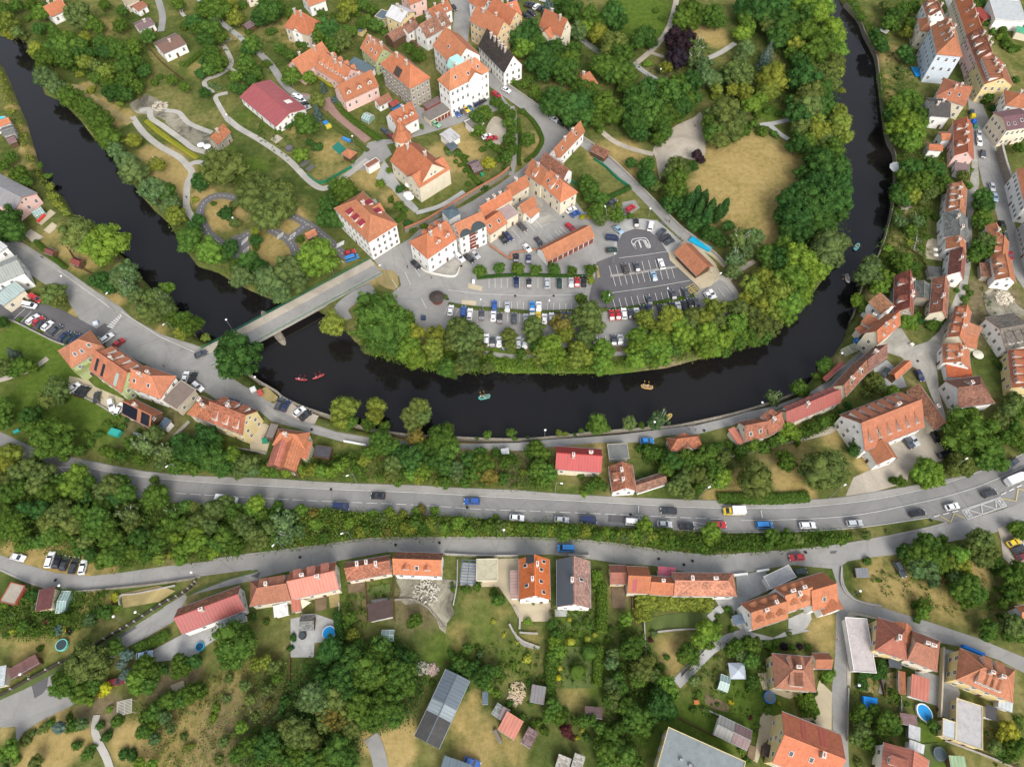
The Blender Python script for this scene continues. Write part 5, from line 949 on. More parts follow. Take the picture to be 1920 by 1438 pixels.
H('orange house with two triangular dormers and darker north slope',(737,1077),(828,1080),(735,1034),5.5,'g','o','white',rise=4,dA=2,dk='g',chim=0,skA=1,extra=patch('dark_tiles','roof_old',(.25,.10,.06),-.98,.98,.04,.96,1))  # C slope covered with darker brown mottled tiles
H('beige flat terrace roof beside the blue-grey pergola',(893,1089),(934,1088),(892,1048),3,'f','e','cream',win=0,chim=0,name='annex',roofcol=(.50,.43,.30))
H('bright orange gabled house with flagstone yard',(973,1124),(973,1048),(1032,1125),5.5,'g','o','white',rise=4.6,chim=2,skA=2,skC=4,roofcol=(.60,.17,.055),extra=patch('black_dormer_roof','plain',(.04,.045,.05),.62,1.0,.45,.95,-1))
H('pink glazed veranda against the bright orange house',(957,1122),(957,1069),(972,1122),2.8,'s','p','white',rise=.3,win=0,chim=0,name='annex',mat='seam',roofcol=(.50,.36,.32))
H('house with slate solar slope and weathered brown slope',(1044,1138),(1044,1049),(1108,1140),5,'g','b','white',rise=4,mat='old',chim=1,skA=0,skC=1,roofcol=(.36,.19,.15),extra=many(patch('slate_slope','plain',(.07,.085,.10),-.98,.98,.0,.9,-1)))
H('small brown tiled house with yellow wall in the lower row',(1144,1095),(1176,1095),(1144,1059),4,'g','b','yellow',rise=1.8,chim=0,roofcol=(.34,.14,.10))
H('orange house with magenta strip dormer in the lower row',(1176,1111),(1218,1113),(1177,1061),5,'g','o','cream',rise=3.6,chim=0,extra=patch('magenta_strip','roof_seam',RC['m'],-.55,-.2,.1,.8,-1))
H('plain orange house with white chimney in the lower row',(1218,1114),(1262,1117),(1218,1079),4.5,'g','o','cream',rise=3,chim=1)
H('long mottled tile house ending at the paved yard',(1263,1117),(1382,1118),(1260,1073),5,'H','O','white',rise=3.6,mat='old',chim=2,roofcol=(.50,.22,.14))
H('small magenta sheet roof on the street side of the lower row',(1234,1078),(1268,1080),(1234,1062),3.5,'s','m','cream',rise=.3,win=0,chim=0,name='annex',mat='seam',roofcol=(.42,.09,.13))
H('orange roofed west wing of the villa with triangular dormers',(1410,1181),(1478,1159),(1389,1131),6,'g','o','white',rise=4.5,dA=3,dC=3,dk='g',chim=2)
H('orange roofed middle part of the villa with triangular dormers',(1473,1149),(1524,1133),(1450,1101),6.3,'g','o','white',rise=4.5,dA=2,dC=3,dk='g',chim=3)
H('orange roofed east part of the villa next to the side street',(1524,1146),(1572,1132),(1506,1083),6,'g','o','white',rise=4.5,chim=0,skA=1,extra=crossgable(.5,-1,6,1.5,5,RC['o'],'white'))
H('white tiled flat terrace roof on the street beside the villa',(1445,1105),(1493,1082),(1433,1080),3.4,'f','w','white',win=0,chim=2,name='annex')
H('yellow house with brown tiled roof and six flat dormers',(1453,1290),(1530,1297),(1454,1225),6.5,'h','b','yellow',rise=3.5,dA=3,dC=3,chim=1,roofcol=(.42,.19,.12))
H('brown and orange annex east of the yellow dormer house',(1528,1254),(1560,1254),(1528,1224),3.6,'g','o','white',rise=2,chim=0,mat='tile',roofcol=(.42,.16,.09),name='annex')
H('big bright orange house with two red sheet dormers at the bottom',(1577,1377),(1466,1333),(1547,1470),8,'g','o','yellow',rise=5,chim=1,skC=3,roofcol=(.60,.19,.10),extra=many(patch('red_sheet_dormer','roof_seam',(.42,.10,.07),.2,.4,.1,.8,-1),patch('red_sheet_dormer','roof_seam',(.42,.10,.07),-.45,-.2,.1,.8,-1)))
H('grey flat roofed hall with yellow wall at the bottom edge',(1253,1362),(1398,1427),(1207,1455),7.5,'f','g','yellow',chim=5,win=1,roofcol=(.24,.25,.25))
H('grey and mauve sheet roofed workshop above the grey hall',(1338,1376),(1401,1407),(1349,1340),3,'g','g','white',rise=1,win=0,chim=0,name='shed',mat='seam',roofcol=(.30,.28,.26),extra=many(patch('mauve_sheets','roof_seam',RC['v'],0,.98,.02,.98,-1),patch('mauve_sheets','roof_seam',RC['v'],0,.98,.02,.98,1)))
H('brown flat roofed shed next to the orange bottom house',(1428,1415),(1441,1420),(1438,1394),2.8,'f','k','wood',win=0,chim=0,name='shed')
H('whitish concrete flat roof at the corner of the side street',(1600,1259),(1643,1262),(1604,1158),3,'f','w','white',win=0,chim=0,name='garage')
H('orange hipped house with yellow side wall right of the concrete roof',(1641,1219),(1700,1238),(1649,1158),6.5,'h','p','yellow',rise=4,chim=1,roofcol=(.50,.18,.12),extra=crossgable(.65,1,5,.3,6,RC['o'],'yellow'))
H('brown tiled house with white chimneys joined to the orange hipped house',(1701,1237),(1757,1259),(1717,1184),6.5,'H','b','cream',rise=3.6,chim=2,mat='tile',roofcol=(.38,.17,.11))
H('flat pinkish red shed roof behind the brown tiled house',(1707,1305),(1741,1316),(1713,1264),3,'s','p','white',rise=.3,win=0,chim=0,name='shed',roofcol=(.50,.17,.12),mat='seam')
H('black garden carport behind the orange hipped house',(1667,1250),(1691,1254),(1669,1234),2.6,'f','d','wood',win=0,chim=0,name='carport',parapet=False)
H('long thin orange capped outbuilding between two gardens',(1686,1300),(1685,1257),(1692,1299),2.4,'s','o','cream',rise=.4,win=0,chim=0,name='shed')
H('yellow house with orange roof and four tile dormers by the upper lane',(1793,1274),(1899,1317),(1799,1214),6.5,'h','o','yellow',rise=4.5,dA=4,dC=2,chim=2,roofcol=(.50,.20,.11),mat='tile')
H('large L-shaped pale flat roof, right arm',(1791,1389),(1842,1406),(1800,1310),3.8,'f','w','yellow',chim=0,win=1)
H('large L-shaped pale flat roof, left arm',(1766,1380),(1791,1388.5),(1769,1346),3.8,'f','w','yellow',chim=0,win=1)
H('black flat roofed outbuilding beside the L-shaped roof',(1848,1345),(1869,1352),(1849,1320),2.8,'f','d','white',win=0,chim=0,name='shed',parapet=False)
H('glazed white veranda roof behind the four dormer yellow house',(1871,1325),(1898,1335),(1873,1306),2.8,'s','w','white',rise=.3,win=0,chim=0,name='annex',mat='seam')
H('brown-red roofed house with box dormer at the bottom right',(1650,1452),(1657,1391),(1738,1470),6,'g','b','white',rise=4,chim=0,dA=1,roofcol=(.42,.16,.11),mat='seam')
H('white corrugated shed roof behind the brown-red house',(1703,1402),(1732,1413),(1703,1385),2.8,'s','w','white',rise=.3,win=0,chim=0,name='shed',mat='seam')
H('pale grey shed beside the oval pool garden',(1703,1383),(1725,1390),(1707,1358),2.4,'f','w','grey',win=0,chim=0,name='shed',parapet=False)
H('brown garden roof at the foot of the oval pool',(1688,1356),(1720,1362),(1690,1336),2.4,'s','v','wood',rise=.3,win=0,chim=0,name='shed')
H('green sheet roof at the bottom edge beside the trampoline lawn',(1783,1440),(1813,1442),(1786,1416),2.6,'s','t','wood',rise=.3,win=0,chim=0,name='shed',mat='seam',roofcol=(.25,.38,.22))
H('long slate grey barn with three roof sections in the meadow',(823,1404),(881,1276),(777,1379),4.2,'g','d','grey',rise=.9,win=0,chim=0,name='barn',mat='seam',roofcol=(.11,.13,.15),extra=many(patch('tar_roof','flatroof',(.06,.06,.058),-.99,-.25,.01,.97,-1),patch('tar_roof','flatroof',(.06,.06,.058),-.99,-.25,.01,.97,1),patch('sheet_roof','roof_seam',(.22,.26,.27),-.24,.12,.01,.97,-1),patch('sheet_roof','roof_seam',(.22,.26,.27),-.24,.12,.01,.97,1)))
H('coral corrugated shed roof in the meadow yard',(933,1367),(964,1387),(953,1334),3,'s','p','wood',rise=.5,win=0,chim=0,name='shed',mat='seam')
H('small lichen brown shed right of the coral shed',(976,1391),(994,1403),(991,1361),2.6,'s','v','wood',rise=.4,win=0,chim=0,name='shed',mat='old')
H('weathered plank shed left of the coral shed',(921,1337),(934,1346),(932,1316),2.2,'s','g','wood',rise=.3,win=0,chim=0,name='shed',mat='old')
H('grey-pink lean-to touching the coral shed',(934,1346),(948,1353),(946,1325),2.4,'s','g','wood',rise=.3,win=0,chim=0,name='shed',mat='rust',roofcol=(.34,.27,.26))
H('grey sheet garden shed with a rust patch',(993,1315),(1020,1320),(999,1283),2.6,'s','g','wood',rise=.4,win=0,chim=0,name='shed',mat='rust',roofcol=(.25,.26,.27))
H('narrow grey lean-to at the meadow fence',(904,1320),(915,1320),(904,1296),2.2,'s','s','wood',rise=.2,win=0,chim=0,name='shed')
H('brown felt roofed shed at the end of the topiary garden',(1096,1344),(1129,1347),(1097,1323),2.5,'s','v','wood',rise=.3,win=0,chim=0,name='shed',roofcol=(.14,.10,.10))
H('grey-white lichen roof at the bottom edge, left one',(1038,1446),(1062,1456),(1047,1412),2.6,'s','c','wood',rise=.4,win=0,chim=0,name='shed',mat='old')
H('grey-white lichen roof at the bottom edge, right one',(1068,1446),(1088,1454),(1077,1410),2.8,'s','c','wood',rise=.4,win=0,chim=0,name='shed',mat='old')
H('grey roof with white edge cut by the bottom edge',(819,1462),(870,1480),(832,1415),3,'s','s','white',rise=.4,win=0,chim=0,name='shed',mat='seam')
H('dark brown flat roofed garage below the street range',(692,1166),(737,1156),(691,1132),2.8,'f','k','white',win=0,chim=0,name='garage',parapet=False,roofcol=(.10,.075,.07))
H('grey pitched summer kitchen beside the round pool',(562,1182),(589,1180),(561,1153),2.6,'g','g','wood',rise=1,win=0,chim=0,name='shed',mat='old')
H('square white flat shed roof near the coral sheet roofed house',(514,1158),(541,1151),(510,1136),2.5,'f','w','white',win=0,chim=0,name='shed',parapet=False,roofcol=(.68,.68,.66))
H('small blue roofed pavilion beside the villa path',(1378,1172),(1397,1167),(1374,1154),2.8,'s','s','white',rise=.3,win=0,chim=0,name='shed',roofcol=(.15,.20,.26))
H('solar panelled grey shed on the meadow above the side street',(1606,1082),(1630,1081),(1603,1066),2,'s','s','wood',rise=.6,win=0,chim=0,name='shed',roofcol=(.15,.16,.17),mat='seam')
H('white corrugated roof shed behind the river road',(940,852),(955,850),(938,842),2.2,'s','w','wood',rise=.2,win=0,chim=0,name='shed')
H('greyish barn roof on the river slope of the right bank',(1648,57),(1662,64),(1643,47),2.4,'s','c','wood',rise=.3,win=0,chim=0,name='shed')
H('mauve roofed garden shed by the right bank below the parasol',(1690,390),(1709,389),(1691,380),2.4,'s','v','stone',rise=.3,win=0,chim=0,name='shed')
H('dark grey workshop roof beside the tall white gabled house',(1742,518),(1768,520),(1744,500),3,'s','d','grey',rise=.5,win=0,chim=0,name='shed',roofcol=(.12,.11,.105))
H('dark red playground hut beside the left main street',(82,474),(97,480),(88,463),2.2,'g','r','wood',rise=.9,win=0,chim=0,name='shed',roofcol=(.22,.07,.06))
H('larger dark red playground hut near the river trees',(131,494),(147,500),(141,482),2.4,'g','r','wood',rise=1,win=0,chim=0,name='shed',roofcol=(.24,.07,.06))
H('small orange roofed house at the right edge beside the sloping orchard',(1916,1165),(1945,1160),(1914,1135),4,'g','o','white')
# ================================================================ VEGETATION
def ico():
    bm=bmesh.new(); bmesh.ops.create_icosphere(bm,subdivisions=2,radius=1); v=np.array([x.co[:] for x in bm.verts]); f=np.array([[q.index for q in p.verts] for p in bm.faces]); bm.free(); return v,f
IV,IF=ico()
def foliage(name,cl,leafsize,perclump,core=None,flat=.55,seed=0,out=.75):
    """cl: (n,4+3) clump centre, radius, outward normal; core: list of (centre, radii) solid inner masses"""
    g=np.random.default_rng(seed); n=len(cl); k=perclump
    c=np.repeat(cl[:,:3],k,0); r=np.repeat(cl[:,3],k); o=np.repeat(cl[:,4:7],k,0)
    d=g.normal(size=(n*k,3)); d/=np.linalg.norm(d,axis=1)[:,None]
    d=d+o*out; d/=np.linalg.norm(d,axis=1)[:,None]
    pos=c+d*(r*g.uniform(.55,1.1,n*k))[:,None]
    nr=d*flat+g.normal(size=(n*k,3))*.45+np.array([0,0,.25]); nr/=np.linalg.norm(nr,axis=1)[:,None]
    a=np.cross(nr,g.normal(size=(n*k,3))); a/=np.linalg.norm(a,axis=1)[:,None]; b=np.cross(nr,a)
    s=(leafsize*g.uniform(.6,1.35,n*k))[:,None]; a*=s; b*=s*g.uniform(.6,1,n*k)[:,None]
    V=np.stack([pos-a*.9,pos-b*.7,pos+a,pos+b*.7],1).reshape(-1,3)
    Fq=np.arange(len(V)).reshape(-1,4)
    t=np.repeat(g.uniform(0,1,n),k); t=np.clip(t+g.normal(size=n*k)*.08,0,1); t2=g.uniform(0,1,n*k)
    T=np.stack([np.repeat(t,4),np.repeat(t2,4),np.zeros(len(V)),np.ones(len(V))],1)
    me=D.meshes.new(name); tri=[]; tv=[V]; tt=[T]; off=len(V)
    if core:
        for cc,rr in core:
            nz=1+.18*g.normal(size=len(IV)); v=IV*nz[:,None]*np.array(rr)+np.array(cc); tv.append(v); tri.append(IF+off); off+=len(v)
            q=np.full((len(v),4),1.); q[:,0]=g.uniform(.35,.65); q[:,1]=.7; tt.append(q)
    V=np.vstack(tv);T=np.vstack(tt); tri=np.vstack(tri) if tri else np.zeros((0,3),int)
    me.vertices.add(len(V)); me.vertices.foreach_set('co',V.astype(np.float32).ravel())
    li=np.concatenate([Fq.ravel(),tri.ravel()]).astype(np.int32); me.loops.add(len(li)); me.loops.foreach_set('vertex_index',li)
    nq,nt_=len(Fq),len(tri); me.polygons.add(nq+nt_)
    me.polygons.foreach_set('loop_start',np.concatenate([np.arange(nq)*4,nq*4+np.arange(nt_)*3]).astype(np.int32)); me.polygons.foreach_set('loop_total',np.concatenate([np.full(nq,4),np.full(nt_,3)]).astype(np.int32))
    at=me.attributes.new('tone','FLOAT_COLOR','POINT'); at.data.foreach_set('color',T.astype(np.float32).ravel())
    me.materials.append(M['leaf']); me.update(calc_edges=True); return me
def sph(n,g,zlo=-1.):
    i=np.arange(n)+.5; z=1-(1-zlo)*i/n; ph=i*2.39996+g.uniform(0,6.28); r=np.sqrt(np.maximum(0,1-z*z))
    v=np.stack([r*np.cos(ph),r*np.sin(ph),z],1)+g.normal(size=(n,3))*.12; return v/np.linalg.norm(v,axis=1)[:,None]
def broad(name,seed,nl=22,lr=(.26,.42),sc_=(1,1,.92),per=12,leaf=.05,m=16,irr=.16):
    g=np.random.default_rng(seed); L=sph(nl,g,-.55); cl=[];core=[((0,0,-.05),(.62,.62,.58))]
    for d in L:
        R=g.uniform(*lr); q=d*(1.0-R)*(1+g.normal()*irr)*np.array(sc_); core.append((q,(R*.72,R*.72,R*.68)))
        D_=sph(m,g,-.9); keep=D_[(D_@d)>-.35]
        for e in keep: cl.append([*(q+e*R*.80),R*g.uniform(.26,.42),*e])
    return foliage(name,np.array(cl),leaf,per,core,seed=seed)
BROAD=[broad('crown_a',1),broad('crown_b',2,26,(.22,.36)),broad('crown_c',3,18,(.3,.46),(1,.95,.85)),broad('crown_d',4,30,(.18,.34),irr=.22),broad('crown_e',5,20,(.26,.44),(1,1,1.05),irr=.2)]
LOOSE=[broad('crown_loose_a',11,30,(.14,.28),(1,1,1),10,.048,12,.30),broad('crown_loose_b',12,34,(.13,.26),(1,.95,1.05),10,.045,12,.32)]
BUSH=[broad('bush_a',21,12,(.3,.5),(1,1,.7),6,.10,9,.2),broad('bush_b',22,14,(.26,.46),(1,.9,.6),6,.10,9,.25),broad('bush_c',23,10,(.34,.5),(1,1,.8),6,.11,9,.2)]
def ballm():
    g=np.random.default_rng(31); d=sph(260,g,-.8); cl=np.hstack([d*.93,np.full((260,1),.08),d]); return foliage('ball',cl,.045,5,[((0,0,0),(.9,.9,.9))],flat=1,seed=31)
BALL=ballm()
def column(name,seed,H_,taper): # poplar or conifer: unit radius, height H_, centred on 0
    g=np.random.default_rng(seed); cl=[];core=[]
    for i in range(int(34*H_/4)):
        t=(i+.5)/int(34*H_/4); z=-H_/2+H_*t; r=(1-t)**.8 if taper else math.sin(math.pi*min(.98,.12+t*.86))**.6*(1-.35*t)
        for k in range(max(4,int(13*r)+2)):
            a=g.uniform(0,6.283); rr=r*g.uniform(.72,1.02); o=np.array([math.cos(a),math.sin(a),.5 if not taper else .15]); o/=np.linalg.norm(o)
            cl.append([rr*math.cos(a),rr*math.sin(a),z+g.normal()*.08,.24*(.5+.5*r),*o])
        if i%4==0: core.append(((0,0,z),(r*.8,r*.8,H_/10)))
    return foliage(name,np.array(cl),.12,6,core,seed=seed)
POP=[column('poplar_a',41,5.5,False),column('poplar_b',42,5,False)]; CON=[column('conifer_a',43,3.0,True),column('conifer_b',44,3.4,True)]
def hedgeblock(seed): # unit-length block for laying along a line
    g=np.random.default_rng(seed); cl=[]
    for _ in range(150):
        x=g.uniform(-.55,.55); a=g.uniform(-.2,math.pi+.2); o=np.array([0,math.cos(a),math.sin(a)]); cl.append([x,.46*math.cos(a),.1+.42*math.sin(a),.12,*o])
    return foliage('hedge_body',np.array(cl),.09,5,[((0,0,.1),(.62,.42,.42))],flat=1,seed=seed)
HEDGE=[hedgeblock(51),hedgeblock(52)]
# trunks: unit height 1 from 0 to 1, real radius set by scale
def trunkm(name,mat,limbs,seed,spread=.42):
    g=random.Random(seed); mb=MB(); mb.tube((0,0,-.3),(0,0,.55),.075,.05,7); mb.tube((0,0,.55),(.02,.01,1.0),.05,.02,6)
    for k in range(limbs):
        a=6.283*k/limbs+g.uniform(-.3,.3); z=g.uniform(.4,.75); e=(spread*math.cos(a),spread*math.sin(a),z+g.uniform(.2,.5)); mb.tube((0,0,z),e,.032,.012,5)
        for q in range(2):
            a2=a+g.uniform(-.7,.7); m_=(e[0]*.6,e[1]*.6,z+(e[2]-z)*.6); mb.tube(m_,(e[0]+.15*math.cos(a2),e[1]+.15*math.sin(a2),e[2]+g.uniform(-.05,.2)),.014,.006,4)
    return mb.me(name,[M[mat]])
TR=[trunkm('trunk_a','bark',6,1),trunkm('trunk_b','bark',7,2)]; TRW=trunkm('trunk_pale','birch_bark',9,3,.62)
COL={'d':(.052,.118,.030),'g':(.080,.145,.029),'l':(.135,.225,.038),'y':(.180,.220,.042),'o':(.115,.158,.048),'w':(.112,.172,.066),'a':(.190,.165,.045),'p':(.035,.024,.032),'b':(.120,.175,.155),'k':(.40,.38,.03),'t':(.048,.115,.036),'c':(.040,.100,.036),'r':(.10,.035,.038),'h':(.10,.17,.03),'q':(.32,.33,.05)}
NAME={'d':'dark green','g':'mid green','l':'bright green','y':'yellow-green','o':'olive green','w':'grey-green','a':'rust-tinged','p':'purple-leaved','b':'blue-green','k':'golden yellow','t':'slim','c':'cone-shaped dark','r':'wine-red','q':'lime-yellow'}
TN=[0]; ALLT=[]
def trees(phrase,group,data,kind=None):
    for it in data.split():
        s=it.split(','); x,y,r=float(s[0]),float(s[1]),float(s[2]); c=s[3]; sp_=s[4] if len(s)>4 else ''
        k='poplar' if c=='t' else 'spruce' if c in'bc' and sp_!='n' else 'dead' if sp_=='x' else 'bush' if (r<10.5 or sp_=='u') else 'tree'
        if sp_=='B': k='topiary'
        TN[0]+=1; ALLT.append((x,y,r,c,sp_,k,phrase,group,TN[0]))
def place_trees():
    keep=[];rest=[]
    for kk in ('poplar','spruce','dead','topiary','tree','bush'):
        l=sorted([t for t in ALLT if t[5]==kk],key=lambda t:-t[2]); m=290; keep+=l[:m]; rest+=l[m:]
    byp={}
    for t in keep: byp.setdefault(t[6],[]).append(t)
    lab={}
    for ph,l in byp.items():
        rows=[(t[0],'slim dark poplar' if t[3]=='t' else NAME[t[3]]+' '+{'spruce':'spruce','bush':'bush','tree':'tree','topiary':'clipped bush','dead':'pale tree'}[t[5]]) for t in l]
        for t,lb in zip(l,label_rows(rows,ph)): lab[t[8]]=lb
    stuff={'tree':[],'bush':[]}
    protos=[]
    for nm_,L in (('c',BROAD),('l',LOOSE),('b',BUSH),('t',TR)):
        for m_ in L: protos.append(m_)
    pc=D.collections.new('stuff_prototypes')
    for i,m_ in enumerate(protos):
        o=D.objects.new('proto_%02d'%i,m_); o.color=(0,0,0,1); pc.objects.link(o)
    for t in keep+rest:
        x,y,r,c,sp_,k,ph,group,tn=t; g=random.Random(tn*13)
        R=r*mpp(x,y,5)
        if k=='poplar':
            z=R*2.5+1; p=P(x,y,z); crown=g.choice(POP); s=(R,R,R); hc=z+.4*R
        elif k=='spruce':
            z=R*1.26; p=P(x,y,z); crown=g.choice(CON); s=(R,R,R); hc=z+R*.3
        elif k in('bush','topiary'):
            z=R*.45; p=P(x,y,z); crown=BALL if k=='topiary' else g.choice(BUSH); s=(R*g.uniform(.95,1.1),R*g.uniform(.9,1.05),R*g.uniform(.8,1.0)); hc=z if k=='bush' else R*.7
        else:
            z=R*.95+1.0; p=P(x,y,z); crown=g.choice(LOOSE if (c=='a' or k=='dead') else BROAD); s=(R*g.uniform(.97,1.1),R*g.uniform(.93,1.05),R*g.uniform(.85,1.0)); hc=z
        j=g.uniform(.82,1.2); h=g.uniform(-.1,.1); cc=COL[c]; col=(cc[0]*j*(1+h),cc[1]*j,cc[2]*j*(1-h))
        tr_=(R*.85,R*.85,max(hc,1)*1.0) if k!='bush' else (R*.6,R*.6,R*.6)
        rz=g.uniform(0,6.28)
        if tn not in lab:
            S_=stuff[k]; S_.append(((p.x,p.y,hc),protos.index(crown),(g.uniform(-.08,.08),g.uniform(-.08,.08),rz),s,col)); S_.append(((p.x,p.y,0),protos.index(g.choice(TR)),(0,0,rz),tr_,(0,0,0))); continue
        nmn={'poplar':'poplar_tree','spruce':'spruce_tree','bush':'bush','tree':'broadleaf_tree','topiary':'clipped_bush','dead':'sparse_tree'}[k]
        root=empty(nmn,(p.x,p.y,0),rz); tag(root,lab[tn],{'poplar':'poplar','spruce':'spruce','bush':'bush','tree':'tree','topiary':'clipped bush','dead':'sparse tree'}[k],group)
        ob('crown',crown,root,(0,0,hc),(g.uniform(-.08,.08),g.uniform(-.08,.08),0),s,col)
        if k=='dead': ob('trunk',TRW,root,(0,0,0),(0,0,0),(R*.8,R*.8,hc+R*.55))
        else: ob('trunk',g.choice(TR),root,(0,0,0),(0,0,0),tr_)
    # the many small ones: one scattered object per kind
    ng=D.node_groups.new('scatter','GeometryNodeTree'); ng.interface.new_socket('Geometry',in_out='INPUT',socket_type='NodeSocketGeometry'); ng.interface.new_socket('Geometry',in_out='OUTPUT',socket_type='NodeSocketGeometry')
    N_=ng.nodes.new; L_=ng.links.new; gi=N_('NodeGroupInput'); go=N_('NodeGroupOutput'); ip=N_('GeometryNodeInstanceOnPoints'); ci=N_('GeometryNodeCollectionInfo')
    ci.inputs['Collection'].default_value=pc; ci.inputs['Separate Children'].default_value=True; ci.inputs['Reset Children'].default_value=True; ip.inputs['Pick Instance'].default_value=True
    L_(gi.outputs[0],ip.inputs['Points']); L_(ci.outputs[0],ip.inputs['Instance'])
    for nm_,ty,so_ in (('pick','INT','Instance Index'),('rot','FLOAT_VECTOR','Rotation'),('scl','FLOAT_VECTOR','Scale')):
        na=N_('GeometryNodeInputNamedAttribute'); na.data_type=ty; na.inputs['Name'].default_value=nm_; L_(na.outputs['Attribute'],ip.inputs[so_])
    L_(ip.outputs[0],go.inputs[0])
    for k,nm_,lb in (('tree','small_trees','smaller trees filling the woods and gardens'),('bush','small_bushes','small bushes filling the gardens and banks')):
        S_=stuff[k]
        if not S_: continue
        me=D.meshes.new(nm_); me.from_pydata([q[0] for q in S_],[],[])
        a_=me.attributes.new('pick','INT','POINT'); a_.data.foreach_set('value',[q[1] for q in S_])
        for an,ix in (('rot',2),('scl',3)): a_=me.attributes.new(an,'FLOAT_VECTOR','POINT'); a_.data.foreach_set('vector',np.array([q[ix] for q in S_],np.float32).ravel())
        a_=me.attributes.new('tint','FLOAT_COLOR','POINT'); a_.data.foreach_set('color',np.array([(*q[4],1) for q in S_],np.float32).ravel())
        o=ob(nm_,me,col=(0,0,0)); md=o.modifiers.new('scatter','NODES'); md.node_group=ng; tag(o,lb,'vegetation',kind='stuff')
trees('on the left river bank above the bend','trees on the upper left river bank','70,95,17,y 86,110,22,g 102,92,22,g 118,86,24,g 124,112,18,g 84,146,22,w 106,165,18,w 134,184,24,g 152,198,18,g 168,206,20,g 186,226,25,g 190,244,16,g 203,257,26,g 217,282,17,w 240,302,21,w 252,322,26,w 250,264,15,y 295,309,17,y,x 288,358,27,w 313,360,20,g 322,384,18,w 330,405,20,y 310,392,14,w')
trees('between the cycle track and the river','trees below the cycle track','355,450,26,g 392,472,26,l 372,413,14,d 362,430,16,d 432,466,18,d 418,480,16,d 451,520,22,w 445,498,16,g 468,488,20,d 487,500,18,d 505,526,30,w 543,505,30,w 526,549,22,w 500,540,18,w 560,530,20,w 595,482,36,l 575,500,24,l 480,462,10,g')
trees('inside the cycle track park','trees in the cycle track park','418,315,42,o 472,372,32,o 478,340,24,o 522,374,34,o 505,405,32,o 540,390,20,o 500,350,22,o 376,342,18,d 645,359,26,g 664,368,14,d 616,385,20,d 626,410,22,d 610,410,18,d 423,401,15,d 438,386,10,o 440,418,11,o 400,382,6,g 480,451,13,d 478,434,11,y 563,449,9,g 365,375,8,y 628,350,16,g')
trees('in the church and hillside garden','trees in the church garden','714,345,10,l 750,355,10,d 747,386,11,g 733,375,8,g 730,320,7,l 757,395,8,g 765,420,10,d 796,425,9,g 820,440,9,g 772,430,8,g')
trees('in the kindergarten garden','trees in the kindergarten garden','576,236,22,g 564,225,14,g 581,268,9,d,u 596,276,11,d,u 563,290,16,l 595,190,17,o 547,142,19,g 540,150,12,g 580,146,13,l 606,165,7,b 595,213,10,b 487,246,6,g 521,246,7,g 545,230,8,g 630,188,9,b,n 640,195,9,g 660,302,7,g 512,300,6,g 530,215,7,g 500,170,7,d 490,236,6,g')
trees('in the park above the crimson hall','trees in the upper left park','463,121,18,g 470,150,14,d 443,144,13,l 440,165,12,d 455,170,12,d 474,83,18,g 464,92,14,d 405,119,20,g 395,100,18,g 393,130,14,g 397,58,22,g 412,70,16,g 405,15,26,g 385,20,20,g 430,10,16,y 440,35,16,y 505,20,26,d 490,32,18,d 520,12,16,g 484,130,10,d 500,120,10,g 509,60,10,g 560,84,8,g 526,92,12,g 543,104,12,g 480,140,12,g 465,60,8,g 398,160,7,w 410,165,7,w')
trees('around the red hipped villa','trees around the red villa','651,12,20,y 616,54,22,d 598,68,14,g 643,77,20,o 625,85,16,g 570,83,9,g 660,60,12,g 680,45,14,g 705,48,15,g 643,35,12,y 690,33,8,l 603,26,10,g 625,30,8,g 668,26,10,g 545,25,12,g 455,10,10,g 680,10,14,g 700,18,12,g 646,60,14,g 720,62,9,g 740,50,10,g')
trees('on the wooded slope at the top left','trees on the top left slope','150,31,26,w 170,45,16,g 184,52,14,g 225,48,15,g 228,21,11,g 196,10,11,g 188,79,15,g 210,85,16,g 223,96,20,g 250,90,16,g 278,69,15,g 198,98,14,d 236,123,20,g 255,115,14,g 271,134,14,d 236,150,18,g 257,163,14,g 198,136,15,y 182,146,14,g 205,160,14,g 209,175,16,d 236,177,16,d 225,165,12,d 138,100,16,d 159,117,16,y 150,85,16,g 130,70,14,g 170,100,12,d 363,42,16,d 386,73,20,d 392,117,16,d 376,138,11,d 346,163,12,g 384,175,12,d 323,150,12,g 334,8,14,g 345,50,10,g 365,55,12,g 160,70,12,y 300,145,8,g 290,155,9,g 180,125,12,o 170,170,9,y 150,140,9,y 140,130,8,g 225,195,8,y 290,85,7,g 340,120,6,g')
trees('in the far top left corner gardens','trees in the top left corner','13,45,22,y 31,60,14,o 5,20,16,g 75,25,16,l 73,54,13,d 52,35,9,g 30,10,14,g 60,10,14,g 92,50,10,g 100,60,12,g 45,68,10,o 85,12,10,d 20,65,12,y')
trees('in the wooded park behind the courthouse','trees behind the courthouse','992,63,26,d 975,75,22,d 981,92,20,l 1010,80,18,d 1017,109,24,d 1031,123,22,d 1020,140,16,d 1000,120,18,d 1040,90,18,d 1060,136,26,g 1050,115,18,g 1077,94,16,g 1070,110,16,g 1042,188,28,d 1060,200,26,d 1030,200,20,d 1083,200,28,d 1094,220,22,d 1069,222,20,d 1094,184,22,d 1110,205,22,d 1131,125,26,g 1145,140,20,g 1131,198,26,g 1148,215,22,g 1120,225,18,g 1085,60,18,w 1069,21,24,d 1050,12,16,d 1094,54,18,l 1123,63,20,y 1142,77,15,y 1104,31,22,g 1120,40,18,g 1148,31,24,d 1027,17,12,b 1036,22,9,b 992,150,10,g 1002,171,13,g 1012,182,12,g 985,160,9,g 970,158,9,g 960,150,8,l 1085,245,14,g 1125,243,10,g 1110,165,14,g 1090,160,16,g 1080,165,12,g')
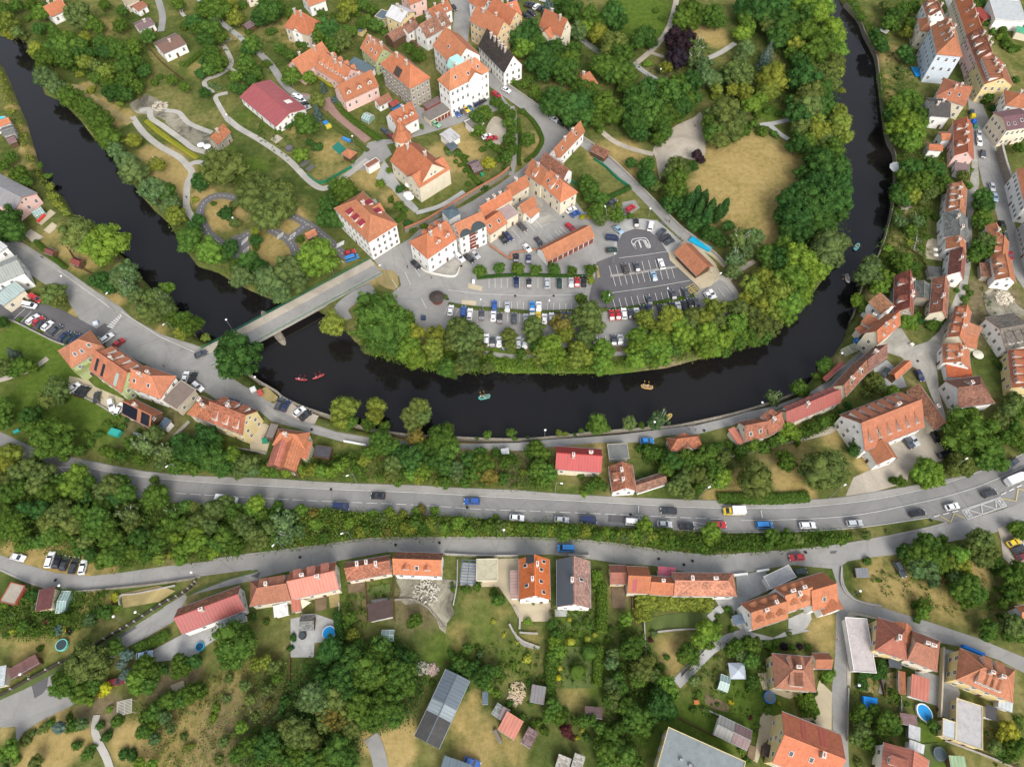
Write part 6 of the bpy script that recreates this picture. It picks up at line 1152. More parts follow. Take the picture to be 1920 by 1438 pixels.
trees('in the city park','trees in the city park','1152,19,22,g 1160,40,18,d 1150,83,26,o 1165,104,25,g 1161,134,25,g 1180,140,20,g 1175,165,18,g 1209,67,20,d 1195,78,18,d 1220,80,14,d 1230,20,7,g 1240,35,6,g 1292,22,26,g 1280,35,22,g 1300,40,18,g 1334,31,22,g 1345,40,16,g 1273,88,26,p 1265,70,20,p 1270,110,22,p 1290,75,18,p 1390,63,17,l 1405,52,14,l 1422,13,30,d 1395,12,22,d 1400,35,18,g 1453,10,28,d 1440,30,22,d 1443,50,18,o 1474,42,28,d 1460,70,22,d 1480,65,20,g 1440,100,12,b 1432,115,12,b 1493,88,18,y 1485,100,14,g 1513,63,25,g 1515,25,24,g 1500,15,22,l 1307,94,22,w,x 1300,112,18,w,x 1320,120,18,w 1324,146,22,w 1340,150,16,w 1382,138,26,o 1365,140,18,d 1400,145,18,o 1447,150,30,y 1455,135,22,y 1440,170,22,y 1215,120,9,l 1249,127,14,y 1196,188,32,d 1215,170,24,d 1185,205,22,d 1192,232,26,d 1215,215,26,g 1200,250,18,d 1257,177,32,g 1270,160,22,g 1276,200,26,d 1285,190,20,g 1296,156,22,d 1300,185,18,d 1240,225,24,g 1245,248,18,g 1235,262,14,g 1260,212,22,g 1344,169,12,y 1340,180,10,y 1397,173,16,y 1374,169,13,y 1359,205,26,o 1340,215,20,o 1365,242,30,o 1350,260,22,o 1330,230,18,g 1338,250,22,g 1385,225,18,o 1409,198,18,l 1425,185,16,l 1400,190,14,y 1440,207,10,g 1463,213,9,g 1413,232,12,g,u 1428,246,13,g,u 1452,252,9,g 1420,215,9,g 1399,94,18,w 1390,110,14,w 1395,245,14,g')
trees('along the inner bank opposite the street range','trees on the inner bank upper part','1532,25,24,l 1541,10,24,l 1562,50,20,l 1562,70,24,l 1545,83,28,g 1570,95,18,l 1566,117,20,o 1550,140,24,o 1555,155,22,o 1541,170,24,d 1572,135,14,y 1578,170,8,y 1541,200,24,d 1572,209,16,y 1574,232,22,y 1585,255,16,y 1562,245,18,y 1533,250,22,y 1545,265,18,o 1562,278,22,g 1524,104,26,g 1509,146,30,d 1516,180,28,o 1500,120,22,d 1525,140,22,o 1516,205,28,o 1499,215,25,d 1505,240,20,o 1495,271,22,d 1515,265,18,g 1530,230,18,y 1485,190,14,d')
trees('along the inner bank beside the dry meadow','trees on the inner bank lower part','1551,318,36,d 1530,300,26,d 1572,335,26,d 1585,355,16,d 1533,350,28,d 1562,380,30,d 1575,400,18,d 1510,325,20,d 1482,380,30,d 1500,360,24,d 1516,380,30,d 1495,408,32,d 1524,400,30,d 1540,420,28,d 1470,405,20,d 1478,435,22,d 1500,440,24,d 1466,464,22,g 1553,462,34,w 1575,455,20,w 1540,490,24,w 1565,485,18,w 1533,505,22,l 1515,520,22,l 1436,478,22,g 1450,495,20,g 1466,489,26,d 1495,489,32,l 1510,505,24,l 1484,520,30,l 1470,510,20,l 1432,525,24,y 1411,535,22,y 1445,545,24,y 1457,555,30,y 1490,550,24,l 1505,555,20,l')
trees('by the footway beside the dry meadow','trees by the footway','1183,305,12,d 1213,310,16,d 1215,335,20,d 1205,330,14,d 1230,349,13,o 1269,312,22,o 1255,325,16,o 1282,320,14,g 1269,338,22,g 1265,362,26,g 1260,380,20,d 1275,380,20,d 1299,312,11,d 1307,290,11,p 1314,300,9,p 1317,414,18,d 1300,420,16,d 1328,439,16,d 1340,440,14,d 1351,452,14,d 1365,424,13,d 1386,450,24,o,x 1411,447,20,w 1378,486,20,w,x 1375,510,16,w 1400,470,16,w 1285,400,16,d')
trees('in the row beside the dry meadow','poplars beside the dry meadow','1291,385,11,t 1306,372,10,t 1318,378,10,t 1332,395,10,t 1345,402,9,t 1357,392,9,t 1325,410,10,t 1310,398,10,t')
trees('by the river below the car park','trees below the car park','622,608,26,y 714,600,52,g 752,618,28,g 705,642,24,g 735,648,22,g 690,652,14,o 760,600,20,g 773,625,22,y 768,650,22,l 779,672,22,l 760,664,18,l 820,630,22,y 812,650,20,y 860,618,28,o 848,640,22,o 885,625,24,o 877,645,26,o 895,655,18,o 877,678,22,o 862,690,16,o 837,690,20,g 850,700,12,g 816,668,16,y 825,676,14,g 914,690,12,o 919,666,8,g 954,630,17,o 955,648,14,o 1000,612,20,o 1003,632,18,o 1006,650,14,d 1052,610,22,a 1060,628,18,y 1031,650,26,l 1020,668,20,y 1045,670,20,l 1030,684,16,g 1083,655,20,y 1078,675,20,y 1100,670,18,y 1104,590,28,o 1085,600,18,o 1115,610,20,o 1098,632,20,o 1100,650,14,o 1132,658,22,l 1128,678,20,l 1138,690,14,l 1125,695,12,l 977,662,10,g 975,680,9,g 1055,688,10,y')
trees('between the car park and the curving river','trees between car park and river','1207,596,20,y 1220,610,16,y 1196,632,20,l 1205,650,18,l 1188,655,18,l 1192,675,20,l 1210,670,16,g 1257,595,24,y 1245,612,20,y 1270,610,20,l 1234,638,22,l 1225,655,18,l 1245,655,18,l 1240,672,18,l 1225,682,12,g 1299,592,20,o 1290,610,18,o 1286,629,22,l 1270,632,16,l 1280,650,16,l 1265,658,12,g 1338,578,22,y 1325,600,20,y 1345,605,20,o 1328,623,22,l 1315,640,18,l 1340,635,18,l 1324,656,20,l 1340,658,14,l 1353,642,18,l 1365,630,20,l 1380,610,24,l 1395,630,18,l 1385,642,16,g 1390,582,24,o 1375,575,16,y 1410,595,22,o 1422,612,26,o 1405,628,20,g 1411,640,14,g 1430,630,18,g 1432,572,22,y 1450,590,22,y 1463,575,24,l 1445,612,20,o 1484,570,26,l 1500,560,18,l 1475,595,18,l 1420,560,18,y 1400,560,16,y 1361,660,12,g')
trees('in the hedge row of the car park','trees in the car park hedge row','900,508,13,g 936,503,12,g 971,504,14,g 1004,506,12,g 1039,505,13,g 1072,508,10.6,g 1107,506,13,g 1107,526,10,y 1090,561,12,g 1138,557,13,g 835,557,6,g,u 1120,396,20,g 1105,368,14,g 1128,372,14,g 1100,345,18,g 1110,355,16,g 1140,400,16,o 1125,412,14,o 1156,404,16,g 1092,407,6,k 1104,406,6,k 1160,385,8,y,u 1180,405,7,g 878,345,6,g 907,350,10,d')
trees('in the gardens below the courthouse','trees below the courthouse','908,212,17,g 895,220,14,g 925,190,10,g 935,195,12,g 945,205,12,g 957,215,12,g 955,230,13,g 960,245,12,g 955,262,13,g 960,280,13,g 950,295,13,g 940,285,9,g 918,270,9,g 930,278,10,g 900,243,13,g 890,250,10,g 990,262,15,g 845,285,10,w 860,290,9,g 838,280,7,g 916,307,14,q 935,300,8,g 855,303,6,g 864,310,6,g 873,320,6,g 882,330,6,g 790,238,6,l 980,210,8,g 785,105,14,g 768,90,12,g 775,68,8,q 768,70,6,k 905,280,8,g 872,295,8,g 950,315,10,g')
trees('near the left bank parking corner','trees near the left street','155,440,36,o 200,458,42,l 185,440,22,l 236,512,24,w 222,525,22,w 250,520,14,w 192,526,18,d 205,540,14,d 172,528,10,d 240,543,18,w,x 255,555,16,w 290,560,20,o 270,580,16,o 313,541,14,l 290,548,10,w 307,564,18,w,x 285,590,20,o 313,581,20,o 345,600,18,g 355,612,20,g 370,606,14,g 340,625,14,y 386,633,10,y 325,600,16,g 13,415,28,d 25,435,24,d 5,440,20,d 100,550,22,o 110,562,16,o 90,560,14,o 38,328,18,g 48,340,14,g 21,295,12,g 8,310,12,g 95,350,9,y 100,368,10,y 108,382,10,y 118,392,9,y 125,400,8,y 90,330,8,g 75,310,8,g 36,600,6,g 57,610,6,g 77,620,6,g 5,605,12,d')
trees('at the bridge corner','trees by the bridge corner','445,667,44,d 432,690,22,d')
trees('on the lawns behind the orange restaurant block','trees on the left lawns','25,664,11,b 42,685,20,g 30,695,16,g 62,690,12,g 10,689,20,o 104,730,24,o 92,750,20,o 110,748,16,o 58,781,22,d 8,765,20,g 5,790,18,g 92,820,42,g 120,838,22,g 120,850,16,g 160,815,9,g 170,830,10,g 185,815,10,g 150,845,12,g 200,795,8,g 218,780,9,g 210,800,8,g 50,775,14,d')
trees('on the south river bank','trees on the south river bank','645,765,26,y 640,785,22,y 655,790,18,g 705,760,18,y 702,780,18,y 690,795,14,g 720,800,12,g 785,765,20,o 770,780,20,o 792,782,18,o 775,800,16,o 781,820,18,a 790,838,14,y 829,820,28,g 845,835,20,g 812,838,22,g 830,850,22,g 914,815,10,g 958,810,10,g 965,822,6,g 895,822,4,g 989,820,4,g 1048,812,7,y 1060,814,6,y 1078,815,4,g 1090,808,6,g 1121,796,20,g 1135,803,10,g 1108,800,10,g 1180,793,14,w 1203,797,8,g 1238,785,18,w,x 1225,795,12,w 1449,745,16,w,x 1497,728,17,g 1510,735,10,g 1543,686,14,g 1530,705,9,g 1553,676,9,g 1620,575,12,g 1608,560,12,l')
trees('between river road and main road','trees between river road and main road','1004,842,20,g 1018,850,14,g 996,850,12,g 714,825,22,g 730,838,20,g 705,840,16,g 690,850,14,g 737,870,20,o 735,890,16,o 745,850,16,d 683,863,12,y 670,880,10,l 660,868,10,g 755,850,18,d 772,861,24,d 790,850,20,d 770,888,14,l 795,882,17,l 785,897,12,y 812,860,24,d 835,875,18,d 856,880,16,w 858,895,14,w 906,872,22,g 890,885,18,g 912,890,18,a 925,895,13,a 948,867,14,g 955,855,10,g 944,896,12,g 981,886,9,y 1010,880,20,g 1030,885,18,g 1020,900,14,g 1104,915,12,g 1118,905,14,g 1130,912,10,g 1090,890,9,g 880,862,18,d 900,850,14,g 930,850,10,g 1095,925,8,l,u 870,905,12,g 835,905,12,g 820,905,9,y 745,905,10,g 715,898,8,l')
trees('on the bank below the yellow gabled house','trees below the yellow gabled house','288,815,20,o 270,835,22,w,x 246,830,16,g 310,850,22,w,x 340,828,20,d 355,845,26,d 386,820,26,d 375,845,28,d 401,860,28,d 400,835,20,d 420,880,18,d 436,855,18,l 430,875,14,g 463,868,20,o 450,885,16,o 475,882,14,w 497,880,14,g 515,885,12,g 539,882,13,l 525,870,9,l 560,878,11,l 568,885,10,y 585,880,12,y 601,882,13,l 620,885,12,l 635,875,13,l 647,866,11,l 640,858,8,g 260,860,14,g 230,855,12,g 210,850,12,g 195,845,10,g 300,870,16,o 330,875,18,g 230,800,8,g 260,808,6,g 285,800,7,g 240,785,7,d 345,870,14,g 365,880,12,g 315,835,9,g')
trees('in the left wood between the two roads','trees in the left wood','19,850,24,y 10,875,22,y 30,885,20,o 5,905,22,o 13,925,22,g 35,915,18,g 60,875,22,o 80,888,24,o 70,910,22,o 92,925,22,g 105,905,16,g 142,892,24,l 135,912,22,l 150,920,20,g 165,905,16,g 120,900,14,g 209,910,24,o 195,922,20,o 225,905,18,g 235,925,20,g 215,935,16,d 292,925,22,g 280,940,16,g 305,940,14,g 244,965,24,o,x 250,985,18,o 326,962,18,g,x 318,985,18,g 345,950,14,g 365,951,12,o 29,980,22,g 15,995,18,g 40,1000,18,g 10,960,18,g 50,955,18,d 115,960,26,o 95,980,24,o 135,985,22,o 120,1000,18,g 150,965,20,g 184,975,26,g 200,990,22,g 170,995,20,g 190,950,18,g 100,1005,20,g 75,1015,16,g 55,1018,14,g 209,1010,22,g 225,1025,18,g 205,1045,20,g 190,1055,14,g 225,1045,14,g 263,1010,22,d 255,1035,18,g 275,1040,14,g 303,1000,20,g 295,1022,18,g 298,1047,13,y 320,1040,10,y 367,1000,20,l 380,1015,16,l 360,1020,18,l 338,1030,16,l 340,1050,12,l 330,1008,14,l 376,974,20,o 360,985,16,o 395,985,18,o 40,1025,12,g 150,1030,14,d 170,1040,14,d 160,1015,16,o 140,1015,12,g 80,955,20,d 160,935,16,d 270,990,12,o 290,900,10,g 345,985,16,g')
trees('in the middle wood between the two roads','trees in the middle wood','403,955,22,o 395,970,16,o 420,945,18,o 436,957,18,g 445,975,18,g 480,945,18,l 470,960,16,l 490,965,14,g 422,1005,22,g 410,1020,18,g 440,1020,16,g 459,985,22,o 475,1000,20,o 489,1015,18,o 505,990,18,o 534,980,24,w,x 540,1005,20,w,x 560,995,14,w 564,957,13,l 550,965,10,g 575,970,10,l 589,963,11,a 600,975,10,y 515,970,14,g 515,1010,12,g 500,1025,10,g 400,1035,14,l 385,1035,14,g 440,1035,10,g 520,950,12,g 612,958,9,l 628,985,9,l 640,970,8,l 700,965,10,l 715,975,9,l 738,978,10,l 755,965,10,y 730,960,11,l 780,960,10,l 790,955,10,a 795,975,10,a 775,970,9,l 815,958,9,l 860,985,8,l 900,990,9,l 920,975,7,l 930,970,7,l 985,1000,8,g 650,1000,8,l 680,1000,9,l 700,990,8,l 630,1005,9,l 600,1000,8,l 590,1010,8,l 1080,990,8,l 1160,1000,8,y 1185,1005,7,l 760,1000,8,l 830,1000,7,l')
trees('on the verge between main and lower road','trees on the right verge','1209,985,17,l 1200,1000,11,l 1222,998,12,g 1249,1005,18,g 1258,1020,14,g 1240,1020,12,g 1334,995,18,l 1328,1010,12,l 1345,1012,9,l 1319,1030,10,l 1310,1020,6,g 1449,1005,16,g 1440,1022,12,g 1465,1018,14,g 1474,1008,16,g 1493,1010,13,o 1400,1025,10,g 1385,1015,9,w 1290,1005,8,g 1290,1020,9,g 1624,1003,11,o 1545,1015,12,g 1560,1008,10,g 1580,1015,10,g 1530,1005,10,g 1665,997,6,o 1360,1025,8,g 1270,1010,8,g 1415,1030,8,g 1505,1020,8,g')
trees('on the slope above the main road pavement','trees above the main road','1417,898,36,o 1476,867,18,g 1470,855,14,g 1340,880,20,g 1355,895,18,l 1345,905,14,l 1325,905,14,o 1278,900,20,o 1265,915,16,o 1290,925,14,o 1307,890,18,o 1310,915,14,g 1259,865,20,d 1250,880,16,g 1290,875,16,g 1286,855,16,g 1328,853,20,g 1310,860,16,g 1350,865,12,o 1370,878,8,o 1547,880,42,o 1535,900,24,o 1739,878,22,l 1725,890,18,l 1750,895,20,l 1735,905,14,l 1755,880,14,l 1800,868,22,o 1810,880,16,o 1790,885,12,o 1685,902,12,g 1675,900,9,g 1695,905,8,g 1858,845,24,g 1870,865,20,g 1845,865,18,g 1610,835,16,d 1600,845,12,d 1812,808,44,g 1800,838,22,g 1848,835,20,g 1904,756,20,o 1890,770,18,o 1915,770,18,g 1875,790,18,o 1860,800,16,g 1900,800,18,g 1906,825,18,g 1885,820,16,g 1900,745,12,o 1920,840,12,g 1820,775,14,g')
trees('in the gardens behind the riverside row','trees behind the riverside row','1639,712,17,o 1650,725,14,o 1632,728,10,o 1674,733,12,l 1665,742,10,l 1625,740,9,o 1476,805,18,l 1490,815,14,l 1465,822,12,l 1450,828,12,g 1411,833,16,g 1430,840,12,g 1390,845,12,g 1345,838,12,g 1320,848,14,g 1330,862,14,g 1300,842,10,g 1230,850,14,g 1250,858,14,g 1215,845,12,g 1200,840,10,g 1270,858,12,g 1360,855,12,o 1525,800,12,g 1545,790,12,g 1510,812,10,g 1560,785,9,g 1580,775,10,d 1495,830,8,g 1440,845,8,g 1590,760,9,d 1370,835,10,g 1385,855,10,g')
trees('in the steep gardens of the right bank','trees in the right bank gardens','1708,318,22,d 1695,330,16,g 1745,311,20,d 1760,320,16,d 1722,343,22,g 1735,335,18,g 1700,350,16,g 1683,368,16,d 1695,375,14,d 1680,355,12,d 1708,359,16,l 1715,370,14,y 1745,359,16,o 1730,372,14,o 1760,355,14,g 1770,340,12,g 1806,330,12,o 1818,349,8,l 1815,320,10,g 1805,345,8,g 1843,370,19,d 1838,385,16,d 1850,385,14,d 1841,409,17,g 1835,418,14,g 1845,455,20,o 1835,470,20,g 1825,480,16,g 1850,475,14,g 1864,437,14,o 1858,450,12,o 1880,430,8,o 1628,508,22,w 1618,518,18,w 1635,495,18,w 1640,520,18,w 1656,520,18,l 1648,540,16,l 1665,530,12,l 1608,566,13,l 1618,575,12,g 1708,432,12,g 1720,415,12,w 1700,415,10,w 1687,416,12,w 1680,405,9,w 1697,490,16,g 1690,505,14,g 1710,500,12,g 1666,468,10,l 1672,480,10,g 1680,490,12,g 1660,480,8,y 1728,465,8,g 1704,598,16,l 1695,605,12,l 1710,610,12,l 1725,602,9,d 1735,595,6,g 1720,590,8,g 1740,445,6,g 1745,400,8,g 1755,408,8,g 1705,455,8,y 1810,560,9,g 1808,575,9,g 1812,540,7,g 1879,689,9,d,u 1870,680,7,g 1820,550,7,g 1688,605,9,l 1685,395,7,g 1795,545,6,g')
trees('on the upper right bank','trees on the upper right bank','1699,235,26,l 1712,255,22,l 1680,240,20,l 1720,235,20,g 1705,270,20,l 1685,262,16,g 1683,200,22,g 1700,185,20,g 1715,195,18,g 1666,215,13,d 1672,225,12,d 1725,215,14,g 1697,100,16,d 1705,112,12,d 1649,77,16,d 1655,90,12,d 1640,65,12,d 1666,42,16,g 1675,30,16,d 1690,20,16,g 1679,50,12,g 1699,62,12,y 1712,15,14,g 1614,33,8,g 1605,10,7,w 1665,60,8,y 1720,40,10,g 1705,45,12,g 1687,144,9,o 1690,130,8,w 1660,12,12,o 1854,184,11,g 1845,190,8,g 1862,204,8,d 1865,220,7,d 1910,277,12,g 1830,10,10,g 1840,5,10,d 1862,60,8,g 1885,85,10,g 1875,70,8,l 1895,95,7,g 1905,150,8,g 1848,42,9,g 1735,120,6,g 1725,100,8,d 1740,5,6,l,u')
trees('around the sloping lane at the bottom left','trees at the bottom left','163,1240,38,o 188,1232,22,o 190,1255,18,o 134,1280,24,g 110,1290,18,g 150,1300,20,g 115,1270,16,g 175,1285,16,g 236,1230,13,b,n 228,1245,12,b,n 236,1265,11,b,n 271,1250,22,g 260,1270,20,l 290,1260,16,g 280,1285,16,g 255,1290,14,l 213,1212,16,g 225,1220,12,g 336,1240,16,g 345,1255,14,g 330,1262,12,g 367,1240,14,d 350,1245,12,d 307,1255,11,d 198,1290,11,k 208,1283,8,k 190,1300,8,k 218,1280,7,k 167,1311,12,l 111,1363,13,b,n 136,1361,13,g 154,1357,13,w 144,1397,11,g,u 165,1413,13,g,u 200,1380,12,d,u 221,1350,13,g 188,1359,9,d 19,1405,18,l 10,1415,14,g 48,1386,12,o,u 60,1375,9,o 83,1365,11,o,u 95,1355,9,g 67,1428,14,o 232,1413,11,d,u 248,1416,12,d,u 355,1301,20,g 370,1295,16,g 340,1310,16,g 319,1311,18,g 300,1320,14,g 288,1336,18,g 275,1345,14,g 271,1370,16,g 285,1360,14,g 310,1345,14,w 320,1365,12,w 290,1385,12,w 30,1425,10,g 130,1345,8,g 205,1330,7,l 175,1400,7,g 262,1432,12,l 285,1435,12,l 10,1440,8,d,u 355,1400,10,y 345,1380,9,o 380,1300,10,g')
trees('in the garden left below the lower road','trees in the left lower garden','111,1180,10,b,n 120,1178,6,k 130,1183,7,p 167,1163,12,w 198,1148,14,d 180,1150,10,g 215,1140,8,l 121,1157,12,g 75,1160,9,o 90,1165,9,r 22,1155,9,w 24,1185,7,q 45,1175,12,g 60,1182,10,g 72,1185,9,l 48,1105,9,g 35,1130,9,g 60,1115,12,d 50,1120,10,g 215,1120,10,q 200,1150,8,g 10,1190,7,g 75,1215,7,g 155,1205,6,g 10,1135,8,l 185,1140,7,w 100,1185,9,g 5,1150,7,g 62,1230,6,l')
trees('in the wood at the bottom centre','trees in the bottom centre wood','440,1207,44,g 430,1228,24,g 499,1240,14,y 480,1245,14,y 515,1250,14,o 620,1215,22,d 610,1230,16,d 635,1225,18,d 662,1236,26,d 650,1250,22,d 714,1215,22,g 700,1230,22,g 730,1230,20,g 693,1255,32,g 710,1270,28,g 680,1275,26,g 745,1265,28,g 760,1285,22,g 735,1295,26,g 751,1238,22,d 765,1255,16,g 641,1270,26,d 625,1285,24,d 655,1295,26,d 589,1300,24,w 575,1315,20,w 605,1320,22,w 599,1270,18,d 590,1285,16,d 630,1310,26,o 620,1340,22,a 635,1360,20,a 610,1355,18,o 650,1345,20,o 724,1320,30,g 740,1340,22,g 705,1340,22,g 672,1320,26,g 660,1365,20,o 680,1350,20,g 559,1375,28,o 540,1365,20,o 575,1385,22,o 555,1400,20,g 590,1395,16,o 505,1388,24,d 495,1405,20,d 515,1410,18,g 480,1395,16,g 630,1405,28,g 650,1420,24,g 610,1425,22,g 640,1440,20,g 562,1415,20,g 580,1430,20,g 540,1430,18,g 463,1400,18,g 445,1415,16,g 453,1363,13,l 440,1375,9,o 534,1315,12,d 528,1330,10,d 405,1326,10,l 400,1345,10,l 480,1345,10,o 470,1310,12,o 500,1290,12,o 460,1285,12,o 430,1270,10,o 540,1290,10,o 555,1300,9,o 520,1270,12,g 505,1320,10,a 480,1370,10,g 420,1390,12,o 425,1310,9,w 658,1157,13,g 652,1170,10,g 662,1190,13,y 672,1205,11,g 550,1195,8,d,u 545,1215,7,d,u 450,1140,6,g 475,1155,7,d,u 500,1165,7,g 680,1215,12,g 770,1230,12,g 640,1195,10,d,u 700,1360,14,g 545,1345,12,o 515,1345,9,o 490,1430,16,g 410,1425,10,o')
trees('on the terraced lawns of the lower centre','trees on the terraced lawns','779,1163,14,g 770,1170,9,g 877,1215,11,g 870,1225,8,g 900,1228,10,w 895,1213,6,g 860,1245,16,g 850,1255,12,d 875,1260,14,d 890,1250,12,d 902,1270,18,d 915,1258,14,d 933,1257,12,g 962,1247,9,g 988,1235,10,q 1044,1190,12,g 1040,1205,14,l 1048,1220,16,l 1035,1230,12,g 1042,1245,10,g 1035,1170,12,g 1050,1175,8,w 1067,1162,5,q,B 1081,1173,8,g,B 1069,1203,9,q,B 1102,1224,17,g,B 1083,1257,17,g,B 1101,1199,7,q,B 1116,1190,6,q,B 1046,1270,7,k,B 1049,1252,6,q,B 1100,1163,10,g 1105,1175,9,g 1063,1370,12,r 1055,1362,9,r 1070,1380,9,r 1094,1352,13,g 1110,1350,12,g 1080,1350,10,g 1125,1365,12,g 1038,1325,16,g 1030,1340,14,g 1048,1345,14,g 1060,1335,10,g 1100,1382,9,g 1082,1383,5,k 1092,1368,5,q 1000,1357,10,g 980,1345,9,g 955,1320,9,g 931,1299,9,l 992,1280,8,g 1020,1370,10,g 995,1320,6,g 846,1225,10,g 810,1280,7,g 875,1290,6,g 925,1165,5,q 945,1190,5,q 970,1205,5,q 1020,1275,5,a 1033,1225,7,g 940,1270,10,g 915,1285,12,g 990,1165,9,l 850,1105,7,g 935,1125,13,g 925,1110,9,g 895,1100,10,g 875,1105,9,g 847,1094,4,g 1120,1105,9,l 1125,1130,9,g 1000,1130,4,g 820,1310,6,l 1010,1355,9,g 960,1335,8,g')
trees('in the gardens of the lower right centre','trees in the lower right gardens','1173,1160,14,l 1165,1175,9,g 1184,1215,22,g 1195,1205,14,g 1170,1220,14,g 1203,1255,22,o 1215,1240,14,o 1195,1275,16,g 1225,1265,14,o 1249,1285,20,l 1260,1300,14,l 1235,1300,16,g 1240,1320,26,d 1225,1335,20,d 1255,1335,18,d 1192,1340,24,g 1175,1325,18,g 1205,1360,20,g 1180,1360,16,g 1153,1305,16,o 1140,1315,12,g 1165,1290,14,g 1324,1180,20,l 1338,1190,14,l 1310,1200,16,l 1345,1175,10,l 1290,1220,18,g 1280,1232,14,g 1300,1235,12,g 1330,1210,10,g 1382,1210,14,g 1370,1220,12,g 1390,1228,12,w 1409,1210,16,g 1420,1205,12,o 1400,1198,10,g 1409,1238,16,g 1400,1250,9,g 1411,1278,13,g 1405,1290,9,g 1440,1330,8,g,B 1461,1318,5,q 1450,1220,8,g 1440,1208,9,l 1455,1206,8,g 1470,1212,8,p 1485,1213,8,g 1500,1212,7,p 1515,1213,8,g 1370,1316,6,k 1303,1276,11,w 1310,1300,7,g 1365,1142,9,g,u 1372,1180,6,g 1345,1155,6,g 1390,1408,8,l 1400,1425,8,g 1178,1415,20,g 1160,1400,14,g 1195,1430,16,g 1146,1242,14,w 1150,1225,12,w 1146,1284,14,w 1160,1270,12,g 1152,1320,12,o 1136,1409,20,g 1125,1395,14,g 1150,1425,16,g 1146,1378,16,g 1160,1365,12,g 1130,1430,14,g 1225,1187,7,w 1220,1200,6,r,u 1215,1215,7,w,u 1140,1200,8,g 1145,1180,7,g 1120,1265,7,g 1325,1335,8,g 1300,1330,8,g 1407,1345,5,r 1420,1360,6,l 1415,1375,6,g 1345,1320,5,g 1480,1188,6,w,u 1530,1300,5,g 1320,1330,7,o 1250,1232,7,g 1240,1250,8,g 1500,1320,6,g')
trees('in the gardens at the bottom right','trees at the bottom right','1854,1178,18,g 1848,1192,12,g 1862,1190,10,g 1902,1175,24,o 1915,1190,18,g 1890,1190,14,g 1729,1148,12,l 1720,1158,10,g 1740,1140,8,g 1664,1350,20,g 1655,1368,16,g 1675,1365,16,g 1680,1350,12,o 1616,1370,18,o 1605,1385,14,o 1625,1390,14,g 1614,1330,14,g 1605,1345,12,g 1625,1345,12,g 1640,1330,12,g 1674,1299,11,g 1685,1310,9,g 1893,1370,18,q 1880,1380,12,q 1902,1380,12,g 1864,1400,16,o 1875,1410,12,g 1902,1408,18,g 1915,1395,12,g 1885,1420,12,g 1750,1357,11,g 1740,1345,9,g 1755,1370,9,g 1763,1381,6,k 1551,1267,11,l 1545,1275,8,g 1560,1262,8,g 1640,1410,9,g 1610,1430,9,o 1760,1330,5,r 1730,1350,8,g 1745,1335,8,o 1700,1320,6,g 1650,1400,9,g 1910,1350,9,g 1835,1392,5,g 1528,1345,4,g 1525,1355,5,g')
trees('on the meadow beside the side street junction','trees on the meadow by the junction','1739,1020,22,g 1725,1040,26,g 1750,1045,24,g 1740,1065,24,w 1720,1065,20,w 1697,1035,16,d 1705,1050,14,g 1765,1060,16,g 1839,1015,26,o 1855,1030,20,o 1820,1030,20,o 1840,1045,22,o 1797,1040,20,l 1785,1055,16,y 1805,1060,16,y 1775,1030,12,g 1816,1095,22,g 1800,1110,22,g 1830,1115,20,g 1815,1125,18,g 1790,1085,14,w 1870,1055,14,g 1880,1068,12,g 1865,1070,9,d 1912,1070,20,g 1900,1085,22,g 1915,1105,22,g 1895,1110,18,g 1626,1052,9,g 1647,1088,5,g 1610,1115,6,o 1729,1132,11,g 1740,1138,9,g 1715,1135,9,g 1879,1132,12,g 1890,1125,9,g 1900,990,12,g 1910,1000,12,g 1918,985,9,g 1770,1010,9,g 1800,1075,9,o 1750,1090,12,w 1875,1155,7,g 1775,1075,10,g')
_g=random.Random(5); _s=[]
for _i in range(95):
    x=545+_i*7.4+_g.uniform(-4,4); y0=965+max(0,(x-700))*.055; y1=1022 if x<640 else 1004+max(0,x-1000)*.08
    _s.append('%.0f,%.0f,%.1f,%s'%(x,_g.uniform(y0+6,y1-5),_g.uniform(7.5,13.5),_g.choice('llggyyoa' if _g.random()<.5 else 'llgo')))
trees('on the shrub strip between the roads','trees on the shrub strip',' '.join(_s))
place_trees()
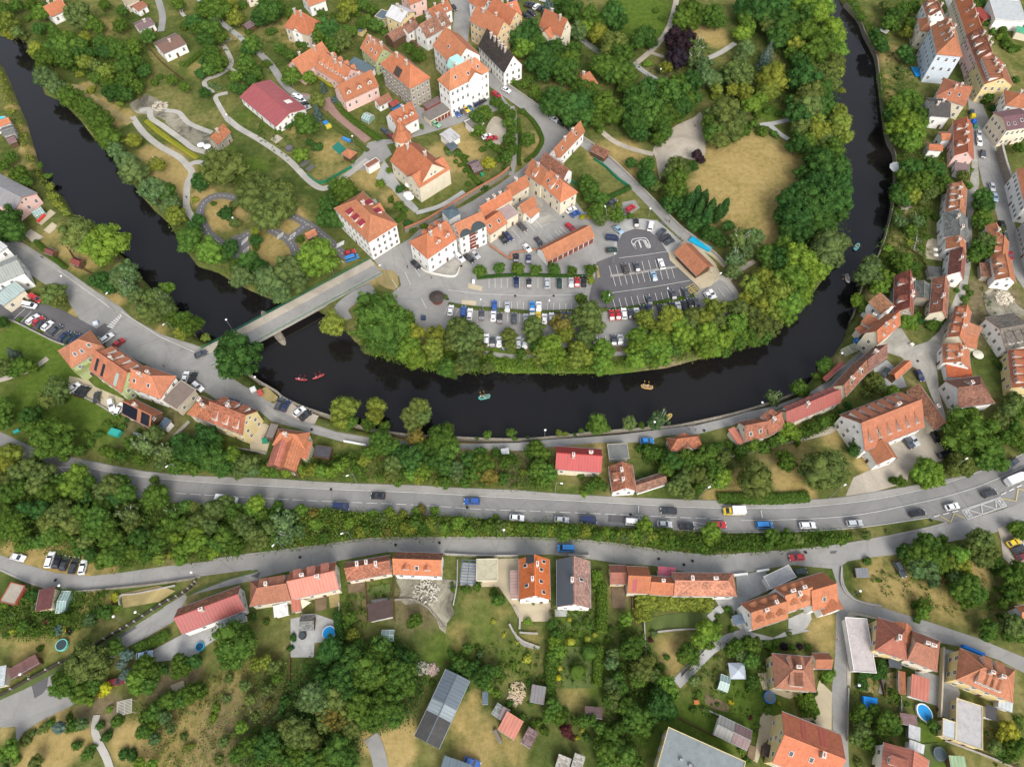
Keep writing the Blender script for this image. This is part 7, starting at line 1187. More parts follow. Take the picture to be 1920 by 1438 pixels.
# ---- hedges laid along lines (each hedge one thing)
def hedge(label,px,w,h,col='h'):
    pts=smooth([P(*p) for p in px],n=12); o0=pts[len(pts)//2]; root=empty('hedge',(o0.x,o0.y,0)); tag(root,label,'hedge')
    tot=sum((b-a).length for a,b in zip(pts,pts[1:])); n=max(1,int(tot/(w*1.0))); seg=tot/n; vs=[];t=0;i=0;acc=0
    mes=HEDGE[0]; nv=len(mes.vertices); co_=np.zeros(nv*3,np.float32); mes.vertices.foreach_get('co',co_); co_=co_.reshape(-1,3)
    # walk
    cum=[0]
    for a,b in zip(pts,pts[1:]): cum.append(cum[-1]+(b-a).length)
    allv=[]
    for k in range(n):
        s=(k+.5)*seg; j=max(i for i in range(len(cum)-1) if cum[i]<=s); tt=(s-cum[j])/max(cum[j+1]-cum[j],1e-6); p=pts[j].lerp(pts[j+1],tt); d=(pts[j+1]-pts[j]).normalized()
        ang=math.atan2(d.y,d.x)+(math.pi if k%2 else 0); c,s_=math.cos(ang),math.sin(ang)
        x=co_[:,0]*seg*1.02; y=co_[:,1]*w; z=(co_[:,2]+.32)*h*1.15
        allv.append(np.stack([p.x-o0.x+x*c-y*s_,p.y-o0.y+x*s_+y*c,z],1))
    V=np.vstack(allv); npz=len(mes.polygons); ls=np.zeros(npz,np.int32); lt=np.zeros(npz,np.int32); mes.polygons.foreach_get('loop_start',ls); mes.polygons.foreach_get('loop_total',lt)
    vi=np.zeros(len(mes.loops),np.int32); mes.loops.foreach_get('vertex_index',vi); tc=np.zeros(nv*4,np.float32); mes.attributes['tone'].data.foreach_get('color',tc)
    me=D.meshes.new('hedge_leaves'); me.vertices.add(len(V)); me.vertices.foreach_set('co',V.astype(np.float32).ravel())
    me.loops.add(len(vi)*n); me.loops.foreach_set('vertex_index',np.concatenate([vi+k*nv for k in range(n)])); me.polygons.add(npz*n)
    me.polygons.foreach_set('loop_start',np.concatenate([ls+k*len(vi) for k in range(n)])); me.polygons.foreach_set('loop_total',np.tile(lt,n))
    a=me.attributes.new('tone','FLOAT_COLOR','POINT'); a.data.foreach_set('color',np.tile(tc,n)); me.materials.append(M['leaf']); me.update(calc_edges=True)
    ob('leaves',me,root,col=COL[col] if isinstance(col,str) else col)
for a in [('clipped hedge between the two car park rows',[(895,522),(960,517),(1040,518),(1100,520)],1.4,.7,'d'),
 ('long low hedge in the middle of the car park',[(842,572),(880,578),(940,583),(1000,587),(1075,585),(1140,582)],1.3,.9,'o'),('low hedge beside the dark car park edge',[(1148,583),(1190,578),(1250,566),(1300,556)],1.3,.9,'g'),
 ('boxy hedge on the pavement beside the main road',[(1347,935),(1400,936),(1455,936),(1513,932)],3.2,1.3,'g'),('thick yellow-green hedge behind the mottled tile house',[(1196,1128),(1240,1126),(1290,1128),(1328,1130)],5,2.2,'y'),
 ('second yellow-green hedge at the corner of the mottled tile house',[(1200,1142),(1206,1165)],4,2,'y'),
 ('tall straight hedge running down beside the topiary garden',[(1127,1098),(1128,1140),(1127,1185)],2.6,2.4,'h'),('narrow hedge below the topiary balls',[(1124,1215),(1121,1245),(1119,1285)],2.4,2,'h'),('dense hedge on the left of the topiary garden',[(1032,1225),(1032,1270),(1032,1315)],2.6,2.2,'g'),
 ('short clipped hedge on the street side garden',[(1120,1075),(1121,1098)],2.8,1.8,'l'),('hedge on the left of the brick driveway',[(600,215),(635,245),(670,270),(690,285)],1.6,1.2,'o'),('hedge on the right of the brick driveway',[(643,212),(670,235),(700,255),(712,265)],2.4,1.6,'g'),
 ('hedge bordering the curved grass island street side',[(982,212),(1000,230),(1012,250),(1016,268),(1005,288),(985,305)],1.6,1.2,'g'),('hedge along the left side of the curved grass island',[(972,225),(975,260),(973,300),(975,312)],1.4,1.2,'g'),
 ('yellow planted strip beside the white curving path',[(275,228),(300,250),(335,275),(370,298)],1.8,.7,'q'),('hedge under the flat mint building at top right',[(1878,48),(1880,75),(1895,92),(1910,97)],3,2,'g'),
 ('green hedge beside the concrete flat roof, long side',[(1614,1292),(1616,1262),(1640,1265),(1652,1262)],2.4,1.6,'d'),('green hedge between concrete roof and brown garage',[(1650,1266),(1652,1240)],2.4,1.8,'d'),
 ('boxy bright hedge beside the paved driveway at the side street',[(1506,1306),(1512,1325),(1518,1340)],4.2,2.4,'h'),('hedge with brick dust beside the blue car at the bottom left',[(255,1218),(290,1204),(318,1188)],2.6,1.6,'g'),
 ('dark hedge along the garden below the magenta hall',[(518,240),(540,240),(555,228)],2,1.4,'d'),('green hedge behind the church along the stone wall',[(735,425),(760,405)],2,1.5,'g'),('ivy hedge along the left street fence',[(68,455),(95,480),(125,505)],1.6,1.3,'g'),
 ('hedge line at the lane below the courthouse gardens',[(858,285),(875,310),(890,338),(900,345)],2,1.4,'g'),('clipped hedge strip at the fork by the right lanes',[(1740,618),(1755,605),(1765,592)],3.4,1.8,'g'),
 ('hedge wall above the paved yard corner',[(1700,215)][:1]*1+[(1700,225)],1.2,1,'g') if False else ('dark hedge behind the blue round pool',[(634,1150),(636,1175),(640,1200)],2,2,'d'),
 ('hedge between meadow parking and trees at the right edge',[(1897,985),(1910,998),(1920,1010)],3,1.8,'g'),('dark hedge in front of the flat grey hall',[(1290,840)][:1]+[(1291,841)],1,1,'g') if False else ('bright hedge around the white bungalow lawn',[(350,125),(365,112),(385,95)],2,1.5,'g'),
 ('trimmed hedge beneath the stepped pavilion garden',[(1142,372),(1165,362),(1180,354)],2,1.4,'d'),('hedge strip in front of the long pink house',[(598,145),(612,155),(626,165)],2.2,1.5,'q')]: hedge(*a)
# ---- ground cover that nobody could count: shrub masses, undergrowth, garden planting
def undergrowth(name,label,polys,n,size,col,seed,cat='undergrowth',hgt=1.0,avoid=True):
    g=np.random.default_rng(seed); cl=[]
    wts=[]
    pw=[np.array([P(*p)[:2] for p in pl]) for pl in polys]
    ar=[abs(sum(q[i,0]*q[(i+1)%len(q),1]-q[(i+1)%len(q),0]*q[i,1] for i in range(len(q))))/2 for q in pw]
    for q,a in zip(pw,ar):
        m=int(n*a/sum(ar)); lo=q.min(0);hi=q.max(0); x=g.uniform(lo[0],hi[0],m*4); y=g.uniform(lo[1],hi[1],m*4); k=inpoly(x,y,q); x=x[k][:m];y=y[k][:m]
        # clumpiness
        f=np.sin(x*.35+np.sin(y*.23)*2)*np.cos(y*.31+np.sin(x*.19)*2); 
        s=size*g.uniform(.5,1.4,len(x))*(1+.35*f); b_=np.sin(x*.9+np.sin(y*.7)*2)*np.cos(y*.8+np.sin(x*.6)*2); h=hgt*s*g.uniform(.3,.9,len(x))*(.75+.75*np.clip(b_,-.6,1))
        for xx,yy,ss,hh in zip(x,y,s,h): cl.append([xx,yy,hh,ss,0,0,1])
    me=foliage(name,np.array(cl),.27,12,None,flat=.5,seed=seed,out=.6)
    tag(ob(name,me,col=COL[col]),label,cat,kind='stuff')
SB_=[[(560,960),(700,968),(780,972),(900,978),(1000,988),(1060,990),(1160,995),(1240,1003),(1240,1028),(1160,1015),(1052,1006),(969,1003),(780,1004),(693,1006),(600,1018),(545,1028)]]
for lb_,n_,s_,c_,sd_ in (('bright green',1000,1.8,'l',71),('mid green',900,1.9,'g',88),('olive',600,1.8,'o',89),('rust-tinged',90,1.7,'a',90),('yellow-green',300,1.6,'y',91)): undergrowth('shrubbery',lb_+' shrubs mixed along the bank between main road and lower road',SB_,n_,s_,c_,sd_)
undergrowth('shrubbery','low green shrubs on the right part of the road bank',[[(1240,1003),(1300,1006),(1365,1005),(1420,1006),(1540,1002),(1600,998),(1600,1012),(1540,1024),(1411,1034),(1328,1038),(1240,1028)]],900,1.5,'g',72)
undergrowth('undergrowth','dark undergrowth below the trees of the left and middle wood',[[(-20,850),(60,880),(200,935),(380,952),(560,962),(545,1028),(400,1046),(230,1065),(160,1050),(60,1030),(-20,1020)]],2600,2.0,'g',73)
undergrowth('undergrowth','undergrowth on the strip between river road and main road',[[(210,850),(300,840),(420,845),(510,868),(650,852),(700,845),(870,848),(1030,850),(1030,925),(860,908),(672,900),(505,890),(344,884),(210,865)]],1500,1.7,'g',74)
undergrowth('undergrowth','brushwood on the slope at the bottom left centre',[[(260,1330),(330,1290),(400,1270),(470,1240),(540,1230),(545,1300),(580,1330),(600,1445),(300,1445)]],520,1.5,'o',75)
undergrowth('undergrowth','undergrowth in the bottom centre wood',[[(550,1270),(620,1210),(740,1200),(790,1240),(800,1290),(770,1350),(720,1370),(680,1380),(670,1445),(440,1445),(520,1380)]],1700,2.0,'d',76)
undergrowth('bank_vegetation','reeds and grass on the inner bank below the car park',[[(640,612),(700,668),(800,695),(900,698),(1130,700),(1340,668),(1440,632),(1500,575),(1470,580),(1340,650),(1200,672),(1000,672),(900,668),(760,655),(680,640)]],1900,1.2,'l',77)
undergrowth('bank_vegetation','bank vegetation along the upper inner shore',[[(1515,560),(1572,470),(1582,330),(1572,230),(1563,100),(1535,0),(1500,0),(1500,120),(1510,250),(1520,330),(1500,400),(1480,460),(1450,560),(1440,620)]],1800,1.9,'d',78)
undergrowth('bank_vegetation','reeds along the left outer shore',[[(0,128),(18,165),(32,205),(48,250),(62,298),(84,335),(106,368),(128,392),(112,398),(90,370),(62,320),(40,270),(14,200),(-8,150)]],900,.8,'y',79)
undergrowth('bank_vegetation','bank vegetation along the left inner shore',[[(70,140),(115,185),(178,258),(228,312),(290,392),(345,460),(372,496),(440,525),(505,556),(530,556),(530,520),(470,500),(395,465),(350,425),(320,380),(260,310),(200,240),(140,180),(90,100)]],1400,1.6,'g',80)
undergrowth('garden_planting','mixed planting in the right bank gardens',[[(1680,290),(1770,290),(1765,345),(1740,400),(1735,480),(1720,520),(1660,560),(1625,540),(1665,460),(1685,400)]],1100,1.0,'g',81)
undergrowth('garden_planting','planting on the wooded slope at the top left',[[(60,80),(120,60),(180,90),(270,70),(290,130),(260,185),(215,180),(150,140),(90,120)]],1200,1.4,'g',82)
undergrowth('garden_planting','planting in the left lower gardens',[[(-10,1135),(60,1110),(120,1105),(200,1110),(190,1170),(110,1195),(20,1200),(-10,1190)]],700,1.0,'g',83)
undergrowth('garden_planting','planting in the gardens behind the riverside row',[[(1200,835),(1300,838),(1380,838),(1480,812),(1570,775),(1580,795),(1490,828),(1400,850),(1300,872),(1210,870)]],900,1.2,'g',84)
undergrowth('garden_planting','planting in the gardens right of the topiary lawn',[[(1150,1180),(1200,1180),(1240,1260),(1260,1320),(1220,1380),(1140,1440),(1120,1440),(1140,1300)]],500,1.2,'g',85)
undergrowth('park_undergrowth','shrub layer under the park trees',[[(970,60),(1100,30),(1180,60),(1200,140),(1300,90),(1290,200),(1240,250),(1180,260),(1110,240),(1060,220),(1000,180)],[(1340,140),(1400,90),(1500,60),(1520,200),(1480,210),(1420,200),(1340,250)]],1800,1.8,'d',86)

undergrowth('bank_vegetation','shrubs overhanging the right bank quay',[[(1583,0),(1600,-5),(1628,40),(1650,80),(1652,100),(1640,75),(1608,36)],[(1672,300),(1690,300),(1688,345),(1680,400),(1672,440),(1660,470),(1640,505),(1622,535),(1612,560),(1600,600),(1592,596),(1606,548),(1634,495),(1662,420),(1675,340)],[(1643,140),(1652,135),(1660,200),(1668,255),(1662,258),(1650,200)]],700,1.2,'g',92)
undergrowth('garden_planting','low planting in the lower centre gardens',[[(1030,1140),(1130,1110),(1125,1290),(1035,1300)],[(900,1210),(1030,1200),(1030,1300),(920,1290),(870,1260)],[(640,1110),(735,1090),(735,1125),(690,1140),(680,1200),(640,1150)]],330,.7,'g',93)
undergrowth('garden_planting','low planting in the lower right gardens',[[(1290,1210),(1440,1200),(1450,1300),(1440,1350),(1330,1340),(1290,1290)],[(1600,1280),(1690,1260),(1690,1400),(1600,1400)],[(1845,1360),(1920,1340),(1920,1440),(1850,1440)],[(1620,1060),(1860,1040),(1900,1170),(1760,1150),(1640,1110)]],420,.8,'g',94)
undergrowth('garden_planting','low planting in the upper gardens',[[(190,15),(290,10),(280,60),(200,75)],[(400,60),(560,20),(590,80),(540,130),(440,160),(390,110)],[(590,60),(680,10),(740,60),(700,70),(660,90),(600,90)],[(450,220),(560,230),(600,290),(570,320),(500,280)]],420,.9,'g',95)
undergrowth('garden_planting','garden clutter of green planting on the right slope',[[(1840,540),(1870,590),(1865,680),(1850,680),(1835,600)],[(1690,440),(1740,440),(1735,520),(1690,520)],[(1660,100),(1720,90),(1725,160),(1670,200),(1655,160)]],260,.9,'g',96)
# ================================================================ VEHICLES
def car_mesh(kind):
    L,Wd={'car':(4.3,1.78),'estate':(4.7,1.82),'van':(4.9,1.92),'truck':(6.2,2.1),'camper':(7.0,2.3)}[kind]
    prof={'car':[(-2.15,.35),(-2.18,.75),(-1.95,.98),(.95,.98),(1.95,.84),(2.15,.62),(2.12,.35)],'estate':[(-2.35,.35),(-2.38,.8),(-2.25,1.0),(1.05,1.0),(2.1,.86),(2.35,.62),(2.3,.35)],'van':[(-2.45,.35),(-2.47,.9),(-2.4,1.12),(1.5,1.12),(2.25,.95),(2.45,.65),(2.4,.35)],'truck':[(-3.1,.4),(-3.1,.6),(.9,.6),(1.0,1.2),(2.4,1.15),(3.05,.9),(3.1,.4)],'camper':[(-3.5,.4),(-3.5,1.1),(-3.4,1.2),(2.3,1.2),(3.2,.95),(3.5,.7),(3.45,.4)]}[kind]
    cab={'car':[(-1.9,.98),(-1.35,1.42),(.15,1.45),(.98,.98)],'estate':[(-2.2,1.0),(-1.9,1.45),(.25,1.48),(1.05,1.0)],'van':[(-2.4,1.1),(-2.3,1.85),(1.0,1.88),(1.75,1.1)],'truck':[(1.0,1.15),(1.05,1.95),(1.7,1.95),(2.5,1.15)],'camper':[(1.6,1.2),(1.6,1.9),(2.0,1.9),(2.7,1.2)]}[kind]
    mb=MB(); w=Wd/2
    rings=[]
    for t,ws in((-1,.93),(-.9,1),(.9,1),(1,.93)):
        rings.append([(x*(1 if abs(t)<1 else .985),t*w*1.0,z if abs(t)<1 else z*.97+.01) for x,z in prof])
    mb.loft(rings)
    body=MB(); body.v,body.f,body.m=mb.v,mb.f,mb.m
    # roof panel and pillars
    (x0,z0),(x1,z1),(x2,z2),(x3,z3)=cab; wi=w*.78
    body.loft([[(x1,-wi,z1),(x2,-wi,z2),(x2,wi,z2),(x1,wi,z1)],[(x1+.1,-wi*.94,z1+.06),(x2-.1,-wi*.94,z2+.05),(x2-.1,wi*.94,z2+.05),(x1+.1,wi*.94,z1+.06)]])
    for s in(-1,1): body.tube((x3,s*w*.92,z3),(x2,s*wi,z2),.05,k=4); body.tube((x0,s*w*.92,z0),(x1,s*wi,z1),.06,k=4); body.tube(((x0+x3)/2,s*w*.95,z0),((x1+x2)/2,s*wi*1.02,z1),.045,k=4)
    for s in(-1,1): body.box(x3-.35,x3-.15,s*w*.98-.08,s*w*.98+.2*s+.0 if s>0 else s*w*.98+.08,z3+.02,z3+.17) if s>0 else body.box(x3-.35,x3-.15,-w-.12,-w*.98+.04,z3+.02,z3+.17)
    if kind=='camper': body.box(-3.45,1.55,-1.15,1.15,1.2,2.7); body.loft([[(1.55,-1.1,2.0),(1.55,1.1,2.0),(1.55,1.1,2.75),(1.55,-1.1,2.75)],[(2.7,-.9,2.3),(2.7,.9,2.3),(2.6,.8,2.6),(2.6,-.8,2.6)]])
    bm_=body.me('body',[M['paint']])
    g=MB(); g.loft([[(x0+.03,-w*.9,z0-.02),(x3-.03,-w*.9,z3-.02),(x3-.03,w*.9,z3-.02),(x0+.03,w*.9,z0-.02)],[(x1,-wi*.97,z1),(x2,-wi*.97,z2),(x2,wi*.97,z2),(x1,wi*.97,z1)]])
    gl_=g.me('windows',[M['glass']])
    return L,Wd,bm_,gl_
cb_=MB(); cb_.box(-3.1,.85,-1.05,1.05,.62,2.6); CARGO=cb_.me('cargo_box',[M['paint']])
CM={k:car_mesh(k) for k in('car','estate','van','truck','camper')}
mb=MB(); 
mb.loft([[(.32*math.cos(t),-.1,.32*math.sin(t)) for t in [2*math.pi*i/14 for i in range(14)]],[(.32*math.cos(t),.1,.32*math.sin(t)) for t in [2*math.pi*i/14 for i in range(14)]]],0)
mb.loft([[(.19*math.cos(t),-.115,.19*math.sin(t)) for t in [2*math.pi*i/10 for i in range(10)]],[(.19*math.cos(t),.115,.19*math.sin(t)) for t in [2*math.pi*i/10 for i in range(10)]]],1)
WHEEL=mb.me('wheel',[M['tyre'],M['metal_grey']])
mb=MB(); mb.box(-.06,.06,-.2,.2,-.07,.07); HL=mb.me('headlight',[M['lens']]); mb=MB(); mb.box(-.05,.05,-.18,.18,-.07,.07); TL=mb.me('taillight',[M['rear']])
CC={'white':(.72,.72,.72),'black':(.010,.010,.012),'slate grey':(.055,.062,.075),'dark grey':(.03,.032,.036),'silver':(.40,.42,.44),'blue':(.02,.08,.30),'navy':(.012,.022,.075),'bright blue':(.02,.19,.50),'red':(.38,.015,.02),'dark red':(.13,.015,.018),'yellow':(.60,.42,.02),'dark green':(.015,.04,.03),'light blue':(.25,.36,.47),'brown':(.06,.05,.045),'light green':(.20,.42,.25),'teal':(.02,.12,.19)}
CK={'w':'white','k':'black','s':'slate grey','D':'dark grey','i':'silver','b':'blue','n':'navy','u':'bright blue','r':'red','R':'dark red','y':'yellow','G':'dark green','l':'light blue','o':'brown','m':'light green','t':'teal'}
NC=[0]
def cars(phrase,group,data,group_kind=None):
    items=[]
    for it in data.split():
        s=it.split(','); items.append((float(s[0]),float(s[1]),float(s[2]),s[3],s[4] if len(s)>4 else 'c'))
    KN={'c':'car','e':'estate','v':'van','t':'truck','m':'camper'}
    names={'c':'car','e':'car','v':'van','t':'box truck','m':'motorhome'}
    lbs=label_rows([(i[0],CK[i[3]]+' '+names[i[4]]) for i in items],phrase)
    for (x,y,dg,c,k),lb in zip(items,lbs):
        NC[0]+=1; g=random.Random(NC[0]); 
        if k=='c' and g.random()<.35: k='e'
        p=P(x,y,.9); q=P(x+10*math.cos(math.radians(dg)),y-10*math.sin(math.radians(dg)),.9); d=q-p; a=math.atan2(d.y,d.x)
        nm={'c':'parked_car','e':'parked_car','v':'van','t':'box_truck','m':'motorhome'}[k]
        if 'driving' in phrase and k in'ce': nm='driving_car'
        L,Wd,bm_,gl_=CM[KN[k]]
        root=empty(nm,(p.x,p.y,.33),a); tag(root,lb,names[k],group)
        ob('body',bm_,root,col=CC[CK[c]]); ob('windows',gl_,root)
        if k=='t': ob('cargo_box',CARGO,root,col=(.72,.72,.7))
        wx=L/2-.78; wy=Wd/2-.08
        for sx in(-1,1):
            for sy in(-1,1): ob('wheel',WHEEL,root,(sx*wx,sy*wy,.32))
        for sy in(-1,1): ob('headlight',HL,root,(L/2-.05,sy*(Wd/2-.3),.66)); ob('taillight',TL,root,(-L/2+.03,sy*(Wd/2-.25),.78))
cars('in the upper row of the car park','cars in the car park upper row','968,529,90,n 992,531,90,D 1026,531,90,i 1049,531,90,G 1071,530,90,i 1082,529,90,r 1095,528,90,k')
cars('along the hedge of the car park','cars in the car park hedge row','927,574,90,b 951,576,90,i 998,575,90,u 1010,575,90,w')
cars('in the long middle row of the car park','cars in the long middle row','845,582,80,w 869,585,84,b 881,589,84,w 903,591,88,s 925,593,88,w 937,597,88,D 964,597,90,s 986,598,90,i 998,596,90,w 1009,595,90,y 1021,598,90,w 1034,596,90,w 1055,594,90,n 1068,594,90,s 1147,591,95,r 1159,590,97,r 1170,588,97,w 1183,589,98,s 1194,587,98,w 1205,583,98,k 1217,580,100,n 1238,580,100,k 1260,576,100,k 1272,576,102,i 1283,574,102,k 1294,570,104,k 1305,568,106,s')
cars('under the trees beside the car park','cars in the river side row','912,637,90,w 923,641,90,s 936,641,90,w 946,646,90,b 972,642,90,i 984,644,90,i 1092,640,90,D 1116,641,90,w 1151,638,92,s 1163,637,92,i')
cars('in the dark asphalt part of the car park','cars on the dark asphalt','1172,504,107,o 1194,501,107,s 1240,495,108,w 1226,518,108,l 1217,564,107,s 1262,553,108,s 1286,550,108,s')
cars('around the turning loop of the car park','cars around the turning loop','1193,418,95,k 1220,424,78,w,v 1159,431,-42,l 1240,436,42,s 1248,446,30,D 1255,453,28,s 1148,447,-6,n,v 1147,469,6,G 1334,551,-55,w 1328,556,-55,w')
cars('on the plots beside the footway','cars by the footway','1165,399,30,s 1182,391,32,r 1148,380,32,s')
cars('in the courtyard parking behind the cream houses','cars in the courtyard parking','1071,394,25,w 1079,401,25,b 1070,427,-38,r 979,426,-45,o 953,444,-50,n 944,450,-50,k 1010,453,-52,D 988,465,-48,w 968,484,88,k 991,486,88,n')
cars('in front of the white hotel','cars in front of the hotel','862,483,-45,w 880,485,-40,k 891,478,-42,i 780,497,-45,k')
cars('below the white courthouse','cars below the courthouse','857,214,-42,b 866,209,-42,o 873,205,-40,y 880,202,-42,t 896,194,30,n 904,190,30,k 931,178,-30,r 817,233,-30,m 781,193,25,b')
cars('along the curving town street','cars along the town street','949,169,-28,w 1039,224,-35,i 1053,232,-35,k 851,15,-55,k')
cars('on the small gravel yard among the hedges','cars on the small gravel yard','913,256,20,w 923,260,15,r')
cars('in the parking yard at the top edge','cars in the top parking yard','990,8,42,k 998,10,42,k 1006,13,42,w 1014,16,42,k 997,25,-30,D 984,29,-30,k 991,32,-30,D 965,2,30,b 1020,1,-10,w')
cars('on the path beside the cream gabled house','cars by the cream gabled house','1075,66,-35,i')
cars('behind the stable range','cars behind the stable range','777,83,-40,R')
cars('beside the crimson roofed hall','cars by the crimson hall','557,181,-12,w 563,188,-25,w,v 570,196,20,k 574,203,20,i')
cars('beside the church lane','cars by the church lane','723,247,-35,s 735,258,-35,R')
cars('beside the white house near the bridge','cars by the bridge house','656,474,18,r 660,484,18,u,v')
cars('on the forecourt beside the green lawn','cars on the left forecourt','62,599,38,w 72,602,38,r 78,608,40,D 89,611,42,w 105,619,40,s 121,631,40,n 132,634,40,G 142,636,40,n 67,560,-30,r,v 56,573,-12,w,v')
cars('by the street in front of the restaurant block','cars by the restaurant','201,634,35,w 223,643,38,r 348,707,75,w 362,708,70,k 371,725,-38,w')
cars('driving past the bridge corner','cars by the bridge corner','377,664,22,s')
cars('on the beige yard behind the restaurant block','cars on the beige yard','139,727,38,w 150,733,55,k 159,735,55,k 182,745,80,D 209,759,-78,w 224,767,60,w')
cars('in the riverside bay near the yellow gabled house','cars in the riverside bay','524,757,65,s 536,761,60,n 561,772,38,w 573,779,38,k 438,754,-18,n')
cars('on the riverside road beside the small cottage','cars on the riverside road','1213,827,0,u')
cars('on the gravel edge of the lower road','cars on the gravel edge','34,1045,-14,w 94,1049,72,w 108,1052,70,k 122,1056,68,D 139,1060,70,D 156,1063,76,w')
cars('driving on the main road','cars driving on the main road','709,930,177,k 426,938,-5,w,t 639,950,-4,n,v 885,940,180,b 969,971,-4,w 1053,975,-3,i 1103,975,-3,n,v 1188,979,-3,w,v 1246,983,-2,i 1254,958,178,D 1287,987,-2,k 1346,984,0,r 1376,959,180,y,t 1433,985,0,u,v 1514,985,1,w 1602,981,3,i 1720,962,10,k 1785,950,13,w 1855,925,18,D 1903,899,22,w,m 1899,868,-142,s 1925,885,24,k')
cars('driving on the lower road','cars on the lower road','1061,1028,178,u,v 1494,1045,184,r')
cars('near the white terrace and the meadow shrubs','cars near the meadow','1499,1072,12,G 1687,1067,-60,s')
cars('parked at the right edge by the meadow','cars at the right meadow lot','1900,1017,22,y 1910,1029,22,D 1918,1043,22,R')
cars('around the cobbled junction','cars around the cobbled junction','1613,644,-28,u 1661,698,52,G 1724,704,-62,n')
cars('in the gravel court of the inn','cars in the inn court','1702,829,-50,s 1712,824,-50,i 1754,819,-62,k 1771,851,18,k')
cars('along the upper right street','cars along the upper right street','1843,289,-85,s 1860,351,-72,i 1865,370,-72,l 1879,424,-70,k 1884,445,-78,G 1893,480,-82,r 1835,252,-82,i 1836,266,-80,w 1781,129,40,k')
cars('in the lower meadow yard','cars in the meadow yard','885,1429,-22,b')
cars('beside the blue-green spruces','cars by the spruces','271,1228,12,l 218,1278,12,R')
# ================================================================ PEOPLE AND BOATS
def person_mesh(name,J,E,heads):
    bm=bmesh.new(); vs=[bm.verts.new(p[:3]) for p in J]
    for a,b in E: bm.edges.new((vs[a],vs[b]))
    me=D.meshes.new('t'); bm.to_mesh(me); bm.free(); o=D.objects.new('t',me); C.objects.link(o)
    m=o.modifiers.new('s','SKIN'); m.use_smooth_shade=True
    for v,p in zip(me.skin_vertices[0].data,J): v.radius=(p[3],p[4] if len(p)>4 else p[3])
    me.skin_vertices[0].data[0].use_root=True
    s=o.modifiers.new('u','SUBSURF'); s.levels=1; s.render_levels=1
    dg=bpy.context.evaluated_depsgraph_get(); dg.update(); r=D.meshes.new_from_object(o.evaluated_get(dg)); D.objects.remove(o); r.name=name
    r.materials.clear()
    for x in('plain','trouser','skin'): r.materials.append(M[x])
    return r
ST=[(0,0,.95,.15,.11),(0,0,1.2,.15,.1),(0,0,1.42,.17,.1),(0,0,1.52,.06),(0,.01,1.6,.09,.1),(0,.01,1.72,.085,.1),
 (.1,0,.88,.09),(.11,.08,.5,.065),(.11,-.02,.09,.045),(.11,.12,.04,.04),(-.1,0,.88,.09),(-.11,-.06,.5,.065),(-.11,-.16,.1,.045),(-.11,-.02,.04,.04),
 (.2,0,1.4,.055),(.26,-.03,1.12,.042),(.27,.1,.88,.032),(.27,.15,.8,.03),(-.2,0,1.4,.055),(-.26,.04,1.12,.042),(-.26,.14,.9,.032),(-.26,.2,.82,.03)]
SE=[(0,1),(1,2),(2,3),(3,4),(4,5),(0,6),(6,7),(7,8),(8,9),(0,10),(10,11),(11,12),(12,13),(2,14),(14,15),(15,16),(16,17),(2,18),(18,19),(19,20),(20,21)]
SI=[(0,0,.12,.15,.12),(0,-.02,.38,.15,.1),(0,0,.6,.17,.1),(0,.02,.7,.06),(0,.03,.78,.09,.1),(0,.03,.9,.085,.1),
 (.1,.05,.12,.09),(.13,.4,.3,.065),(.12,.75,.08,.045),(.12,.88,.1,.04),(-.1,.05,.12,.09),(-.13,.4,.3,.065),(-.12,.75,.08,.045),(-.12,.88,.1,.04),
 (.2,0,.58,.055),(.28,.12,.36,.042),(.2,.36,.4,.032),(.18,.43,.42,.03),(-.2,0,.58,.055),(-.28,.12,.36,.042),(-.2,.36,.42,.032),(-.18,.43,.44,.03)]
PST=person_mesh('person_standing',ST,SE,1); PSI=person_mesh('person_sitting',SI,SE,1)
for me,zs in ((PST,(.93,1.5)),(PSI,(.18,.68))):
    for p in me.polygons:
        z=p.center.z; p.material_index=1 if (z<zs[0] or (me is PSI and p.center.y>.2 and z<.34)) else 2 if z>zs[1] or abs(p.center.x)>.235 else 0
def person(label,x,y,rz,col,sit=None,z=0,group=None):
    if sit is None: p=P(x,y,.9); loc=(p.x,p.y,z+.33)
    else: loc=sit
    o=ob('person',PST if sit is None else PSI,None,loc,(0,0,rz),col=col); tag(o,label,'person',group)
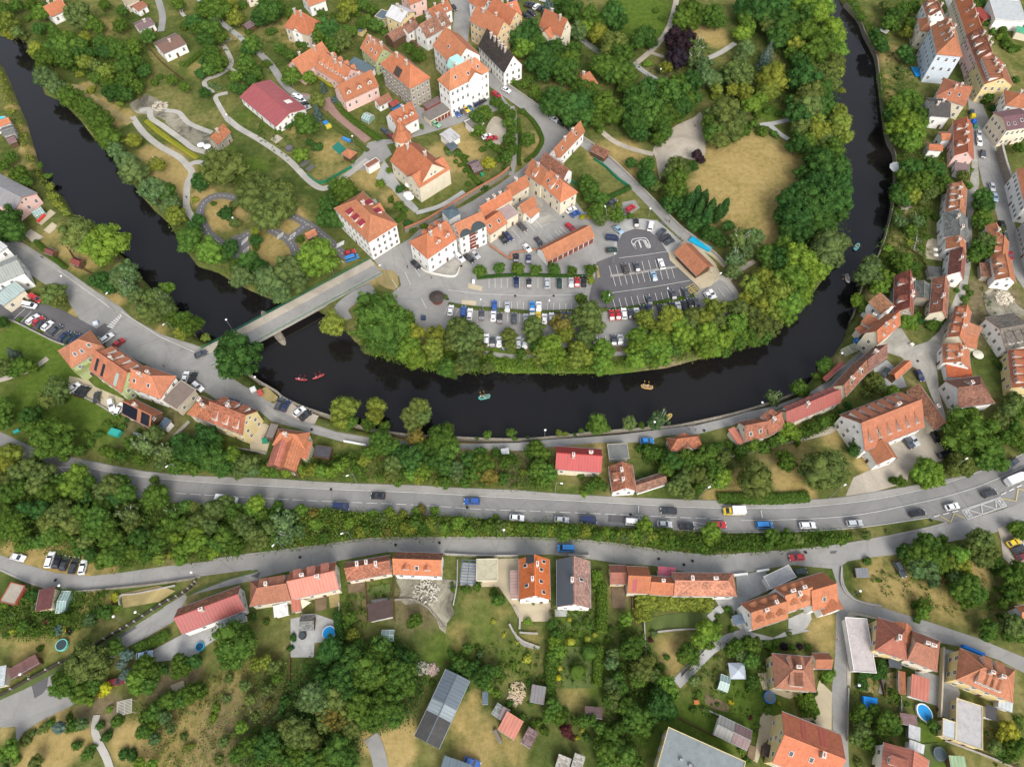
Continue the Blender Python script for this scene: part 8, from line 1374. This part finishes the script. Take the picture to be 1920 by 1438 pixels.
def boat(label,x,y,dg,col,kind,crew):
    p=P(x,y,WL+.4); q=P(x+10*math.cos(math.radians(dg)),y-10*math.sin(math.radians(dg)),WL+.4); a=math.atan2((q-p).y,(q-p).x)
    L,w=(4.1,1.7) if kind=='raft' else (4.1,.75); r=.26 if kind=='raft' else .16
    root=empty('inflatable_raft' if kind=='raft' else 'canoe',(p.x,p.y,WL),a); tag(root,label,'raft' if kind=='raft' else 'canoe')
    col=tuple(c_*.62+.05 for c_ in col)
    mb=MB(); n=28; rg=[]
    for i in range(n+1):
        t=2*math.pi*i/n; cx_=(L/2-r)*math.copysign(abs(math.cos(t))**.8,math.cos(t)); cy_=(w/2-r)*math.copysign(abs(math.sin(t))**.75,math.sin(t)); up=.22*abs(math.cos(t))**4
        d=Vector((math.cos(t)/(L/2),math.sin(t)/(w/2),0)).normalized(); rg.append([(cx_+d.x*r*math.cos(u),cy_+d.y*r*math.cos(u),.28+up+r*math.sin(u)) for u in [2*math.pi*k/8 for k in range(8)]])
    mb.loft(rg,cap=False); ob('tube',mb.me('tube',[M['plain']],smooth=True),root,col=col)
    mb=MB(); mb.box(-L/2+.5,L/2-.5,-w/2+.15,w/2-.15,.1,.16); ob('floor',mb.me('floor',[M['plain']]),root,col=tuple(c_*.7+.1 for c_ in col))
    for k in((-1,0,1) if kind=='raft' else (-.6,.6)):
        mb=MB(); mb.tube((k*1.1,-w/2+.25,.35),(k*1.1,w/2-.25,.35),.16,k=8); ob('thwart',mb.me('thwart',[M['plain']]),root,col=tuple(min(1,c_*1.2+.05) for c_ in col))
    ca,sa=math.cos(a),math.sin(a)
    for i,(lx,ly,cl,lb) in enumerate(crew):
        wx,wy=p.x+lx*ca-ly*sa,p.y+lx*sa+ly*ca
        person(lb,0,0,a-math.pi/2+random.uniform(-.3,.3),cl,sit=(wx,wy,WL+.38))
        pm=MB(); s=1 if ly>=0 else -1; y1=ly+s*(.35 if kind=='raft' else .3); pm.tube((0,-.9,.1),(0,.9,-.1),.02,k=5); pm.loft([[(-.09,.85,-.1),(.09,.85,-.1),(.09,.85,-.08),(-.09,.85,-.08)],[(-.07,1.25,-.14),(.07,1.25,-.14),(.07,1.25,-.12),(-.07,1.25,-.12)]])
        if kind!='raft': pm.loft([[(-.09,-.85,.1),(.09,-.85,.1),(.09,-.85,.12),(-.09,-.85,.12)],[(-.07,-1.25,.14),(.07,-1.25,.14),(.07,-1.25,.16),(-.07,-1.25,.16)]])
        px_,py_=p.x+(lx+.42)*ca-y1*sa,p.y+(lx+.42)*sa+y1*ca
        tag(ob('paddle',pm.me('paddle',[M['plain']]),None,(px_,py_,WL+.82),(0,0,a+.2*s),col=(.5,.03,.03) if kind!='raft' else (.6,.4,.05)),'paddle of the '+lb.replace('person in ','').replace(' sitting',' paddler at'),'paddle')
W_,K_,RD,BL=(.7,.7,.7),(.03,.03,.04),(.45,.04,.04),(.05,.15,.45)
boat('left red canoe on the dark river','565' and 565,711,-6,(.55,.03,.05),'canoe',[(-.8,0,W_,'person in white shirt sitting rear in the left canoe'),(.7,0,K_,'person in dark shirt sitting front in the left canoe')])
boat('right red canoe on the dark river',597,706,22,(.55,.03,.05),'canoe',[(-.8,0,(.5,.45,.4),'person in beige shirt sitting rear in the right canoe'),(.7,0,RD,'person in red shirt sitting front in the right canoe')])
boat('turquoise raft with five people in mid river',908,744,12,(.02,.42,.36),'raft',[(-1.2,.4,W_,'person in white shirt sitting rear left of the turquoise raft'),(-1.1,-.4,K_,'person in black shirt sitting rear right of the turquoise raft'),(0,.45,RD,'person in red shirt sitting middle left of the turquoise raft'),(.1,-.4,W_,'person in white shirt sitting middle right of the turquoise raft'),(1.1,-.3,BL,'person in blue shirt sitting front of the turquoise raft')])
boat('yellow raft with people below the park trees',1213,725,-10,(.60,.33,.05),'raft',[(-1.2,.35,W_,'person in white shirt sitting rear left of the yellow raft'),(-1.1,-.35,(.6,.5,.5),'person in pale shirt sitting rear right of the yellow raft'),(.2,.4,W_,'person in white shirt sitting middle of the yellow raft'),(1.1,-.2,(.3,.3,.5),'person in lilac shirt sitting front of the yellow raft')])
boat('teal raft near the right bank willow',1606,463,55,(.04,.36,.34),'raft',[(-.9,.3,K_,'person in black shirt sitting rear of the teal raft'),(.5,-.3,RD,'person in red shirt sitting front of the teal raft')])
boat('white raft drifting beside the grey willow',1589,522,100,(.55,.52,.52),'raft',[(-.9,.3,RD,'person in red shirt sitting rear of the white raft'),(0,-.3,W_,'person in white shirt sitting middle of the white raft'),(.9,.2,BL,'person in blue shirt sitting front of the white raft')])
boat('yellow raft hidden behind the river birch',1251,783,40,(.60,.45,.05),'raft',[(0,0,W_,'person in white shirt sitting in the raft behind the birch')])
boat('red canoe lying by the left park tree stump',334,341,60,(.5,.12,.08),'canoe',[]) if False else None
for lb,x,y,rz,c_ in [('person in dark clothes walking on the sloping footway',1255,416,2.5,K_),('second person in dark clothes lower on the sloping footway',1275,448,2.5,(.1,.1,.12)),('person standing upper on the sloping footway',1250,413,.5,(.3,.3,.35)),('person in dark coat crossing below the hotel',764,501,1,K_),('person near the forecourt wall of the white hotel',809,521,0,(.15,.12,.12)),('person beside the round kiosk',828,398,1,K_),
 ('person in dark shirt walking on the riverside road',1304,806,.3,(.1,.12,.2)),('person in grey shirt on the riverside road',1293,804,.3,(.3,.3,.32)),('person on the gravel yard of the park',1303,236,2,(.3,.3,.3)),('person standing on the lower gravel yard',1288,281,1,(.25,.25,.3)),('person at the cobbled junction upper part',1738,546,1,(.1,.2,.35)) ,('person walking on the meadow side street corner',1570,1199,1,(.6,.5,.45)),('person at the restaurant door',307,686,1,(.35,.15,.12)),('person on the white path by the cycle track',350,371,1,K_),('person walking on the left pavement',79,483,.7,K_),('person in white shirt on the car park edge',1334,510,.7,W_)]: person(lb,x,y,rz,c_)
# ================================================================ BRIDGE
b0,b1,b2=P(383,652,.3),P(690,488,.3),P(600,578,.3); u=(b1-b0).normalized(); v=Vector((-u.y,u.x,0)); Wb=-(b2-b0).dot(v) ; Wb=abs(Wb)
Lb=(b1-b0).length-2; root=empty('road_bridge',(b0.x-u.x*1,b0.y-u.y*1,0),math.atan2(u.y,u.x)); tag(root,'concrete road bridge with green railings across the river','bridge')
Lb+=4
mb=MB(); mb.box(0,Lb,-Wb,0,-.5,.38); ob('deck',mb.me('deck',[M['concrete']]),root)
mb=MB(); mb.box(0,Lb,-Wb+1.5,-3.2,.381,.40); ob('carriageway',mb.me('carriageway',[M['asphalt']]),root)
mb=MB(); mb.box(0,Lb,-3.2,-.3,.381,.52); ob('walkway',mb.me('walkway',[M['gravel']]),root)
mb=MB(); mb.box(0,Lb,-Wb+.1,-Wb+1.5,.381,.5); ob('service_walkway',mb.me('service_walkway',[M['concrete']]),root)
for y,nm,mt in((-.12,'railing','green_paint'),(-Wb+.15,'railing','green_paint')):
    mb=MB(); mb.tube((0,y,1.45),(Lb,y,1.45),.06,k=5); mb.tube((0,y,1.0),(Lb,y,1.0),.035,k=4); mb.tube((0,y,.7),(Lb,y,.7),.035,k=4)
    k=0.
    while k<=Lb: mb.tube((k,y,.4),(k,y,1.45),.045,k=4); k+=2.0
    ob(nm,mb.me(nm,[M[mt]]),root)
for y in(-2.2,-Wb/2,-Wb+2.2):
    mb=MB(); mb.box(0,Lb,y-.35,y+.35,-1.5,-.501); ob('girder',mb.me('girder',[M['concrete']]),root)
for t in(.36,.78):
    mb=MB(); r=1.0; X0=Lb*t; ring=lambda z,e:[(X0+r*e*math.cos(a),-Wb/2+(Wb/2+1.6)*e*(math.copysign(abs(math.sin(a))**.7,math.sin(a))),z) for a in [2*math.pi*i/18 for i in range(18)]]
    mb.loft([ring(-7,1.5),ring(-2.3,1.5),ring(-2.1,1.25),ring(-1.5,1.2)]); ob('pier',mb.me('pier',[M['stone']]),root)
for X0 in(1.5,Lb-5): mb=MB(); mb.box(X0,X0+1.6,-Wb-.4,.4,-7,-1.501); ob('abutment',mb.me('abutment',[M['concrete']]),root)
# ================================================================ STREET FURNITURE
def lampm():
    mb=MB(); mb.tube((0,0,0),(0,0,6.5),.09,.06,7); p=mb.me('post',[M['metal_grey']])
    mb=MB(); mb.tube((0,0,0),(0,1.0,.35),.045,k=5); a=mb.me('arm',[M['metal_grey']])
    mb=MB(); mb.loft([[(-.16,.75,.27),(.16,.75,.27),(.16,.75,.38),(-.16,.75,.38)],[(-.2,1.55,.4),(.2,1.55,.4),(.2,1.55,.52),(-.2,1.55,.52)]]); h=mb.me('lamp_head',[M['white_paint']])
    mb=MB(); mb.cyl(0,0,0,.25,.15,.28,12); mb.cyl(0,0,.25,.45,.28,.1,12); g=mb.me('globe',[M['lens']]); return p,a,h,g
LP_=lampm()
def lamps(phrase,group,data):
    it=[tuple(float(q) for q in s.split(',')) for s in data.split()]
    for (x,y,rz,gk),lb in zip(it,label_rows([(i[0],'grey street lamp' if not i[3] else 'globe street lamp') for i in it],phrase)):
        p=P(x,y); r=empty('street_lamp',(p.x,p.y,.1),math.radians(rz)); tag(r,lb,'street lamp',group); 
        ob('post',LP_[0],r,scale=(1,1,.75 if gk else 1.25))
        if gk: ob('globe',LP_[3],r,(0,0,4.85),scale=(1.3,1.3,1.3))
        else: ob('arm',LP_[1],r,(0,0,8.1),scale=(1,1.4,1)); ob('lamp_head',LP_[2],r,(0,.4,8.2))
lamps('on the bridge railing side','lamps on the bridge','533,563,200,1 627,519,200,1 434,616,200,1')
lamps('along the riverside road','lamps along the riverside road','487,722,150,1 1021,820,180,1 1222,805,200,1 1420,769,200,1 1567,678,200,1')
lamps('along the main road','lamps along the main road','671,908,120,0 662,1013,120,0 1040,925,-100,0 1309,938,-60,0 1776,886,-60,0 1555,934,-60,0 945,1004,0,1 535,1031,150,0 343,889,140,0')
lamps('in and around the car park','lamps around the car park','905,583,170,0 1029,585,170,0 1244,563,170,0 1138,575,170,0 1333,545,-60,0 1148,499,170,0 727,524,120,0 1215,410,30,1 1133,424,20,0')
lamps('along the left street','lamps along the left street','216,584,-40,0 130,535,-150,1 47,454,-150,1 333,630,150,0 1595,1289,-60,1 1598,1116,-90,1')
lamps('beside the sloping lane and lower road','lamps beside the lower lane','130,1106,180,1 372,1082,180,1 230,1163,120,1 270,1155,120,1 60,1269,60,1')
lamps('in the upper park','lamps in the upper park','1180,128,0,1 433,235,0,1 552,168,0,1 665,275,0,1 445,427,0,1 530,436,0,1 433,312,0,1 1092,80,0,1 1235,150,0,1')
# pools, trampolines, bins, parasols, greenhouses, tarps
def disc(name,label,cat,x,y,r,sy,col,rim,h=.9,ellipse=0):
    R=r*mpp(x,y,1); p=P(x,y,h); root=empty(name,(p.x,p.y,.3),ellipse); tag(root,label,cat)
    mb=MB(); mb.cyl(0,0,0,h,R,R,32,sy=sy); ob('side_wall',mb.me('side_wall',[M['plain']]),root,col=rim)
    mb=MB(); mb.cyl(0,0,h+.001,h+.02,R*.86,R*.86,32,sy=sy); ob('water_surface' if 'pool' in name else 'jumping_mat',mb.me('surface',[M['plain']]),root,col=col)
    return root,R
disc('swimming_pool','round blue swimming pool on grey paving','pool',617,1187,13,1.05,(.015,.28,.62),(.55,.6,.62))
disc('swimming_pool','oval blue swimming pool with white rim','pool',1733,1336,13.5,1.25,(.02,.25,.58),(.7,.7,.68),ellipse=.4)
disc('swimming_pool','light blue pool at the left edge above the orange roof','pool',5,223,7,.8,(.05,.5,.6),(.5,.55,.55))
disc('swimming_pool','round blue paddling pool behind the blue garden shed','pool',375,1212,8,1,(.01,.05,.10),(.02,.35,.60),.6)
for lb,x,y,r,c_,rm in [('round trampoline with blue edge on the lawn',1443,1307,11,(.10,.12,.14),(.02,.14,.42)),('round trampoline with turquoise edge in the left garden',116,1209,11,(.035,.05,.055),(.15,.50,.42)),('large dark trampoline in the lower right garden',1762,1413,12,(.05,.07,.08),(.10,.12,.13)),('grey trampoline in the kindergarten garden',542,278,7,(.12,.11,.12),(.10,.10,.11)),('dark hot tub on the grey paving',567,1191,7,(.05,.06,.07),(.02,.02,.025))]:
    root,R=disc('trampoline' if 'hot tub' not in lb else 'hot_tub',lb,'trampoline' if 'hot tub' not in lb else 'hot tub',x,y,r,1,c_,rm,.8)
def gh(label,A,B,Cc,h=2.2,name='greenhouse'):
    a,b,c=P(*A,h),P(*B,h),P(*Cc,h); u=(b-a).normalized(); L=(b-a).length; v=Vector((-u.y,u.x,0)); W=(c-a).dot(v)
    if W<0: a,b=b,a; u=-u; v=-v; W=-W
    cn=(a+b)/2+v*W/2; r=empty(name,(cn.x,cn.y,0),math.atan2(u.y,u.x)); tag(r,label,'greenhouse'); l,w=L/2,W/2
    mb=MB(); mb.loft([[(x,-w,0),(x,w,0),(x,w,h-.5),(x,0,h+.3),(x,-w,h-.5)] for x in(-l,l)]); ob('glazing',mb.me('glazing',[M['ghglass']]),r)
    mb=MB(); n=max(3,int(L/.9))
    for i in range(n+1):
        x=-l+2*l*i/n
        for s in(-1,1): mb.tube((x,s*w,h-.48),(x,0,h+.33),.035,k=4); mb.tube((x,s*w,0),(x,s*w,h-.48),.035,k=4)
    mb.tube((-l,0,h+.34),(l,0,h+.34),.05,k=4)
    for s in(-1,1): mb.tube((-l,s*w,h-.48),(l,s*w,h-.48),.045,k=4)
    ob('frame',mb.me('frame',[M['white_paint']]),r)
for a in [('greenhouse beside the pale garden tent',(1347,1290),(1365,1297),(1354,1263)),('white framed greenhouse beside the thin garden wall',(714,1201),(737,1201),(715,1180)),('greenhouse in the garden below the cottage',(677,219),(690,225),(683,207)),('long glass lean-to beside the dark red shed',(102,1148),(119,1148),(108,1107)),('glazed canopy beside the pink gabled hall',(64,405),(82,396),(52,397)),('small greenhouse below the solar panel house',(248,828),(266,834),(252,822)),('glass cold frame in the vegetable garden',(249,815),(264,822),(254,809))]: gh(*a)
# pale gazebo
gp=P(1383,1257,2.6); r=empty('gazebo_tent',(gp.x,gp.y,0)); tag(r,'square grey gazebo tent with pointed roof on the lawn','gazebo')
mb=MB(); mb.loft([[(-2.1,-2,2.3),(2.1,-2,2.3),(2.1,2,2.3),(-2.1,2,2.3)],[(-.1,-.1,3.3),(.1,-.1,3.3),(.1,.1,3.3),(-.1,.1,3.3)]]); ob('tent_roof',mb.me('tent_roof',[M['plain']]),r,col=(.36,.40,.45))
for sx in(-1,1):
    for sy in(-1,1): mb=MB(); mb.tube((sx*2,sy*1.9,0),(sx*2,sy*1.9,2.3),.05); ob('leg',mb.me('leg',[M['white_paint']]),r)
def tiltbox(name,label,cat,x,y,sx,sy,sz,col,rz=0,mat='plain'):
    p=P(x,y,sz/2); mb=MB(); e=.12
    mb.loft([[(-sx/2,-sy/2,0),(sx/2,-sy/2,0),(sx/2,sy/2,0),(-sx/2,sy/2,0)],[(-sx/2,-sy/2,sz*.85),(sx/2,-sy/2,sz*.85),(sx/2,sy/2,sz*.85),(-sx/2,sy/2,sz*.85)],[(-sx/2+e,-sy/2+e,sz),(sx/2-e,-sy/2+e,sz),(sx/2-e,sy/2-e,sz),(-sx/2+e,sy/2-e,sz)]])
    return tag(ob(name,mb.me(name,[M[mat]]),None,(p.x,p.y,.33),(0,0,rz),col=col),label,cat)
for a in [('waste_container','yellow waste container on the street corner','container',1824,219,1.6,1.8,1.4,(.65,.50,.02),-.2),('waste_container','blue waste container beside the yellow one','container',1826,229,1.6,1.8,1.4,(.02,.12,.50),-.2),('waste_container','dark waste container above the yellow one','container',1821,211,1.6,1.6,1.4,(.04,.05,.06),-.2),('waste_container','green waste container below the blue one','container',1828,238,1.6,1.6,1.4,(.04,.14,.09),-.2),
 ('tarpaulin','bright blue tarpaulin in the garden behind the concrete roof','tarpaulin',1630,1318,3.6,2.9,1.2,(.01,.22,.65),-.15),('tarpaulin','blue tarpaulin beside the small cottage by the school','tarpaulin',745,203,5,2,1,(.02,.18,.42),.5),('tarpaulin','blue canopy on the street wall at the right','tarpaulin',1823,1220,5.6,.9,1.5,(.01,.16,.55),-.42),('tarpaulin','blue pool cover beside the tall painted block','tarpaulin',1718,136,3,6,.5,(.01,.22,.55),.1),('tarpaulin','long blue tarpaulin at the footway wall','tarpaulin',1313,459,2.2,8.5,.8,(.01,.33,.52),.9),
 ('garden_toy','yellow and turquoise climbing toy in the kindergarten garden','toy',616,238,2.2,1.6,1.3,(.45,.38,.05),.6),('garden_toy','blue climbing toy in the kindergarten garden','toy',611,232,2,1.6,1.2,(.03,.2,.5),.6),('garden_toy','blue slide frame near the brick driveway','toy',650,263,3.6,1,1.2,(.05,.2,.5),-.5),('garden_toy','long red slide on the sand pit','toy',78,410,.6,4,1,(.5,.05,.04),-.4),
 ('water_tank','round topped turquoise tank below the beige yard','tank',217,812,3.4,2.2,1.6,(.03,.30,.25),-.3),('utility_box','white utility box on the drying lawn by the river road','box',475,731,1.8,1.6,1.2,(.66,.68,.66),.5),('info_stand','red stand beside the white utility box','stand',488,737,1.6,1.8,1.2,(.40,.08,.07),.5),('white_cube','white planter block on the cobbled fork','planter',1709,647,1,1,1,(.7,.7,.68),.5),('vending_box','white machine on the beige island by the hedge trees','machine',888,529,1,1,1.6,(.62,.68,.74),0),('billboard','blue and white board on the grass beside the crossing','board',180,607,1.6,1.2,1,(.55,.62,.72),.4),
 ('waste_bin','dark blue bin with yellow top beside the parking entry','bin',794,597,1.5,1.4,1.2,(.03,.05,.10),0),('waste_bin','green bin beside the brown garden hut','bin',904,328,1.4,1.2,1.1,(.02,.22,.10),.4),('compost_bin','green and white bin below the yellow gabled house','bin',498,826,1.8,1.6,1.4,(.02,.20,.12),.2),('bench','teal bench on the left lawn beside the path','bench',32,809,1.8,.8,.8,(.03,.30,.26),.6),('wood_stack','long stack of timber by the meadow','timber',933,1380,1,3.4,.7,(.16,.14,.12),.5),('garden_table','orange chair set on the lawn terrace','table',1305+0,1316,1.4,1,.7,(.42,.15,.05),0)]: tiltbox(*a)
def parasol(label,x,y,R,col):
    p=P(x,y,2.4); r=empty('parasol',(p.x,p.y,0)); tag(r,label,'parasol','parasols')
    mb=MB(); mb.cyl(0,0,2.2,2.75,R,.06,10); ob('canopy',mb.me('canopy',[M['plain']]),r,col=col); mb=MB(); mb.tube((0,0,0),(0,0,2.3),.04); ob('pole',mb.me('pole',[M['metal_grey']]),r)
for a in [('large white parasol over the river at the right bank',1684,314,3.2,(.66,.65,.62)),('white parasol of the church cafe, upper one',767,345,1.7,(.7,.7,.7)),('white parasol of the church cafe, middle one',764,364,1.7,(.7,.7,.7)),('white parasol of the church cafe, lower one',768,369,1.7,(.7,.7,.7)),('left white parasol on the garden terraces',376,271,1.5,(.72,.72,.7)),('right white parasol on the garden terraces',388,274,1.5,(.72,.72,.7)),('cream parasol behind the orange two dormer house',1835,664,1.8,(.55,.52,.42)),('upper cream parasol on the stone terrace of the right bank',1755,467,.9,(.6,.58,.5)),('lower cream parasol on the stone terrace of the right bank',1756,477,.9,(.6,.58,.5))]: parasol(*a)
# cream sail over the terrace
pts=[P(562,1121,2.8),P(583,1129,2.6),P(567,1141,2.6)]; c_=sum(pts,Vector())/3
mb=MB(); mb.loft([[q-c_ for q in pts],[q-c_+Vector((0,0,.04)) for q in pts]]); r=empty('sun_sail',(c_.x,c_.y,0)); tag(r,'triangular cream sun sail beside the coral roof','sun sail'); ob('cloth',mb.me('cloth',[M['plain']]),r,(0,0,c_.z),col=(.62,.55,.42))
for q in pts: mb=MB(); mb.tube((q.x-c_.x,q.y-c_.y,0),(q.x-c_.x,q.y-c_.y,q.z),.05); ob('pole',mb.me('pole',[M['metal_grey']]),r)
# pergolas
def pergola(label,A,B,Cc,h,n,col,deck=None):
    a,b,c=P(*A,h),P(*B,h),P(*Cc,h); u=(b-a).normalized(); L=(b-a).length; v=Vector((-u.y,u.x,0)); W=abs((c-a).dot(v)); 
    if (c-a).dot(v)<0: a,b=b,a; u=-u; v=-v
    cn=(a+b)/2+v*W/2; r=empty('pergola',(cn.x,cn.y,0),math.atan2(u.y,u.x)); tag(r,label,'pergola'); l,w=L/2,W/2
    mb=MB()
    for i in range(n): y=-w+2*w*i/(n-1); mb.box(-l,l,y-.07,y+.07,h+.16,h+.32)
    for x in(-l+.2,0,l-.2): mb.box(x-.08,x+.08,-w,w,h,h+.158)
    ob('beams',mb.me('beams',[M['plain']]),r,col=col)
    for sx in(-1,1):
        for sy in(-1,1): mb=MB(); mb.box(sx*(l-.2)-.08,sx*(l-.2)+.08,sy*(w-.2)-.08,sy*(w-.2)+.08,0,h); ob('post',mb.me('post',[M['plain']]),r,col=col)
    if deck: mb=MB(); mb.box(-l,l,-w,w,.05,.14); ob('deck',mb.me('deck',[M['greypave']]),r)
pergola('blue-grey slatted pergola beside the beige terrace roof',(861,1092),(891,1094),(862,1049),3,9,(.08,.12,.17),True)
pergola('white slatted pergola in the bottom left garden',(219,1342),(248,1335),(214,1318),2.6,10,(.45,.43,.38))
pergola('grey plant frame beside the blue car at the water side terrace',(1585,668),(1612,655),(1580,655),1.6,6,(.35,.36,.32))
# rock and log piles
def pile(name,label,cat,x,y,r,n,s,col,seed,mat='plain'):
    g=random.Random(seed); mb=MB(); R=r*mpp(x,y)
    for i in range(n):
        a=g.uniform(0,6.28); q=R*math.sqrt(g.random()); z=max(0,(1-q/R))*R*.35; p=Vector((q*math.cos(a),q*math.sin(a),z)); d=Vector((g.gauss(0,1),g.gauss(0,1),g.gauss(0,.4))).normalized()*s*g.uniform(.5,1.2); mb.tube(p-d,p+d,s*g.uniform(.3,.6),k=5)
    p=P(x,y); tag(ob(name,mb.me(name,[M[mat]]),None,(p.x,p.y,.1),col=col),label,cat)
pile('log_pile','pile of split pale firewood in the lower garden','firewood',971,1295,16,160,.35,(.50,.40,.26),1); pile('log_pile','lower half of the split firewood pile','firewood',966,1308,14,120,.35,(.48,.38,.28),2)
pile('rubble_heap','heap of pale rubble beside the dark trees','rubble',792,1252,11,70,.6,(.42,.38,.33),3); pile('rubble_heap','smaller rubble heap with bricks','rubble',812,1255,9,60,.5,(.40,.30,.26),4)
pile('rubble_heap','rubble heap on the building site at the right','rubble',1880,560,16,90,.8,(.48,.43,.34),5); pile('rubble_heap','stone heap on the left terraces','rubble',300,200,14,80,.5,(.42,.37,.30),6)
pile('rubble_heap','scattered stones in the dry stone garden','rubble',800,1110,26,120,.4,(.46,.43,.37),7)
# ================================================================ LIGHT
w=D.worlds.new('World'); sc.world=w; w.use_nodes=True; nt=w.node_tree; bg=nt.nodes['Background']
sky=nt.nodes.new('ShaderNodeTexSky'); sky.sky_type='NISHITA'; sky.sun_disc=False
EL,AZ=math.radians(43),math.radians(164)   # sun from behind the camera, slightly right
sky.sun_elevation=EL; sky.sun_rotation=AZ; sky.air_density=1.0; sky.dust_density=3.5; sky.ozone_density=1.0
hs=nt.nodes.new('ShaderNodeHueSaturation'); hs.inputs['Saturation'].default_value=.42
nt.links.new(sky.outputs[0],hs.inputs['Color']); nt.links.new(hs.outputs[0],bg.inputs[0]); bg.inputs[1].default_value=.15
sl=D.lights.new('sun','SUN'); sl.energy=1.3; sl.angle=math.radians(26); sl.color=(1,.95,.87)
so=D.objects.new('sun',sl); sc.collection.objects.link(so)
dv=Vector((math.sin(AZ)*math.cos(EL),math.cos(AZ)*math.cos(EL),math.sin(EL))); so.rotation_euler=dv.to_track_quat('Z','Y').to_euler()
vs_=sc.view_settings; sc.display_settings.display_device='sRGB'; vs_.view_transform='Standard'; vs_.look='None'; vs_.gamma=1; vs_.exposure=.82
sc.cycles.max_bounces=5; sc.cycles.diffuse_bounces=3; sc.cycles.glossy_bounces=2; sc.cycles.transmission_bounces=2; sc.cycles.use_denoising=True
